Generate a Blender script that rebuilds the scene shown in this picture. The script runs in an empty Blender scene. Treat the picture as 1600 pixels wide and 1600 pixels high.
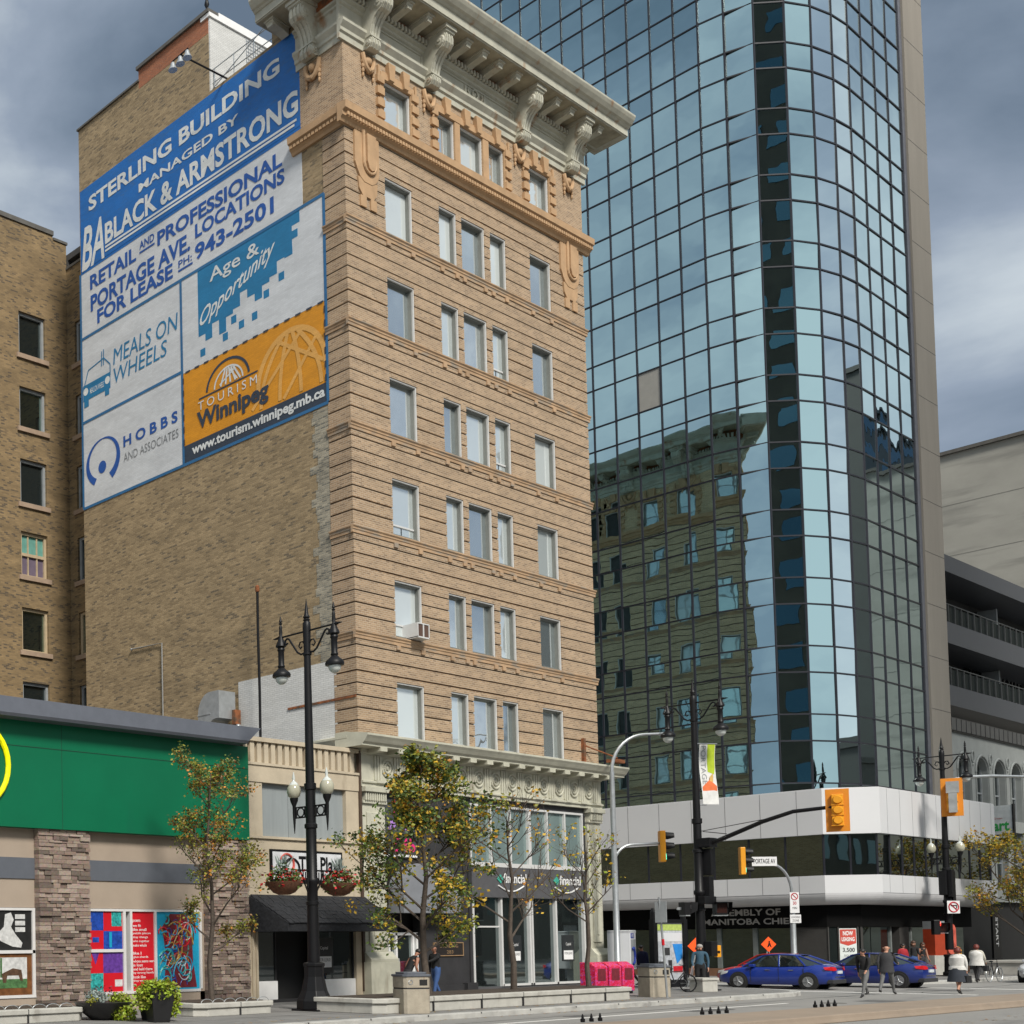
import bpy, bmesh, math, random
from mathutils import Vector, Matrix, Euler
R = math.radians
random.seed(7)
scene = bpy.context.scene
C = bpy.data.collections.new("scene"); scene.collection.children.link(C)

# ------------------------------------------------------------------ camera
def cam_axes(yaw, pitch, roll):
    cy, sy, cp, sp = math.cos(yaw), math.sin(yaw), math.cos(pitch), math.sin(pitch)
    F = Vector((sy*cp, cy*cp, sp)); X = Vector((cy, -sy, 0)); U = X.cross(F)
    c, s = math.cos(roll), math.sin(roll)
    return c*X+s*U, -s*X+c*U, F
CAM = Vector((-37.117, -27.763, 2.1))
AX, AU, AF = cam_axes(R(33.615), R(2.332), R(-0.5))
cd = bpy.data.cameras.new("camera"); cam = bpy.data.objects.new("camera", cd); C.objects.link(cam)
cam.matrix_world = Matrix(((AX.x, AU.x, -AF.x, CAM.x), (AX.y, AU.y, -AF.y, CAM.y), (AX.z, AU.z, -AF.z, CAM.z), (0, 0, 0, 1)))
cd.sensor_width = 36; cd.lens = 1977.865/1600*36
cd.shift_x = 0.58614; cd.shift_y = 0.37319
cd.clip_start = 0.3; cd.clip_end = 3000
scene.camera = cam

# ------------------------------------------------------------------ light
SKY_OFF = (0.8, 19.6, 19.3)
SUN_EL, SUN_AZ = R(44), R(205)          # azimuth clockwise from +Y
w = bpy.data.worlds.new("World"); scene.world = w; w.use_nodes = True
nt = w.node_tree; N = nt.nodes; LK = nt.links
for n in list(N): N.remove(n)
def wn(t, **k):
    n = N.new(t)
    for a, b in k.items(): setattr(n, a, b)
    return n
out = wn('ShaderNodeOutputWorld'); bg = wn('ShaderNodeBackground')
bg.inputs['Strength'].default_value = 0.1
sky = wn('ShaderNodeTexSky', sky_type='NISHITA', sun_disc=False, sun_elevation=SUN_EL, sun_rotation=SUN_AZ)
tc = wn('ShaderNodeTexCoord')
mp = wn('ShaderNodeMapping'); mp.inputs['Scale'].default_value = (1.0, 1.0, 2.1); mp.inputs['Location'].default_value = SKY_OFF
LK.new(tc.outputs['Generated'], mp.inputs['Vector'])
n1 = wn('ShaderNodeTexNoise'); n1.inputs['Scale'].default_value = 2.6; n1.inputs['Detail'].default_value = 7; n1.inputs['Roughness'].default_value = 0.53; n1.inputs['Distortion'].default_value = 0.2
LK.new(mp.outputs[0], n1.inputs['Vector'])
dot = wn('ShaderNodeVectorMath', operation='DOT_PRODUCT'); dot.inputs[1].default_value = (-0.28, -0.93, 0.12)
LK.new(tc.outputs['Generated'], dot.inputs[0])
ma = wn('ShaderNodeMath', operation='MULTIPLY_ADD'); ma.inputs[1].default_value = 0.15; ma.inputs[2].default_value = 0.045
LK.new(dot.outputs['Value'], ma.inputs[0])
ad = wn('ShaderNodeMath', operation='ADD'); LK.new(n1.outputs['Fac'], ad.inputs[0]); LK.new(ma.outputs[0], ad.inputs[1])
cr = wn('ShaderNodeValToRGB'); e = cr.color_ramp.elements
e[0].position = 0.32; e[0].color = (0.170, 0.230, 0.310, 1)
e[1].position = 0.74; e[1].color = (1.00, 1.08, 1.10, 1)
for p, c in ((0.41, (0.265, 0.335, 0.43, 1)), (0.50, (0.39, 0.465, 0.575, 1)), (0.60, (0.68, 0.76, 0.83, 1))):
    q = cr.color_ramp.elements.new(p); q.color = c
LK.new(ad.outputs[0], cr.inputs[0])
sc10 = wn('ShaderNodeVectorMath', operation='SCALE'); sc10.inputs['Scale'].default_value = 4.75
LK.new(cr.outputs['Color'], sc10.inputs[0])
mx = wn('ShaderNodeMix', data_type='RGBA'); mx.inputs['Factor'].default_value = 0.06
LK.new(sc10.outputs[0], mx.inputs[6]); LK.new(sky.outputs[0], mx.inputs[7])
LK.new(mx.outputs[2], bg.inputs['Color']); LK.new(bg.outputs[0], out.inputs[0])
sd = bpy.data.lights.new("sun", 'SUN'); so = bpy.data.objects.new("sun", sd); C.objects.link(so)
sd.energy = 2.6; sd.angle = R(14); sd.color = (1.0, 0.95, 0.87)
sdir = Vector((math.sin(SUN_AZ)*math.cos(SUN_EL), math.cos(SUN_AZ)*math.cos(SUN_EL), math.sin(SUN_EL)))
so.rotation_euler = (-sdir).to_track_quat('-Z', 'Y').to_euler(); so.location = sdir*80
vs = scene.view_settings
scene.display_settings.display_device = 'sRGB'
vs.view_transform = 'Standard'; vs.look = 'None'; vs.gamma = 1; vs.exposure = 0.75; vs.use_curve_mapping = False
scene.cycles.max_bounces = 8; scene.cycles.glossy_bounces = 5; scene.cycles.transparent_max_bounces = 8

# ------------------------------------------------------------------ helpers
KEEP = {'lettering','crown','foliage','vine','planting','red_blossom','window_panes','windows','joints','panel_joints','door_seams','shingles','teal_block','hoops','mesh_gate','spokes','trunk','fin_joints','pour_lines','face'}
class MB:
    def __init__(s): s.v = []; s.f = []; s.m = []; s.cm = 0; s.g = []
    def mat(s, i): s.cm = i; return s
    def add(s, vs, fs):
        o = len(s.v); s.v += [tuple(p) for p in vs]; s.g.append((o, len(s.v), len(s.f), len(s.f)+len(fs)))
        for f in fs: s.f.append([o+i for i in f]); s.m.append(s.cm)
        return s
    def box(s, x0, x1, y0, y1, z0, z1):
        return s.add([(x0,y0,z0),(x1,y0,z0),(x1,y1,z0),(x0,y1,z0),(x0,y0,z1),(x1,y0,z1),(x1,y1,z1),(x0,y1,z1)],
            [(0,3,2,1),(4,5,6,7),(0,1,5,4),(1,2,6,5),(2,3,7,6),(3,0,4,7)])
    def fbox(s, F, u0, u1, z0, z1, d0, d1):
        P = [F(u0,z0,d0),F(u1,z0,d0),F(u1,z0,d1),F(u0,z0,d1),F(u0,z1,d0),F(u1,z1,d0),F(u1,z1,d1),F(u0,z1,d1)]
        return s.add(P, [(0,3,2,1),(4,5,6,7),(0,1,5,4),(1,2,6,5),(2,3,7,6),(3,0,4,7)])
    def poly(s, F, pts, d0, d1):       # pts in (u,z), extruded d0..d1
        n = len(pts); P = [F(u,z,d0) for u,z in pts]+[F(u,z,d1) for u,z in pts]
        fs = [tuple(range(n)), tuple(range(2*n-1, n-1, -1))]+[(i,(i+1)%n,n+(i+1)%n,n+i) for i in range(n)]
        return s.add(P, fs)
    def prof(s, F, pts, u0, u1):       # pts in (d,z), extruded along u
        n = len(pts); P = [F(u0,z,d) for d,z in pts]+[F(u1,z,d) for d,z in pts]
        fs = [tuple(range(n)), tuple(range(2*n-1, n-1, -1))]+[(i,(i+1)%n,n+(i+1)%n,n+i) for i in range(n)]
        return s.add(P, fs)
    def plan(s, pts, z0, z1):
        n = len(pts); P = [(x,y,z0) for x,y in pts]+[(x,y,z1) for x,y in pts]
        return s.add(P, [tuple(range(n-1,-1,-1)), tuple(range(n,2*n))]+[(i,(i+1)%n,n+(i+1)%n,n+i) for i in range(n)])
    def quad(s, a, b, c, d): return s.add([a,b,c,d], [(0,1,2,3)])
    def cyl(s, p0, p1, r0, r1=None, n=12, cap=True):
        r1 = r0 if r1 is None else r1
        p0, p1 = Vector(p0), Vector(p1); ax = (p1-p0).normalized()
        a = ax.orthogonal().normalized(); b = ax.cross(a)
        P = [p0+(a*math.cos(2*math.pi*i/n)+b*math.sin(2*math.pi*i/n))*r0 for i in range(n)]+[p1+(a*math.cos(2*math.pi*i/n)+b*math.sin(2*math.pi*i/n))*r1 for i in range(n)]
        fs = [(i,(i+1)%n,n+(i+1)%n,n+i) for i in range(n)]
        if cap: fs += [tuple(range(n-1,-1,-1)), tuple(range(n,2*n))]
        return s.add(P, fs)
    def tube(s, pts, r, n=8, r1=None):
        pts = [Vector(p) for p in pts]; m = len(pts); r1 = r if r1 is None else r1
        P = []; prev = None
        for i, p in enumerate(pts):
            t = (pts[min(i+1,m-1)]-pts[max(i-1,0)]).normalized()
            if prev is None: a = t.orthogonal().normalized()
            else:
                a = prev-t*prev.dot(t)
                a = a.normalized() if a.length > 1e-6 else t.orthogonal().normalized()
            prev = a; b = t.cross(a); rr = r+(r1-r)*i/max(1,m-1)
            P += [p+(a*math.cos(2*math.pi*k/n)+b*math.sin(2*math.pi*k/n))*rr for k in range(n)]
        fs = [(i*n+k, i*n+(k+1)%n, (i+1)*n+(k+1)%n, (i+1)*n+k) for i in range(m-1) for k in range(n)]
        fs += [tuple(range(n-1,-1,-1)), tuple(range((m-1)*n, m*n))]
        return s.add(P, fs)
    def lathe(s, c, prof, n=20, ax=None):
        c = Vector(c); P = []
        for r, z in prof:
            for k in range(n):
                a = 2*math.pi*k/n; P.append((c.x+r*math.cos(a), c.y+r*math.sin(a), c.z+z))
        m = len(prof)
        fs = [(i*n+k, i*n+(k+1)%n, (i+1)*n+(k+1)%n, (i+1)*n+k) for i in range(m-1) for k in range(n)]
        fs += [tuple(range(n-1,-1,-1)), tuple(range((m-1)*n, m*n))]
        return s.add(P, fs)
    def ball(s, c, rx, ry=None, rz=None, n=12):
        ry = rx if ry is None else ry; rz = rx if rz is None else rz; h = n//2
        P = []
        for i in range(h+1):
            t = math.pi*i/h
            for k in range(n):
                a = 2*math.pi*k/n
                P.append((c[0]+rx*math.sin(t)*math.cos(a), c[1]+ry*math.sin(t)*math.sin(a), c[2]+rz*math.cos(t)))
        return s.add(P, [(i*n+k,(i+1)*n+k,(i+1)*n+(k+1)%n,i*n+(k+1)%n) for i in range(h) for k in range(n)])
    def mesh(s, name, mats, smooth=False, fix=True):
        me = bpy.data.meshes.new(name); me.from_pydata(s.v, [], s.f)
        if not isinstance(mats, (list, tuple)): mats = [mats]
        for m in mats: me.materials.append(m)
        me.polygons.foreach_set('material_index', s.m)
        if fix:
            bm = bmesh.new(); bm.from_mesh(me)
            bmesh.ops.recalc_face_normals(bm, faces=bm.faces); bm.to_mesh(me); bm.free()
        if smooth: me.polygons.foreach_set('use_smooth', [True]*len(me.polygons))
        me.update(); return me
    def split(s):
        n = len(s.g)
        if n < 2 or n > 800: return None
        bb = []
        for a, b, _, _ in s.g:
            xs = list(zip(*s.v[a:b])); lo = [min(q) for q in xs]; hi = [max(q) for q in xs]; bb.append((lo, hi, max(h-l for l, h in zip(lo, hi))))
        root = list(range(n))
        def fd(i):
            while root[i] != i: root[i] = root[root[i]]; i = root[i]
            return i
        for i in range(n):
            for j in range(i+1, n):
                g2 = 0
                for k in range(3):
                    d = max(0, bb[i][0][k]-bb[j][1][k], bb[j][0][k]-bb[i][1][k]); g2 += d*d
                if g2**0.5 <= max(0.0195, 0.499*max(bb[i][2], bb[j][2])): root[fd(i)] = fd(j)
        cl = {}
        for i in range(n): cl.setdefault(fd(i), []).append(i)
        if not 1 < len(cl) <= 100: return None
        out = []
        for ids in cl.values():
            m = MB()
            for i in ids:
                a, b, c, e = s.g[i]; o = len(m.v); m.v += s.v[a:b]; m.g.append((o, len(m.v), len(m.f), len(m.f)+e-c))
                for f, mi in zip(s.f[c:e], s.m[c:e]): m.f.append([x-a+o for x in f]); m.m.append(mi)
            out.append(m)
        return out
    def build(s, name, mats, parent=None, smooth=False, fix=True, bevel=0):
        ps = s.split() if parent is not None and name not in KEEP else None
        if ps:
            ob = [m._build(name, mats, parent, smooth, fix, bevel) for m in sorted(ps, key=lambda m: -len(m.v))]
            return ob[0]
        return s._build(name, mats, parent, smooth, fix, bevel)
    def _build(s, name, mats, parent=None, smooth=False, fix=True, bevel=0):
        o = bpy.data.objects.new(name, s.mesh(name, mats, smooth, fix)); C.objects.link(o)
        if parent is not None:
            o.parent = parent
            if parent.get('worldspace'): o.location = -wloc(parent)
        if bevel:
            b = o.modifiers.new('bevel', 'BEVEL'); b.width = bevel; b.segments = 2; b.limit_method = 'ANGLE'
        if smooth and len(o.data.polygons):
            try: o.data.set_sharp_from_angle(angle=R(40))
            except Exception: pass
        if parent is not None and parent.get('worldspace'): o['worldspace'] = 0
        return o
def wloc(o):
    l = Vector(o.location)
    while o.parent is not None: o = o.parent; l = l+Vector(o.location)
    return l
def sub(o): o['worldspace'] = 1; return o            # its children are also given in world metres
def tag(o, label=None, cat=None, group=None, kind=None):
    if label: o['label'] = label
    if cat: o['category'] = cat
    if group: o['group'] = group
    if kind: o['kind'] = kind
    return o
def thing(name, label, cat, loc=(0,0,0), rz=0, group=None, world=False):
    o = bpy.data.objects.new(name, None); C.objects.link(o); o.location = loc; o.rotation_euler.z = rz
    o.empty_display_size = 0.3
    if world: o['worldspace'] = 1
    return tag(o, label, cat, group)
def copy_tree(o, parent=None):
    c = o.copy(); C.objects.link(c)
    if parent is not None: c.parent = parent
    for ch in o.children: copy_tree(ch, c)
    return c
def linked(name, me, parent, loc, rz=0):
    o = bpy.data.objects.new(name, me); C.objects.link(o); o.parent = parent
    o.location = Vector(loc)-(wloc(parent) if parent.get('worldspace') else Vector((0,0,0))); o.rotation_euler.z = rz
    return o

# ------------------------------------------------------------------ materials
MATS = {}
def newmat(name):
    m = bpy.data.materials.new(name); m.use_nodes = True; MATS[name] = m
    return m, m.node_tree.nodes, m.node_tree.links, m.node_tree.nodes['Principled BSDF']
def mat(name, col, rough=0.7, metal=0.0, var=0.15, scale=3.0, bump=0.0, bscale=40, spec=0.5, stretch=(1,1,1), emit=None, stain=None):
    m, n, l, b = newmat(name)
    b.inputs['Roughness'].default_value = rough; b.inputs['Metallic'].default_value = metal
    b.inputs['Specular IOR Level'].default_value = spec
    t = n.new('ShaderNodeTexCoord'); mpn = n.new('ShaderNodeMapping'); mpn.inputs['Scale'].default_value = stretch
    l.new(t.outputs['Object'], mpn.inputs[0])
    nz = n.new('ShaderNodeTexNoise'); nz.inputs['Scale'].default_value = scale; nz.inputs['Detail'].default_value = 6; nz.inputs['Roughness'].default_value = 0.6
    l.new(mpn.outputs[0], nz.inputs['Vector'])
    r = n.new('ShaderNodeValToRGB'); r.color_ramp.elements[0].position = 0.3; r.color_ramp.elements[1].position = 0.7
    r.color_ramp.elements[0].color = tuple(c*(1-var) for c in col)+(1,); r.color_ramp.elements[1].color = tuple(min(1, c*(1+var)) for c in col)+(1,)
    l.new(nz.outputs['Fac'], r.inputs[0]); src = r.outputs[0]
    if stain:
        n2 = n.new('ShaderNodeTexNoise'); n2.inputs['Scale'].default_value = stain[1]; n2.inputs['Detail'].default_value = 8
        m2 = n.new('ShaderNodeMapping'); m2.inputs['Scale'].default_value = stain[2]; l.new(t.outputs['Object'], m2.inputs[0]); l.new(m2.outputs[0], n2.inputs['Vector'])
        r2 = n.new('ShaderNodeValToRGB'); r2.color_ramp.elements[0].position = stain[3]; r2.color_ramp.elements[1].position = stain[3]+0.14
        r2.color_ramp.elements[0].color = (0,0,0,1); r2.color_ramp.elements[1].color = (1,1,1,1); l.new(n2.outputs['Fac'], r2.inputs[0])
        x = n.new('ShaderNodeMix'); x.data_type = 'RGBA'; l.new(r2.outputs[0], x.inputs[0]); l.new(src, x.inputs[6]); x.inputs[7].default_value = stain[0]+(1,)
        src = x.outputs[2]
    l.new(src, b.inputs['Base Color'])
    if bump:
        nb = n.new('ShaderNodeTexNoise'); nb.inputs['Scale'].default_value = bscale; nb.inputs['Detail'].default_value = 4; l.new(mpn.outputs[0], nb.inputs['Vector'])
        bp = n.new('ShaderNodeBump'); bp.inputs['Strength'].default_value = bump; bp.inputs['Distance'].default_value = 0.03
        l.new(nb.outputs['Fac'], bp.inputs['Height']); l.new(bp.outputs[0], b.inputs['Normal'])
    if emit:
        b.inputs['Emission Color'].default_value = emit[0]+(1,); b.inputs['Emission Strength'].default_value = emit[1]
    return m
def brick(name, c1, c2, mortar, bw=0.22, bh=0.074, ms=0.007, patch=None, patch_pos=0.56, stretch=(1,1,3), var=0.25, bumps=0.5, paint=None, pscale=1.7, odd=None):
    m, n, l, b = newmat(name); b.inputs['Roughness'].default_value = 0.85
    t = n.new('ShaderNodeTexCoord'); s = n.new('ShaderNodeSeparateXYZ'); l.new(t.outputs['Object'], s.inputs[0])
    a = n.new('ShaderNodeMath'); a.operation = 'ADD'; l.new(s.outputs[0], a.inputs[0]); l.new(s.outputs[1], a.inputs[1])
    c = n.new('ShaderNodeCombineXYZ'); l.new(a.outputs[0], c.inputs[0]); l.new(s.outputs[2], c.inputs[1])
    bt = n.new('ShaderNodeTexBrick'); bt.inputs['Scale'].default_value = 1
    bt.inputs['Brick Width'].default_value = bw; bt.inputs['Row Height'].default_value = bh; bt.inputs['Mortar Size'].default_value = ms
    bt.inputs['Color1'].default_value = c1+(1,); bt.inputs['Color2'].default_value = c2+(1,); bt.inputs['Mortar'].default_value = mortar+(1,)
    bt.inputs['Bias'].default_value = -0.1
    l.new(c.outputs[0], bt.inputs['Vector'])
    mpn = n.new('ShaderNodeMapping'); mpn.inputs['Scale'].default_value = stretch; l.new(t.outputs['Object'], mpn.inputs[0])
    nz = n.new('ShaderNodeTexNoise'); nz.inputs['Scale'].default_value = 0.5; nz.inputs['Detail'].default_value = 9; nz.inputs['Roughness'].default_value = 0.68; l.new(mpn.outputs[0], nz.inputs['Vector'])
    r = n.new('ShaderNodeValToRGB'); r.color_ramp.elements[0].position = 0.34; r.color_ramp.elements[1].position = 0.66
    r.color_ramp.elements[0].color = (1-var,)*3+(1,); r.color_ramp.elements[1].color = (1+var*0.6,)*3+(1,); l.new(nz.outputs['Fac'], r.inputs[0])
    mu = n.new('ShaderNodeMix'); mu.data_type = 'RGBA'; mu.blend_type = 'MULTIPLY'; mu.inputs[0].default_value = 1; l.new(bt.outputs['Color'], mu.inputs[6]); l.new(r.outputs[0], mu.inputs[7])
    src = mu.outputs[2]
    if patch:
        n2 = n.new('ShaderNodeTexNoise'); n2.inputs['Scale'].default_value = pscale; n2.inputs['Detail'].default_value = 10; n2.inputs['Roughness'].default_value = 0.75
        m2 = n.new('ShaderNodeMapping'); m2.inputs['Scale'].default_value = (1,1,4.5); m2.inputs['Location'].default_value = (4,9,2); l.new(t.outputs['Object'], m2.inputs[0]); l.new(m2.outputs[0], n2.inputs['Vector'])
        r2 = n.new('ShaderNodeValToRGB'); r2.color_ramp.elements[0].position = patch_pos; r2.color_ramp.elements[1].position = patch_pos+0.1
        r2.color_ramp.elements[0].color = (0,0,0,1); r2.color_ramp.elements[1].color = (0.8,0.8,0.8,1); l.new(n2.outputs['Fac'], r2.inputs[0])
        x = n.new('ShaderNodeMix'); x.data_type = 'RGBA'; l.new(r2.outputs[0], x.inputs[0]); l.new(src, x.inputs[6]); x.inputs[7].default_value = patch+(1,)
        src = x.outputs[2]
    if odd:
        b2 = n.new('ShaderNodeTexBrick'); b2.inputs['Scale'].default_value = 1; b2.inputs['Brick Width'].default_value = bw; b2.inputs['Row Height'].default_value = bh; b2.inputs['Mortar Size'].default_value = ms
        b2.inputs['Color1'].default_value = (0,0,0,1); b2.inputs['Color2'].default_value = (1,1,1,1); b2.inputs['Mortar'].default_value = (0,0,0,1); l.new(c.outputs[0], b2.inputs['Vector'])
        n3 = n.new('ShaderNodeTexNoise'); n3.inputs['Scale'].default_value = 0.8; n3.inputs['Detail'].default_value = 6; n3.inputs['Roughness'].default_value = 0.7; l.new(mpn.outputs[0], n3.inputs['Vector'])
        ad3 = n.new('ShaderNodeMath'); ad3.operation = 'MULTIPLY_ADD'; ad3.inputs[1].default_value = 0.9; l.new(n3.outputs['Fac'], ad3.inputs[0]); l.new(b2.outputs['Color'], ad3.inputs[2])
        r3 = n.new('ShaderNodeValToRGB'); r3.color_ramp.elements[0].position = odd[1]-0.04; r3.color_ramp.elements[1].position = odd[1]+0.04; r3.color_ramp.elements[0].color = (0,0,0,1); r3.color_ramp.elements[1].color = (odd[2],)*3+(1,)
        hv = n.new('ShaderNodeMath'); hv.operation = 'MULTIPLY'; hv.inputs[1].default_value = 0.6; l.new(ad3.outputs[0], hv.inputs[0]); l.new(hv.outputs[0], r3.inputs[0])
        x3 = n.new('ShaderNodeMix'); x3.data_type = 'RGBA'; l.new(r3.outputs[0], x3.inputs[0]); l.new(src, x3.inputs[6]); x3.inputs[7].default_value = odd[0]+(1,)
        src = x3.outputs[2]
    l.new(src, b.inputs['Base Color'])
    bp = n.new('ShaderNodeBump'); bp.inputs['Strength'].default_value = bumps; bp.inputs['Distance'].default_value = 0.012
    mm = n.new('ShaderNodeMath'); mm.operation = 'SUBTRACT'; l.new(nz.outputs['Fac'], mm.inputs[0]); l.new(bt.outputs['Fac'], mm.inputs[1])
    l.new(mm.outputs[0], bp.inputs['Height']); l.new(bp.outputs[0], b.inputs['Normal'])
    return m
def painted(name, col, wear=(0.30,0.28,0.24), pos=0.70, var=0.1):
    m = brick(name, col, tuple(c*(1-var) for c in col), tuple(c*0.86 for c in col), ms=0.006, patch=wear, patch_pos=pos, var=0.12, bumps=0.35)
    m.node_tree.nodes['Principled BSDF'].inputs['Roughness'].default_value = 0.6
    return m
def mirror(name, col, rough=0.02, wav=0.0, wscale=0.6, dark=0.0, dist=0.05, metal=1.0, dcol=(0.02,0.025,0.025)):
    m, n, l, b = newmat(name)
    b.inputs['Base Color'].default_value = col+(1,); b.inputs['Metallic'].default_value = metal; b.inputs['Roughness'].default_value = rough
    if wav:
        t = n.new('ShaderNodeTexCoord'); nz = n.new('ShaderNodeTexNoise'); nz.inputs['Scale'].default_value = wscale; nz.inputs['Detail'].default_value = 1.5
        l.new(t.outputs['Object'], nz.inputs['Vector']); bp = n.new('ShaderNodeBump'); bp.inputs['Strength'].default_value = wav; bp.inputs['Distance'].default_value = dist
        l.new(nz.outputs['Fac'], bp.inputs['Height']); l.new(bp.outputs[0], b.inputs['Normal'])
    if dark:
        d = n.new('ShaderNodeBsdfDiffuse'); d.inputs[0].default_value = dcol+(1,); x = n.new('ShaderNodeMixShader'); x.inputs[0].default_value = dark
        l.new(b.outputs[0], x.inputs[1]); l.new(d.outputs[0], x.inputs[2]); l.new(x.outputs[0], n['Material Output'].inputs[0])
    return m

# fonts: the built-in font as flat mesh lettering
def glyphs(s, bold=0.0, shear=0.0, spacing=1.0):
    cu = bpy.data.curves.new('lettering', 'FONT'); cu.body = s; cu.size = 1; cu.offset = bold; cu.shear = shear; cu.space_character = spacing; cu.resolution_u = 3
    o = bpy.data.objects.new('lettering', cu); C.objects.link(o)
    me = bpy.data.meshes.new_from_object(o.evaluated_get(bpy.context.evaluated_depsgraph_get()))
    vs = [tuple(v.co) for v in me.vertices]; fs = [tuple(p.vertices) for p in me.polygons]
    bpy.data.objects.remove(o); bpy.data.meshes.remove(me); bpy.data.curves.remove(cu)
    x0 = min(v[0] for v in vs); x1 = max(v[0] for v in vs); y0 = min(v[1] for v in vs); y1 = max(v[1] for v in vs)
    return [((v[0]-x0)/(x1-x0), (v[1]-y0)/(y1-y0)) for v in vs], fs
def text(name, s, F, u0, u1, z0, z1, d, m, parent, bold=0.0, shear=0.0, spacing=1.0):
    """lettering filling the rectangle u0..u1 (left to right as read), z0..z1 on wall frame F, d proud of it"""
    vs, fs = glyphs(s, bold, shear, spacing)
    mb = MB(); P = []; Q = []
    for i, f in enumerate(fs):
        Q.append(tuple(range(len(P), len(P)+len(f)))); P += [F(u0+(u1-u0)*vs[k][0], z0+(z1-z0)*vs[k][1], d+0.00025*(i % 9)) for k in f]
    mb.add(P, Q)
    return mb.build(name, m, parent, fix=False)
# ------------------------------------------------------------------ palette
M_BRICK = brick('front_brick', (0.385,0.262,0.158), (0.245,0.163,0.097), (0.43,0.345,0.25), ms=0.0105, var=0.17, patch=(0.20,0.145,0.10), patch_pos=0.66, pscale=0.9, odd=((0.20,0.135,0.085),0.78,0.5))
M_BRICK_LIT = brick('side_street_brick_lightened', (0.60,0.43,0.24), (0.42,0.29,0.16), (0.6,0.5,0.36), ms=0.0105, var=0.15)  # same brick as the front, colour lightened in place of missing light
M_GROOVE = mat('groove_mortar', (0.10,0.066,0.045), 0.9)
M_SIDE = brick('old_common_brick', (0.34,0.25,0.14), (0.19,0.135,0.072), (0.27,0.215,0.14), patch=(0.10,0.088,0.068), patch_pos=0.60, var=0.20, pscale=3.0, odd=((0.085,0.075,0.060),0.83,0.6))
M_TOOTH = brick('toothed_grey_brick', (0.36,0.33,0.26), (0.10,0.105,0.10), (0.33,0.29,0.21), ms=0.012, var=0.3, pscale=4.2)
M_REAR = brick('rear_brick', (0.27,0.185,0.088), (0.185,0.125,0.06), (0.20,0.15,0.09), patch=(0.10,0.075,0.045), patch_pos=0.58, var=0.30, odd=((0.07,0.055,0.04),0.78,0.8))
M_RED = brick('red_parapet_brick', (0.36,0.13,0.06), (0.28,0.10,0.05), (0.25,0.15,0.1), var=0.2)
M_WBRICK = brick('white_painted_brick', (0.62,0.62,0.60), (0.56,0.56,0.54), (0.42,0.42,0.41), var=0.1, patch=(0.40,0.38,0.35), patch_pos=0.68)
M_TERRA = mat('tan_terracotta', (0.43,0.275,0.150), 0.75, var=0.14, scale=2.2, bump=0.15, bscale=18)
M_TERRAS = mat('terracotta_belt', (0.385,0.255,0.150), 0.8, var=0.28, scale=1.2, stain=((0.27,0.225,0.175),1.4,(1,1,4),0.50))
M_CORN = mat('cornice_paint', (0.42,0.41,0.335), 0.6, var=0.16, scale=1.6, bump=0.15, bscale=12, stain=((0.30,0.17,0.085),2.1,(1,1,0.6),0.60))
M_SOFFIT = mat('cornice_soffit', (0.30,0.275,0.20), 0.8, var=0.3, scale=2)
M_RUST = mat('rust', (0.22,0.075,0.026), 0.9, var=0.45, scale=5, stain=((0.10,0.06,0.035),3.0,(1,1,1),0.5))
M_CREAM = mat('cream_stone', (0.47,0.46,0.37), 0.7, var=0.14, scale=1.8, bump=0.12, bscale=15, stain=((0.27,0.24,0.18),1.8,(1,1,0.25),0.62))
M_WIN = mirror('window_glass', (0.90,0.94,0.93), 0.02, wav=0.12, wscale=0.9, dark=0.38, dcol=(0.60,0.665,0.675))
M_WTRIM = mat('white_aluminium', (0.56,0.56,0.55), 0.4, var=0.05)
M_WREV = mat('window_reveal_metal', (0.16,0.165,0.15), 0.5, var=0.12)
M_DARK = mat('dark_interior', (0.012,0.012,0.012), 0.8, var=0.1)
M_CHAR = mat('charcoal_cladding', (0.036,0.036,0.038), 0.55, spec=0.25, var=0.18, scale=1.5)
M_CHAR2 = mat('slate_fascia', (0.085,0.085,0.09), 0.5, var=0.12)
M_SHOPGL = mirror('shop_glass', (0.50,0.58,0.58), 0.03, wav=0.1, wscale=0.5, dark=0.45)
M_BLIND = mirror('blind_glass', (0.55,0.64,0.63), 0.06, wav=0.15, wscale=0.5, dark=0.7, dcol=(0.19,0.255,0.25))
M_WHITE = mat('white_paint', (0.78,0.78,0.77), 0.5, var=0.05)
M_BLACK = mat('black_paint', (0.006,0.006,0.007), 0.45, spec=0.28, var=0.15, bump=0.08, bscale=30)
M_GALV = mat('galvanised_steel', (0.42,0.44,0.45), 0.38, metal=0.6, var=0.14, scale=4)
M_CONC = mat('cast_concrete', (0.43,0.42,0.38), 0.85, var=0.14, scale=2.5, bump=0.25, bscale=30, stain=((0.25,0.23,0.20),2.2,(1,1,0.5),0.63))
M_TAR = mat('roof_tar', (0.06,0.06,0.06), 0.9)
M_COPING = mat('dark_coping', (0.10,0.095,0.085), 0.8, var=0.2)
P_BLUE = painted('mural_blue', (0.010,0.135,0.44), wear=(0.035,0.115,0.27), pos=0.53)
P_PALE = painted('mural_white', (0.58,0.60,0.62), wear=(0.38,0.38,0.36), pos=0.60)
P_WHITE = painted('mural_lettering_white', (0.66,0.68,0.67), wear=(0.30,0.38,0.48), pos=0.60)
P_TXT = painted('mural_lettering_blue', (0.015,0.085,0.34), wear=(0.2,0.25,0.4), pos=0.70)
P_TEAL = painted('mural_teal', (0.015,0.175,0.36), wear=(0.1,0.25,0.36), pos=0.68)
P_TRIM = painted('mural_border_blue', (0.025,0.135,0.30), pos=0.72)
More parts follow.
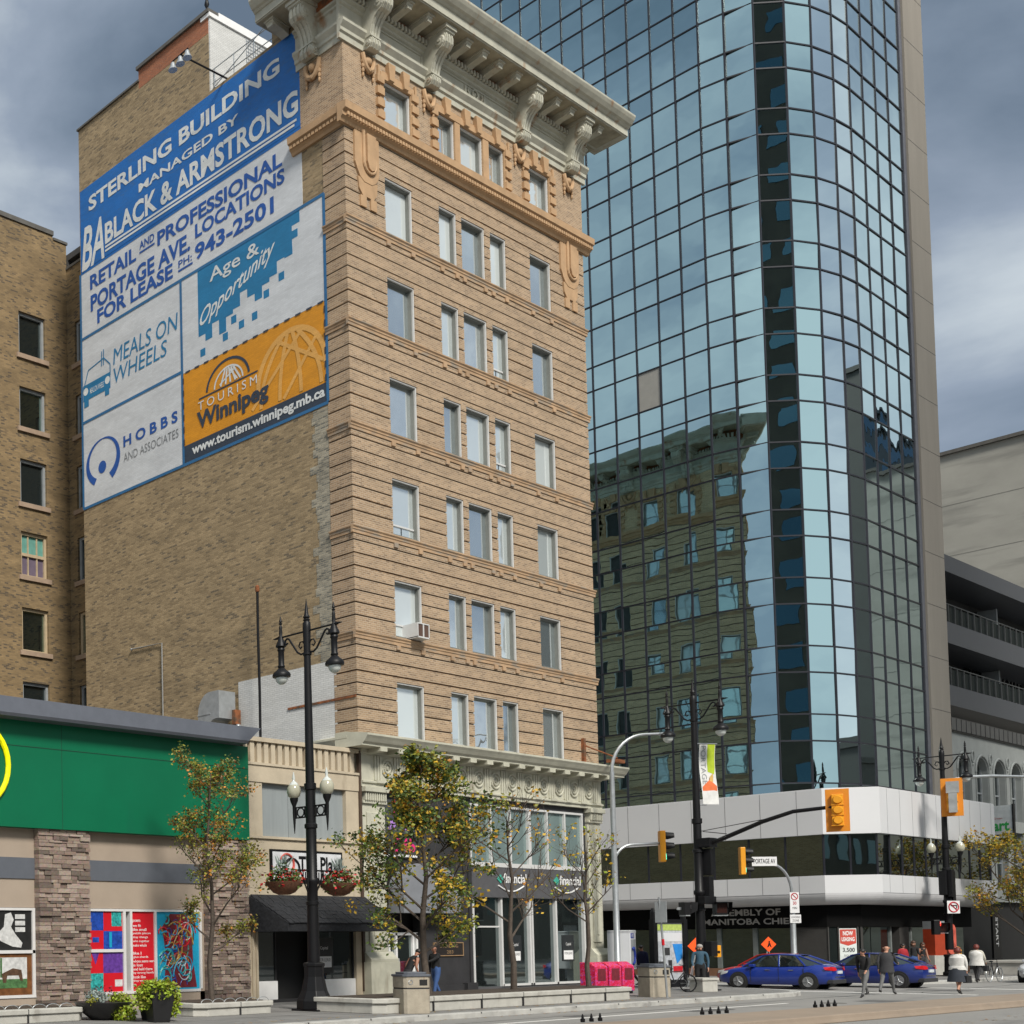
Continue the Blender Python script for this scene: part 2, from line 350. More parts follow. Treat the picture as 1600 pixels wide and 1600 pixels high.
P_NAVY = painted('mural_navy', (0.03,0.045,0.07), pos=0.76)
P_ORANGE = painted('mural_orange', (0.64,0.265,0.012), wear=(0.45,0.2,0.03), pos=0.66)
P_ORANGE2 = painted('mural_light_orange', (0.68,0.36,0.09), wear=(0.6,0.28,0.04), pos=0.6)
P_GREY = painted('mural_grey', (0.20,0.21,0.22), pos=0.72)

# wall frames: (along, up, outwards)
FRONT = lambda u, z, d: (u, -d, z)
WST = 15.66
RIGHT = lambda u, z, d: (WST+d, u, z)
LEFT = lambda u, z, d: (-d, u, z)
MUR = lambda u, z, d: (-d, u, z)      # mural: u is y; text runs from large y to small y

# ------------------------------------------------------------------ the eight-storey office building
ster = thing('office_building', 'tall narrow tan brick office building with heavy bracketed cornice and a painted advertising wall', 'building', (8, 7, 0), world=True)
BELT = [9.25, 12.95, 16.66, 20.36, 24.06, 27.75]
GRV = [0.56, 1.01, 1.44, 1.88, 2.31, 2.76, 3.22]
FW = [(2.25,3.85),(5.50,6.60),(6.93,8.45),(8.83,9.90),(11.60,13.10)]
RW = [(2.9,4.1),(8.2,9.2),(11.4,12.4),(14.4,15.35),(16.45,17.45),(19.1,20.05),(20.7,21.7),(24.2,25.2)]
DEP = 26.0
def bands_for():
    out = []
    for i, zb in enumerate(BELT):
        top = (BELT[i+1]-0.26) if i < 5 else 31.15
        gs = [zb+g for g in GRV if zb+g < top-0.1]
        a = zb
        for g in gs: out.append((a, g-0.028)); a = g+0.028
        out.append((a, top))
    return out
def wall_core(mb, F, u0, u1, wins, rows, z0, z1, d0, d1):
    zz = z0
    for (a, b) in rows:
        mb.fbox(F, u0, u1, zz, a, d0, d1)
        uu = u0
        for (p, q) in wins: mb.fbox(F, uu, p, a, b, d0, d1); uu = q
        mb.fbox(F, uu, u1, a, b, d0, d1); zz = b
    mb.fbox(F, u0, u1, zz, z1, d0, d1)
def bands(mb, F, u0, u1, wins, rows, d0, d1):
    for (a, b) in bands_for():
        cuts = sorted({a, b}|{z for r in rows for z in r if a < z < b})
        for p, q in zip(cuts[:-1], cuts[1:]):
            inside = any(r[0] <= (p+q)/2 <= r[1] for r in rows)
            uu = u0
            if inside:
                for (s, t) in wins: mb.fbox(F, uu, s, p, q, d0, d1); uu = t
            mb.fbox(F, uu, u1, p, q, d0, d1)
ROWS = [(z+0.06 if z > 9.5 else 9.36, z+2.12) for z in BELT]+[(31.68, 33.48)]
mb = MB()
mb.mat(1); wall_core(mb, FRONT, 0.05, WST-0.05, FW, ROWS, 7.5, 34.1, -0.5, -0.045)
mb.mat(0); bands(mb, FRONT, 0.0, WST, FW, ROWS[:6], -0.045, 0)
mb.fbox(FRONT, 0.0, WST, 31.15, 31.68, -0.045, 0)
uu = 0.0
for p, q in FW: mb.fbox(FRONT, uu, p, 31.68, 33.48, -0.045, 0); uu = q
mb.fbox(FRONT, uu, WST, 31.68, 33.48, -0.045, 0); mb.fbox(FRONT, 0, WST, 33.48, 34.1, -0.045, 0)
mb.build('front_wall', [M_BRICK, M_GROOVE], ster)
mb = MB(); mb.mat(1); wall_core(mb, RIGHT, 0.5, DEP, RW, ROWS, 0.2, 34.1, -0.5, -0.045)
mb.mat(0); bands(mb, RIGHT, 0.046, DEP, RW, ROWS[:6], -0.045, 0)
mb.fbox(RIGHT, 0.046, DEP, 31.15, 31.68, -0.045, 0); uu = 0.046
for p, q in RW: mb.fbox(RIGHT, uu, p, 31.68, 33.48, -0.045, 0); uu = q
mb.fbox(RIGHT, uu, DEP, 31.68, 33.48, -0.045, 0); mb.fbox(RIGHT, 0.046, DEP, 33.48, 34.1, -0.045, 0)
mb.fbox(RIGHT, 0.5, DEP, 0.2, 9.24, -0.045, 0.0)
mb.build('side_street_wall', [M_BRICK_LIT, M_GROOVE], ster)
# left return of the face brick
mb = MB(); bands(mb, LEFT, 0.046, 0.95, [], [], -0.045, 0.0); mb.fbox(LEFT, 0.046, 1.88, 31.15, 34.1, -0.045, 0.0)
mb.mat(1); mb.fbox(LEFT, 0.06, 0.95, 7.5, 34.1, -0.5, -0.045)
mb.build('corner_return', [M_BRICK, M_GROOVE], ster)
# party wall carrying the painted signs
mb = MB(); mb.poly(LEFT, [(0.95,0.2),(14.05,0.2),(14.05,38.55),(10.2,38.55),(10.2,38.25),(6.26,38.25),(6.26,35.85),(3.12,35.85),(3.12,37.2),(1.88,37.2),(1.88,31.16),(0.95,31.16)], -0.4, -0.02)
mb.build('party_wall', M_SIDE, ster)
mb = MB(); zz = 12.1; rt_ = random.Random(8)
while zz < 21.2: mb.fbox(LEFT, 0.951, 1.55+rt_.uniform(-0.12,0.25), zz, min(21.25, zz+0.298), -0.02, -0.012); zz += 0.298
mb.build('toothed_brick_strip', M_TOOTH, ster)
mb = MB(); mb.poly(LEFT, [(10.2,38.25),(6.27,38.25),(6.27,39.05),(10.2,39.05)], -0.4, -0.015); mb.build('penthouse_parapet', M_RED, ster)
mb = MB(); mb.box(-0.06,0.5, 10.15,14.1, 38.55,38.63); mb.box(-0.10,0.5, 6.16,10.25, 39.05,39.19); mb.build('coping', M_COPING, ster)
mb = MB(); mb.box(0.03,5.4, 6.2,6.6, 35.6,38.88); mb.build('penthouse_wall', M_WBRICK, ster)
mb = MB(); mb.box(-0.04,5.5, 6.14,6.62, 38.88,39.04); mb.box(0.5,5.5, 6.14,6.62, 39.04,39.2); mb.build('penthouse_flashing', M_WHITE, ster)
mb = MB(); mb.box(0.4,WST-0.4, 0.5,13.9, 35.2,35.5); mb.box(2.63,WST-0.4,13.9,DEP,35.2,35.5); mb.box(0.4,5.4,6.62,13.9,38.3,38.5); mb.box(2.63,WST-0.2,17.9,DEP,0.2,35.2); mb.box(0.1,2.6,13.8,14.0,0.2,35.2); mb.build('roof', M_TAR, ster)
mb = MB(); mb.box(WST-3.2,WST-1.9, 9.0,10.3, 35.5,39.6); mb.box(WST-3.3,WST-1.8, 8.9,10.4, 39.6,39.9); mb.build('chimney', M_RED, ster)
mb = MB(); mb.fbox(LEFT, 0.86, 5.36, 9.0, 12.08, -0.02, -0.008); mb.build('white_painted_patch', M_WBRICK, ster)
mb = MB(); mb.fbox(LEFT, 0.05, 3.0, 10.62, 10.70, -0.02, 0.03); mb.build('rusty_angle', M_RUST, ster)
# belts (one string course per storey) with little corbels under each window
for zb in BELT[1:]:
    mb = MB(); prof = [(-0.04,zb-0.26),(0.035,zb-0.26),(0.035,zb-0.17),(0.06,zb-0.14),(0.06,zb-0.09),(0.10,zb-0.04),(0.10,zb),(-0.04,zb)]
    mb.prof(FRONT, prof, -0.10, WST+0.10); mb.prof(LEFT, prof, 0.046, 0.97); mb.prof(RIGHT, prof, 0.046, DEP)
    mb.build('string_course', M_TERRAS, ster)
mb = MB()
for zb in BELT[1:]:
    for (p, q) in [FW[0], (FW[1][0], FW[1][1]), (FW[2][0], FW[2][1]), FW[3], FW[4]]:
        for u in (p+0.1, q-0.05): mb.fbox(FRONT, u-0.11, u+0.11, zb-0.42, zb-0.26, 0, 0.055)
mb.build('sill_corbels', M_TERRAS, ster)
# ledge under the top storey
prof = [(-0.04,31.02),(0.08,31.02),(0.12,31.12),(0.20,31.18),(0.20,31.32),(0.32,31.38),(0.34,31.62),(0.0,31.68),(-0.04,31.68)]
mb = MB(); mb.prof(FRONT, prof, -0.34, WST+0.34); mb.prof(LEFT, prof, 0.05, 2.24); mb.prof(RIGHT, prof, 0.05, DEP); mb.build('top_storey_ledge', M_TERRA, ster)
mb = MB()
u = -0.15
while u < WST+0.2: mb.fbox(FRONT, u, u+0.115, 31.19, 31.31, 0.20, 0.275); u += 0.165
u = 0.1
while u < 2.1: mb.fbox(LEFT, u, u+0.115, 31.19, 31.31, 0.20, 0.275); u += 0.165
mb.build('egg_and_dart_course', M_TERRA, ster)
# ledge drops: the hanging U-shaped terracotta tails below the ledge near both corners
def drop(uc):
    mb = MB(); w = 0.52
    pts = [(uc-0.75,31.0),(uc-0.75,29.85)]+[(uc-0.02+0.62*math.cos(a), 29.75+0.55*math.sin(a)) for a in [R(200),R(225),R(250),R(290),R(315),R(340)]]+[(uc+0.62,29.85),(uc+0.62,31.0)]
    mb.poly(FRONT, pts, 0.0, 0.075)
    for p in [[(uc-0.58,29.35),(uc+0.52,29.35),(uc+0.48,28.95),(uc+0.30,28.72),(uc-0.32,28.72),(uc-0.52,28.95)], [(uc-0.45,28.72),(uc-0.12,28.72),(uc-0.12,28.32),(uc-0.45,28.32)], [(uc+0.12,28.72),(uc+0.46,28.72),(uc+0.46,28.32),(uc+0.12,28.32)]]:
        mb.poly(FRONT, p, 0.0, 0.06)
    mb.tube([FRONT(uc-0.28,31.1,0.1),FRONT(uc-0.28,30.1,0.1)]+[FRONT(uc+0.06+0.34*math.cos(a),29.95+0.36*math.sin(a),0.1) for a in [R(x) for x in range(190,360,20)]]+[FRONT(uc+0.4,30.1,0.1)], 0.06, 8)
    mb.poly(FRONT, [(uc-0.14,31.0),(uc-0.14,30.0),(uc-0.05,29.75),(uc+0.1,29.68),(uc+0.26,29.75),(uc+0.34,30.0),(uc+0.34,31.0)], 0.0, 0.16)
    mb.build('ledge_drop', M_TERRA, ster)
drop(1.22); drop(14.55)
# windows
def window_mesh(w, h, deep=0.24):
    f = MB()
    f.mat(0)                                              # bright outer trim
    f.fbox(FRONT,0,w,h-0.05,h,-0.14,-0.03); f.fbox(FRONT,w-0.045,w,0,h-0.05,-0.14,-0.03); f.fbox(FRONT,0,0.03,0,h-0.05,-0.14,-0.06)
    f.mat(1)                                              # grey metal lining of the reveal
    f.fbox(FRONT,0,w,h-0.09,h-0.05,-deep-0.06,-0.1); f.fbox(FRONT,w-0.09,w-0.045,0,h-0.09,-deep-0.06,-0.1); f.fbox(FRONT,0.03,0.075,0,h-0.09,-deep-0.06,-0.1)
    f.fbox(FRONT,0.03,w-0.045,0.0,0.06,-deep-0.06,-0.06)
    f.mat(0); f.fbox(FRONT,0.075,w-0.09,0.06,0.11,-deep-0.03,-deep+0.05)
    g = MB(); g.quad((0.07,deep,0.06),(w-0.085,deep,0.06),(w-0.085,deep,h-0.09),(0.07,deep,h-0.09))
    b = MB(); b.fbox(FRONT,0.0,w,0,h,-0.52,-0.50)
    return f.mesh('window_frame', [M_WTRIM, M_WREV]), g.mesh('window_pane', M_WIN, fix=False)
WM = {}
WV = [M_WIN, M_WIN, M_WIN, mirror('window_glass_with_blind', (0.86,0.90,0.90), 0.03, wav=0.12, wscale=0.9, dark=0.6, dcol=(0.60,0.65,0.65)), mirror('window_glass_dusty', (0.80,0.86,0.88), 0.05, wav=0.2, wscale=0.7, dark=0.22, dcol=(0.22,0.26,0.27)), mirror('window_glass_wavy', (0.88,0.92,0.92), 0.02, wav=0.3, wscale=0.8, dark=0.2, dcol=(0.5,0.56,0.57))]
WR = random.Random(12)
def put_window(parent, u, z, w, h, rz=0, F=FRONT):
    k = (round(w,2), round(h,2))
    if k not in WM: WM[k] = window_mesh(w, h)
    x, y, zz = F(u, z, 0)
    o = linked('window', WM[k][0], parent, (x, y, zz), rz)
    p = linked('pane', WM[k][1], o, (0, 0, 0)); p.material_slots[0].link = 'OBJECT'; p.material_slots[0].material = WR.choice(WV); return o
for (a, b) in ROWS:
    for (p, q) in FW: put_window(ster, p, a, q-p, b-a)
    for (p, q) in RW: put_window(ster, p, a, q-p, b-a, R(90), RIGHT)
# opened sashes and an air conditioner
def sash(u0, u1, z0, h, yel=False):
    s = MB(); s.mat(0); s.fbox(FRONT,u0+0.07,u1-0.09,z0+h,z0+h+0.06,-0.38,-0.20); s.fbox(FRONT,(u0+u1)/2-0.03,(u0+u1)/2+0.03,z0,z0+h,-0.36,-0.24)
    if yel: s.mat(1); s.fbox(FRONT,u0+0.07,u1-0.09,z0+0.05,z0+h,-0.35,-0.32)
    s.build('lower_sash', [M_WTRIM, mat('yellow_blind_%d' % int(z0), (0.42,0.42,0.22), 0.8)], ster)
sash(*FW[0], 16.72, 0.42); sash(*FW[3], 24.12, 0.42, True); sash(*FW[0], 13.01, 0.48); sash(*FW[3], 20.42, 0.36)
mb = MB(); mb.mat(1); mb.fbox(FRONT,3.0,3.62,13.05,13.5,-0.3,0.38); mb.mat(0); mb.fbox(FRONT,2.96,3.66,13.5,13.54,-0.3,0.40); mb.fbox(FRONT,2.96,3.0,13.02,13.5,-0.3,0.40); mb.fbox(FRONT,3.62,3.66,13.02,13.5,-0.3,0.40); mb.fbox(FRONT,3.28,3.34,13.05,13.5,0.38,0.40); mb.fbox(FRONT,2.96,3.66,13.0,13.05,-0.3,0.40)
mb.build('air_conditioner', [M_WTRIM, mat('brown_grille', (0.09,0.05,0.035), 0.6)], ster)
# terracotta surrounds of the top storey windows
def surround(mb, F, a, b, ends=(True, True), keys=()):
    for s, on in ((a, ends[0]), (b, ends[1])):
        if not on: continue
        sg = -1 if s == a else 1
        mb.fbox(F, min(s, s+sg*0.22), max(s, s+sg*0.22), 31.68, 33.75, 0, 0.05)
        for k in range(4):
            z = 31.95+k*0.44; mb.fbox(F, min(s+sg*0.02, s+sg*0.42), max(s+sg*0.02, s+sg*0.42), z, z+0.27, 0, 0.11)
        mb.fbox(F, min(s+sg*0.24, s+sg*0.34), max(s+sg*0.24, s+sg*0.34), 33.4, 33.9, 0, 0.08)
    mb.fbox(F, a-0.18, b+0.18, 33.49, 33.72, 0, 0.07); mb.fbox(F, a-0.02, b+0.02, 33.72, 33.80, 0, 0.04)
    for uc in keys: mb.poly(F, [(uc-0.13,33.5),(uc+0.13,33.5),(uc+0.21,34.12),(uc-0.21,34.12)], 0.0, 0.16)
mb = MB(); surround(mb, FRONT, *FW[0], keys=(2.62,3.48)); surround(mb, FRONT, *FW[4], keys=(11.97,12.75)); surround(mb, FRONT, FW[1][0], FW[3][1], keys=(6.05,7.3,8.08,9.36))
mb.fbox(FRONT,6.60,6.93,31.68,33.49,0,0.05); mb.fbox(FRONT,8.45,8.83,31.68,33.49,0,0.05); mb.build('window_surround', M_TERRA, ster)
mb = MB()
for p, q in RW: surround(mb, RIGHT, p, q, keys=((p+q)/2-0.25,(p+q)/2+0.25))
mb.build('side_window_surround', M_TERRA, ster)
# entablature, cornice
prof = [(-0.04,34.08),(0.06,34.08),(0.06,34.30),(0.12,34.34),(0.12,34.46),(0.24,34.62),(0.24,34.72),(0.05,34.74),(0.05,35.32),(0.12,35.36),(0.12,35.44),(0.22,35.48),(0.22,35.56),(-0.04,35.56)]
mb = MB(); mb.prof(FRONT, prof, -0.24, WST+0.24); mb.prof(LEFT, prof, 0.05, 2.0); mb.prof(RIGHT, prof, 0.05, DEP)
for a, b in ((1.75,4.55),(5.35,10.55),(11.35,14.2)):                                  # sunk frieze panels between brackets
    for z in (34.80, 35.22): mb.fbox(FRONT, a, b, z, z+0.05, 0.05, 0.085)
    for u in (a, b): mb.fbox(FRONT, u-0.03, u+0.03, 34.80, 35.27, 0.05, 0.085)
mb.build('entablature', M_CORN, ster)
mb = MB()
mb.fbox(FRONT, 0, WST, 35.54, 36.0, -0.1, 0.14); mb.fbox(RIGHT, 0, DEP, 35.54, 36.0, -0.1, 0.12); mb.fbox(LEFT, 0, 2.0, 35.54, 36.0, -0.1, 0.12)
mb.build('bed_mould_backing', M_RUST, ster)
mb = MB(); u = 0.2
while u < WST: mb.fbox(FRONT, u, u+0.11, 35.56, 35.74, 0.02, 0.30); u += 0.205
u = 0.2
while u < DEP: mb.fbox(RIGHT, u, u+0.11, 35.56, 35.74, 0.02, 0.30); u += 0.205
mb.build('dentils', M_CORN, ster)
def cornice_prof(k=0): return [(-0.2,35.98),(1.18,35.98),(1.18,36.02),(1.22,36.02),(1.22,36.30),(1.27,36.32),(1.32,36.38),(1.40,36.42),(1.50,36.55),(1.56,36.66),(1.56,36.74),(-0.2,36.9)]
mb = MB(); mb.prof(FRONT, cornice_prof(), -1.56, WST+1.56); mb.prof(LEFT, cornice_prof(), 0.0, 2.85); mb.prof(RIGHT, cornice_prof(), 0.0, DEP)
mb.build('cornice', M_CORN, ster)
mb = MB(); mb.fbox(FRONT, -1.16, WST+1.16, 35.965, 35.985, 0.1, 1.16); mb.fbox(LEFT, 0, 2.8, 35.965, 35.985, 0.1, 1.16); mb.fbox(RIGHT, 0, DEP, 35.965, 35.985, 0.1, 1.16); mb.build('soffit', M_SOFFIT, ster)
def bracket(F, uc):
    mb = MB(); w = 0.27
    side = [(0.04,35.96),(1.02,35.96),(1.02,35.74),(0.94,35.70),(0.97,35.55),(0.95,35.36),(0.84,35.22),(0.70,35.18),(0.56,35.06),(0.44,34.86),(0.37,34.64),(0.36,34.46),(0.42,34.34),(0.42,34.20),(0.34,34.08),(0.20,34.06),(0.04,34.12)]
    mb.prof(F, side, uc-w, uc+w)
    for k in (-0.16, 0.0, 0.16):                                                     # raised ribs down the scroll
        rib = [(d+0.035, z) for d, z in side[3:15]]+[(d-0.02, z) for d, z in reversed(side[3:15])]
        mb.prof(F, rib, uc+k-0.05, uc+k+0.05)
    for s in (-1, 1):
        for (d, z, r) in ((0.76,35.46,0.20),(0.28,34.25,0.12)):
            a = Vector(F(uc+s*w, z, d)); b = Vector(F(uc+s*(w+0.05), z, d)); mb.cyl(a, b, r, r*0.8, 14)
            mb.cyl(a, Vector(F(uc+s*(w+0.09), z, d)), r*0.4, r*0.3, 10)
    mb.fbox(F, uc-w-0.06, uc+w+0.06, 35.82, 35.96, 0.04, 1.08); mb.fbox(F, uc-w-0.03, uc+w+0.03, 34.46, 34.52, 0.2, 0.42)
    return mb.build('scroll_bracket', M_CORN, ster)
for u in (1.35, 4.95, 10.95, 14.55): bracket(FRONT, u)
bracket(LEFT, 1.25)
for u in (1.1, 6.2, 10.4, 14.7, 18.3, 22.3): bracket(RIGHT, u)
def modillion(F, uc, parent=ster):
    mb = MB(); mb.prof(F, [(0.1,35.965),(0.98,35.965),(0.98,35.86),(0.92,35.80),(0.80,35.74),(0.45,35.72),(0.1,35.62)], uc-0.17, uc+0.17)
    mb.fbox(F, uc-0.21, uc+0.21, 35.90, 35.966, 0.1, 1.03); mb.fbox(F, uc-0.12, uc+0.12, 35.70, 35.80, 0.84, 0.95)
    return mb.build('modillion', M_CORN, parent)
for u in (0.35, 2.6, 3.8, 6.2, 7.25, 8.3, 9.5, 12.3, 13.35, 15.5): modillion(FRONT, u)
modillion(LEFT, 2.4)
for i in range(18): modillion(RIGHT, 2.2+i*1.35) if abs((2.2+i*1.35-1.1) % 4.2) > 0.3 else None
# swags under the brackets
def swag(F, uc):
    mb = MB()
    for s in (-1, 1):
        mb.tube([F(uc+s*0.30,33.98,0.06), F(uc+s*0.27,33.7,0.09), F(uc+s*0.16,33.48,0.10), F(uc,33.38,0.11)], 0.085, 8, 0.10)
        for k in range(4): mb.ball(F(uc+s*0.28, 33.72-k*0.17, 0.05), 0.085-0.012*k, None, 0.10, 8)
    mb.ball(F(uc, 33.78, 0.06), 0.2, 0.12, 0.17, 10); mb.ball(F(uc, 33.42, 0.1), 0.11, 0.1, 0.1, 8)
    mb.build('swag', M_TERRA, ster, smooth=True)
for u in (1.35, 4.95, 10.95, 14.55): swag(FRONT, u)
swag(LEFT, 1.25)
for u in (1.1, 14.7, 18.3): swag(RIGHT, u)
mb = MB()
for du in (-0.42, 0.42):
    mb.tube([FRONT(7.95+du*0.9,34.86,0.09),FRONT(7.95+du*1.15,35.0,0.09),FRONT(7.95+du*1.0,35.16,0.09)], 0.035, 6)
    mb.fbox(FRONT,7.95+du*1.5-0.05,7.95+du*1.5+0.05,34.86,35.18,0.05,0.10)
mb.tube([FRONT(7.95+0.18*math.cos(a),35.02+0.17*math.sin(a),0.09) for a in [R(x) for x in range(0,361,30)]], 0.035, 6); mb.ball(FRONT(7.95,35.02,0.07),0.07,0.05,0.07,8)
mb.build('frieze_ornament', M_CORN, ster)

# base cornice and two-storey shopfront
prof = [(-0.5,8.80),(0.62,8.80),(0.62,8.86),(0.70,8.92),(0.78,9.04),(0.84,9.12),(0.84,9.19),(-0.05,9.34),(-0.5,9.34)]
mb = MB(); mb.prof(FRONT, prof, -0.62, WST+0.8); mb.prof(LEFT, [(d*0.75,z) for d,z in prof], 0.0, 1.6)
mb.build('base_cornice', M_CREAM, ster)
mb = MB()
for k in range(15): mb.fbox(FRONT, 0.55+1.055*k-0.19, 0.55+1.055*k+0.19, 8.66, 8.80, 0.1, 0.62)
mb.build('base_cornice_blocks', M_CREAM, ster)
mb = MB(); mb.prof(FRONT, [(-0.4,7.48),(0.10,7.48),(0.10,7.60),(0.16,7.62),(0.16,7.68),(0.05,7.72),(0.05,8.62),(0.12,8.66),(0.12,8.80),(-0.4,8.80)], 0.0, WST)
mb.build('base_frieze', M_CREAM, ster)
mb = MB()
for k in range(13):
    uc = 1.48+1.1*k
    for r, t in ((0.30,0.045),(0.17,0.04)): mb.tube([FRONT(uc+r*math.cos(a),8.2+r*math.sin(a),0.07) for a in [R(x) for x in range(0,361,24)]], t, 6)
    mb.ball(FRONT(uc,8.2,0.06), 0.08, 0.05, 0.08, 8)
mb.build('roundels', M_CREAM, ster)
mb = MB()
for k in range(14):
    uc = 0.93+1.1*k
    for s in (-0.15, 0.0, 0.15): mb.fbox(FRONT, uc+s-0.05, uc+s+0.05, 7.74, 8.6, 0.05, 0.10)
    mb.fbox(FRONT, uc-0.2, uc+0.2, 7.63, 7.72, 0.05, 0.19)
mb.build('triglyphs', M_CREAM, ster)
def pilaster(u0, u1):
    mb = MB(); mb.fbox(FRONT,u0,u1,1.75,6.9,-0.4,0.02); mb.fbox(FRONT,u0+0.2,u1-0.2,2.0,6.6,0.02,0.07); mb.fbox(FRONT,u0+0.42,u1-0.42,2.3,6.3,0.07,0.10)
    mb.fbox(FRONT,u0-0.03,u1+0.03,6.9,7.0,-0.4,0.10); mb.fbox(FRONT,u0-0.06,u1+0.06,7.3,7.48,-0.4,0.22)
    for k in range(int((u1-u0)/0.12)): mb.fbox(FRONT,u0+0.03+0.12*k,u0+0.10+0.12*k,7.0,7.3,-0.4,0.16)
    mb.prof(FRONT,[(-0.4,1.40),(0.34,1.40),(0.34,1.50),(0.22,1.60),(0.10,1.75),(-0.4,1.75)],u0-0.12,u1+0.14)
    mb.fbox(FRONT,u0-0.16,u1+0.18,0.12,1.40,-0.4,0.36); return mb.build('pilaster', M_CREAM, ster, bevel=0.012)
pilaster(0.1, 1.35); pilaster(14.62, 15.6)
mb = MB(); mb.fbox(FRONT,1.5,3.45,3.3,7.5,-0.45,-0.25); mb.fbox(FRONT,3.45,6.35,0.15,7.5,-0.45,-0.10); mb.fbox(FRONT,6.35,14.5,7.26,7.5,-0.45,-0.06); mb.fbox(FRONT,6.35,6.52,0.15,7.26,-0.45,-0.05); mb.fbox(FRONT,14.35,14.55,0.15,7.26,-0.45,-0.05)
mb.fbox(FRONT,5.9,6.55,0.15,0.55,-0.3,0.1); mb.fbox(FRONT,3.45,6.35,0.15,0.5,-0.3,-0.04); mb.build('charcoal_panel', M_CHAR, ster)
mb = MB(); mb.fbox(FRONT,6.52,14.35,3.8,4.9,-0.45,-0.02); mb.fbox(FRONT,6.52,14.7,3.74,3.80,-0.45,0.05); mb.fbox(FRONT,6.52,14.35,0.15,0.36,-0.45,-0.08); mb.build('sign_fascia', M_CHAR2, ster)
mb = MB()
cols = [6.52,7.85,9.15,10.45,11.72,13.0,14.30]
mb.fbox(FRONT,6.52,14.35,7.18,7.26,-0.2,-0.02); mb.fbox(FRONT,6.52,14.35,4.9,5.06,-0.2,0.0)
for i, u in enumerate(cols): mb.fbox(FRONT, u-(0.10 if i == 3 else 0.04), u+(0.10 if i == 3 else 0.04), 5.06, 7.18, -0.2, -0.02)
for u in (6.58,8.42,10.34,10.5,12.2,14.28): mb.fbox(FRONT, u-0.055, u+0.055, 0.36, 3.74, -0.22, -0.03)
mb.fbox(FRONT,8.42,14.28,0.36,0.44,-0.22,-0.03); mb.fbox(FRONT,6.58,8.42,2.6,2.66,-0.22,-0.12)
mb.build('shopfront_frame', M_WTRIM, ster)
for i in range(6):
    mb = MB(); mb.fbox(FRONT, cols[i], cols[i+1], 5.06, 7.18, -0.16, -0.12); mb.build('upper_shop_window', M_BLIND, ster)
for a, b in ((6.6,8.42),(8.42,10.34),(10.5,12.2),(12.2,14.28)):
    mb = MB(); mb.fbox(FRONT, a, b, 0.36, 3.74, -0.20, -0.15); mb.build('shop_window', M_SHOPGL, ster)
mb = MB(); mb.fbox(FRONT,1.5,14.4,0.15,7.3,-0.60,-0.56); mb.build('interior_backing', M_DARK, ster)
# entrance door with white frames, awning, sign, plaque
mb = MB()
for u in (1.72, 2.12, 3.1, 3.32): mb.fbox(FRONT, u, u+0.10, 0.15, 2.4, -0.35, -0.22)
mb.fbox(FRONT,1.55,3.42,2.32,2.42,-0.35,-0.22); mb.fbox(FRONT,1.55,3.42,0.15,0.22,-0.35,-0.22)
d = mb.build('entrance_door', M_WHITE, ster); sub(d)
mb = MB(); mb.fbox(FRONT,1.6,3.4,0.2,2.35,-0.34,-0.30); mb.build('door_glass', M_SHOPGL, d)
mb = MB(); mb.fbox(FRONT,2.22,2.25,1.1,1.5,-0.22,-0.17); mb.build('door_handle', M_GALV, d)
aw = mat('grey_awning_canvas', (0.19,0.20,0.22), 0.8, var=0.08)
mb = MB(); c0, c1, z0 = 1.55, 4.9, 3.1
pts = [(c0,z0)]+[((c0+c1)/2+(c1-c0)/2*math.cos(a), 3.75+1.15*math.sin(a)) for a in [R(x) for x in range(180,-1,-15)]]+[(c1,z0)]
mb.poly(FRONT, pts, -0.1, 0.55); mb.build('awning', aw, ster)
mb = MB(); mb.fbox(FRONT,1.6,3.42,5.1,7.15,-0.22,-0.16); pz = mb.build('shop_poster', mat('poster_charcoal', (0.05,0.055,0.06), 0.5), ster); sub(pz)
pk = mat('poster_pink', (0.72,0.02,0.18), 0.6); pr = mat('poster_red', (0.75,0.03,0.03), 0.6); py_ = mat('poster_lime', (0.55,0.65,0.25), 0.6); pl = mat('poster_lilac', (0.42,0.22,0.62), 0.6)
text('lettering', '545', FRONT, 2.05, 3.3, 5.30, 5.80, -0.155, pk, pz, bold=0.02)
mb = MB(); mb.fbox(FRONT,1.65,3.4,5.12,5.2,-0.16,-0.155); mb.build('white_rule', M_WHITE, pz)
rr = random.Random(3); mb = MB()
for k in range(26):
    u = 1.75+rr.random()*1.5; z = 6.1+rr.random()*0.95; mb.mat(0 if z > 6.75 else (rr.choice([0,1,2]) if z > 6.35 else 3))
    mb.poly(FRONT, [(u-0.09,z),(u-0.04,z+0.13),(u,z+0.04),(u+0.05,z+0.14),(u+0.1,z),(u,z-0.1)], -0.16, -0.153)
mb.build('flower_print', [pr, pk, py_, pl], pz)
pl_o = MB(); pl_o.fbox(FRONT,4.15,5.9,1.58,2.02,-0.1,-0.07); plq = pl_o.build('brass_plaque', mat('dark_plaque', (0.02,0.017,0.015), 0.4), ster); sub(plq)
br = mat('brass', (0.40,0.26,0.14), 0.45, metal=0.3)
mb = MB(); mb.fbox(FRONT,4.12,5.93,2.02,2.05,-0.1,-0.05); mb.fbox(FRONT,4.12,5.93,1.55,1.58,-0.1,-0.05); mb.fbox(FRONT,4.12,4.15,1.58,2.02,-0.1,-0.05); mb.fbox(FRONT,5.9,5.93,1.58,2.02,-0.1,-0.05); mb.build('plaque_rim', br, plq)
text('lettering', 'STERLING', FRONT, 4.5, 5.6, 1.86, 1.97, -0.065, br, plq); text('lettering', '283', FRONT, 4.9, 5.3, 1.64, 1.76, -0.065, br, plq)
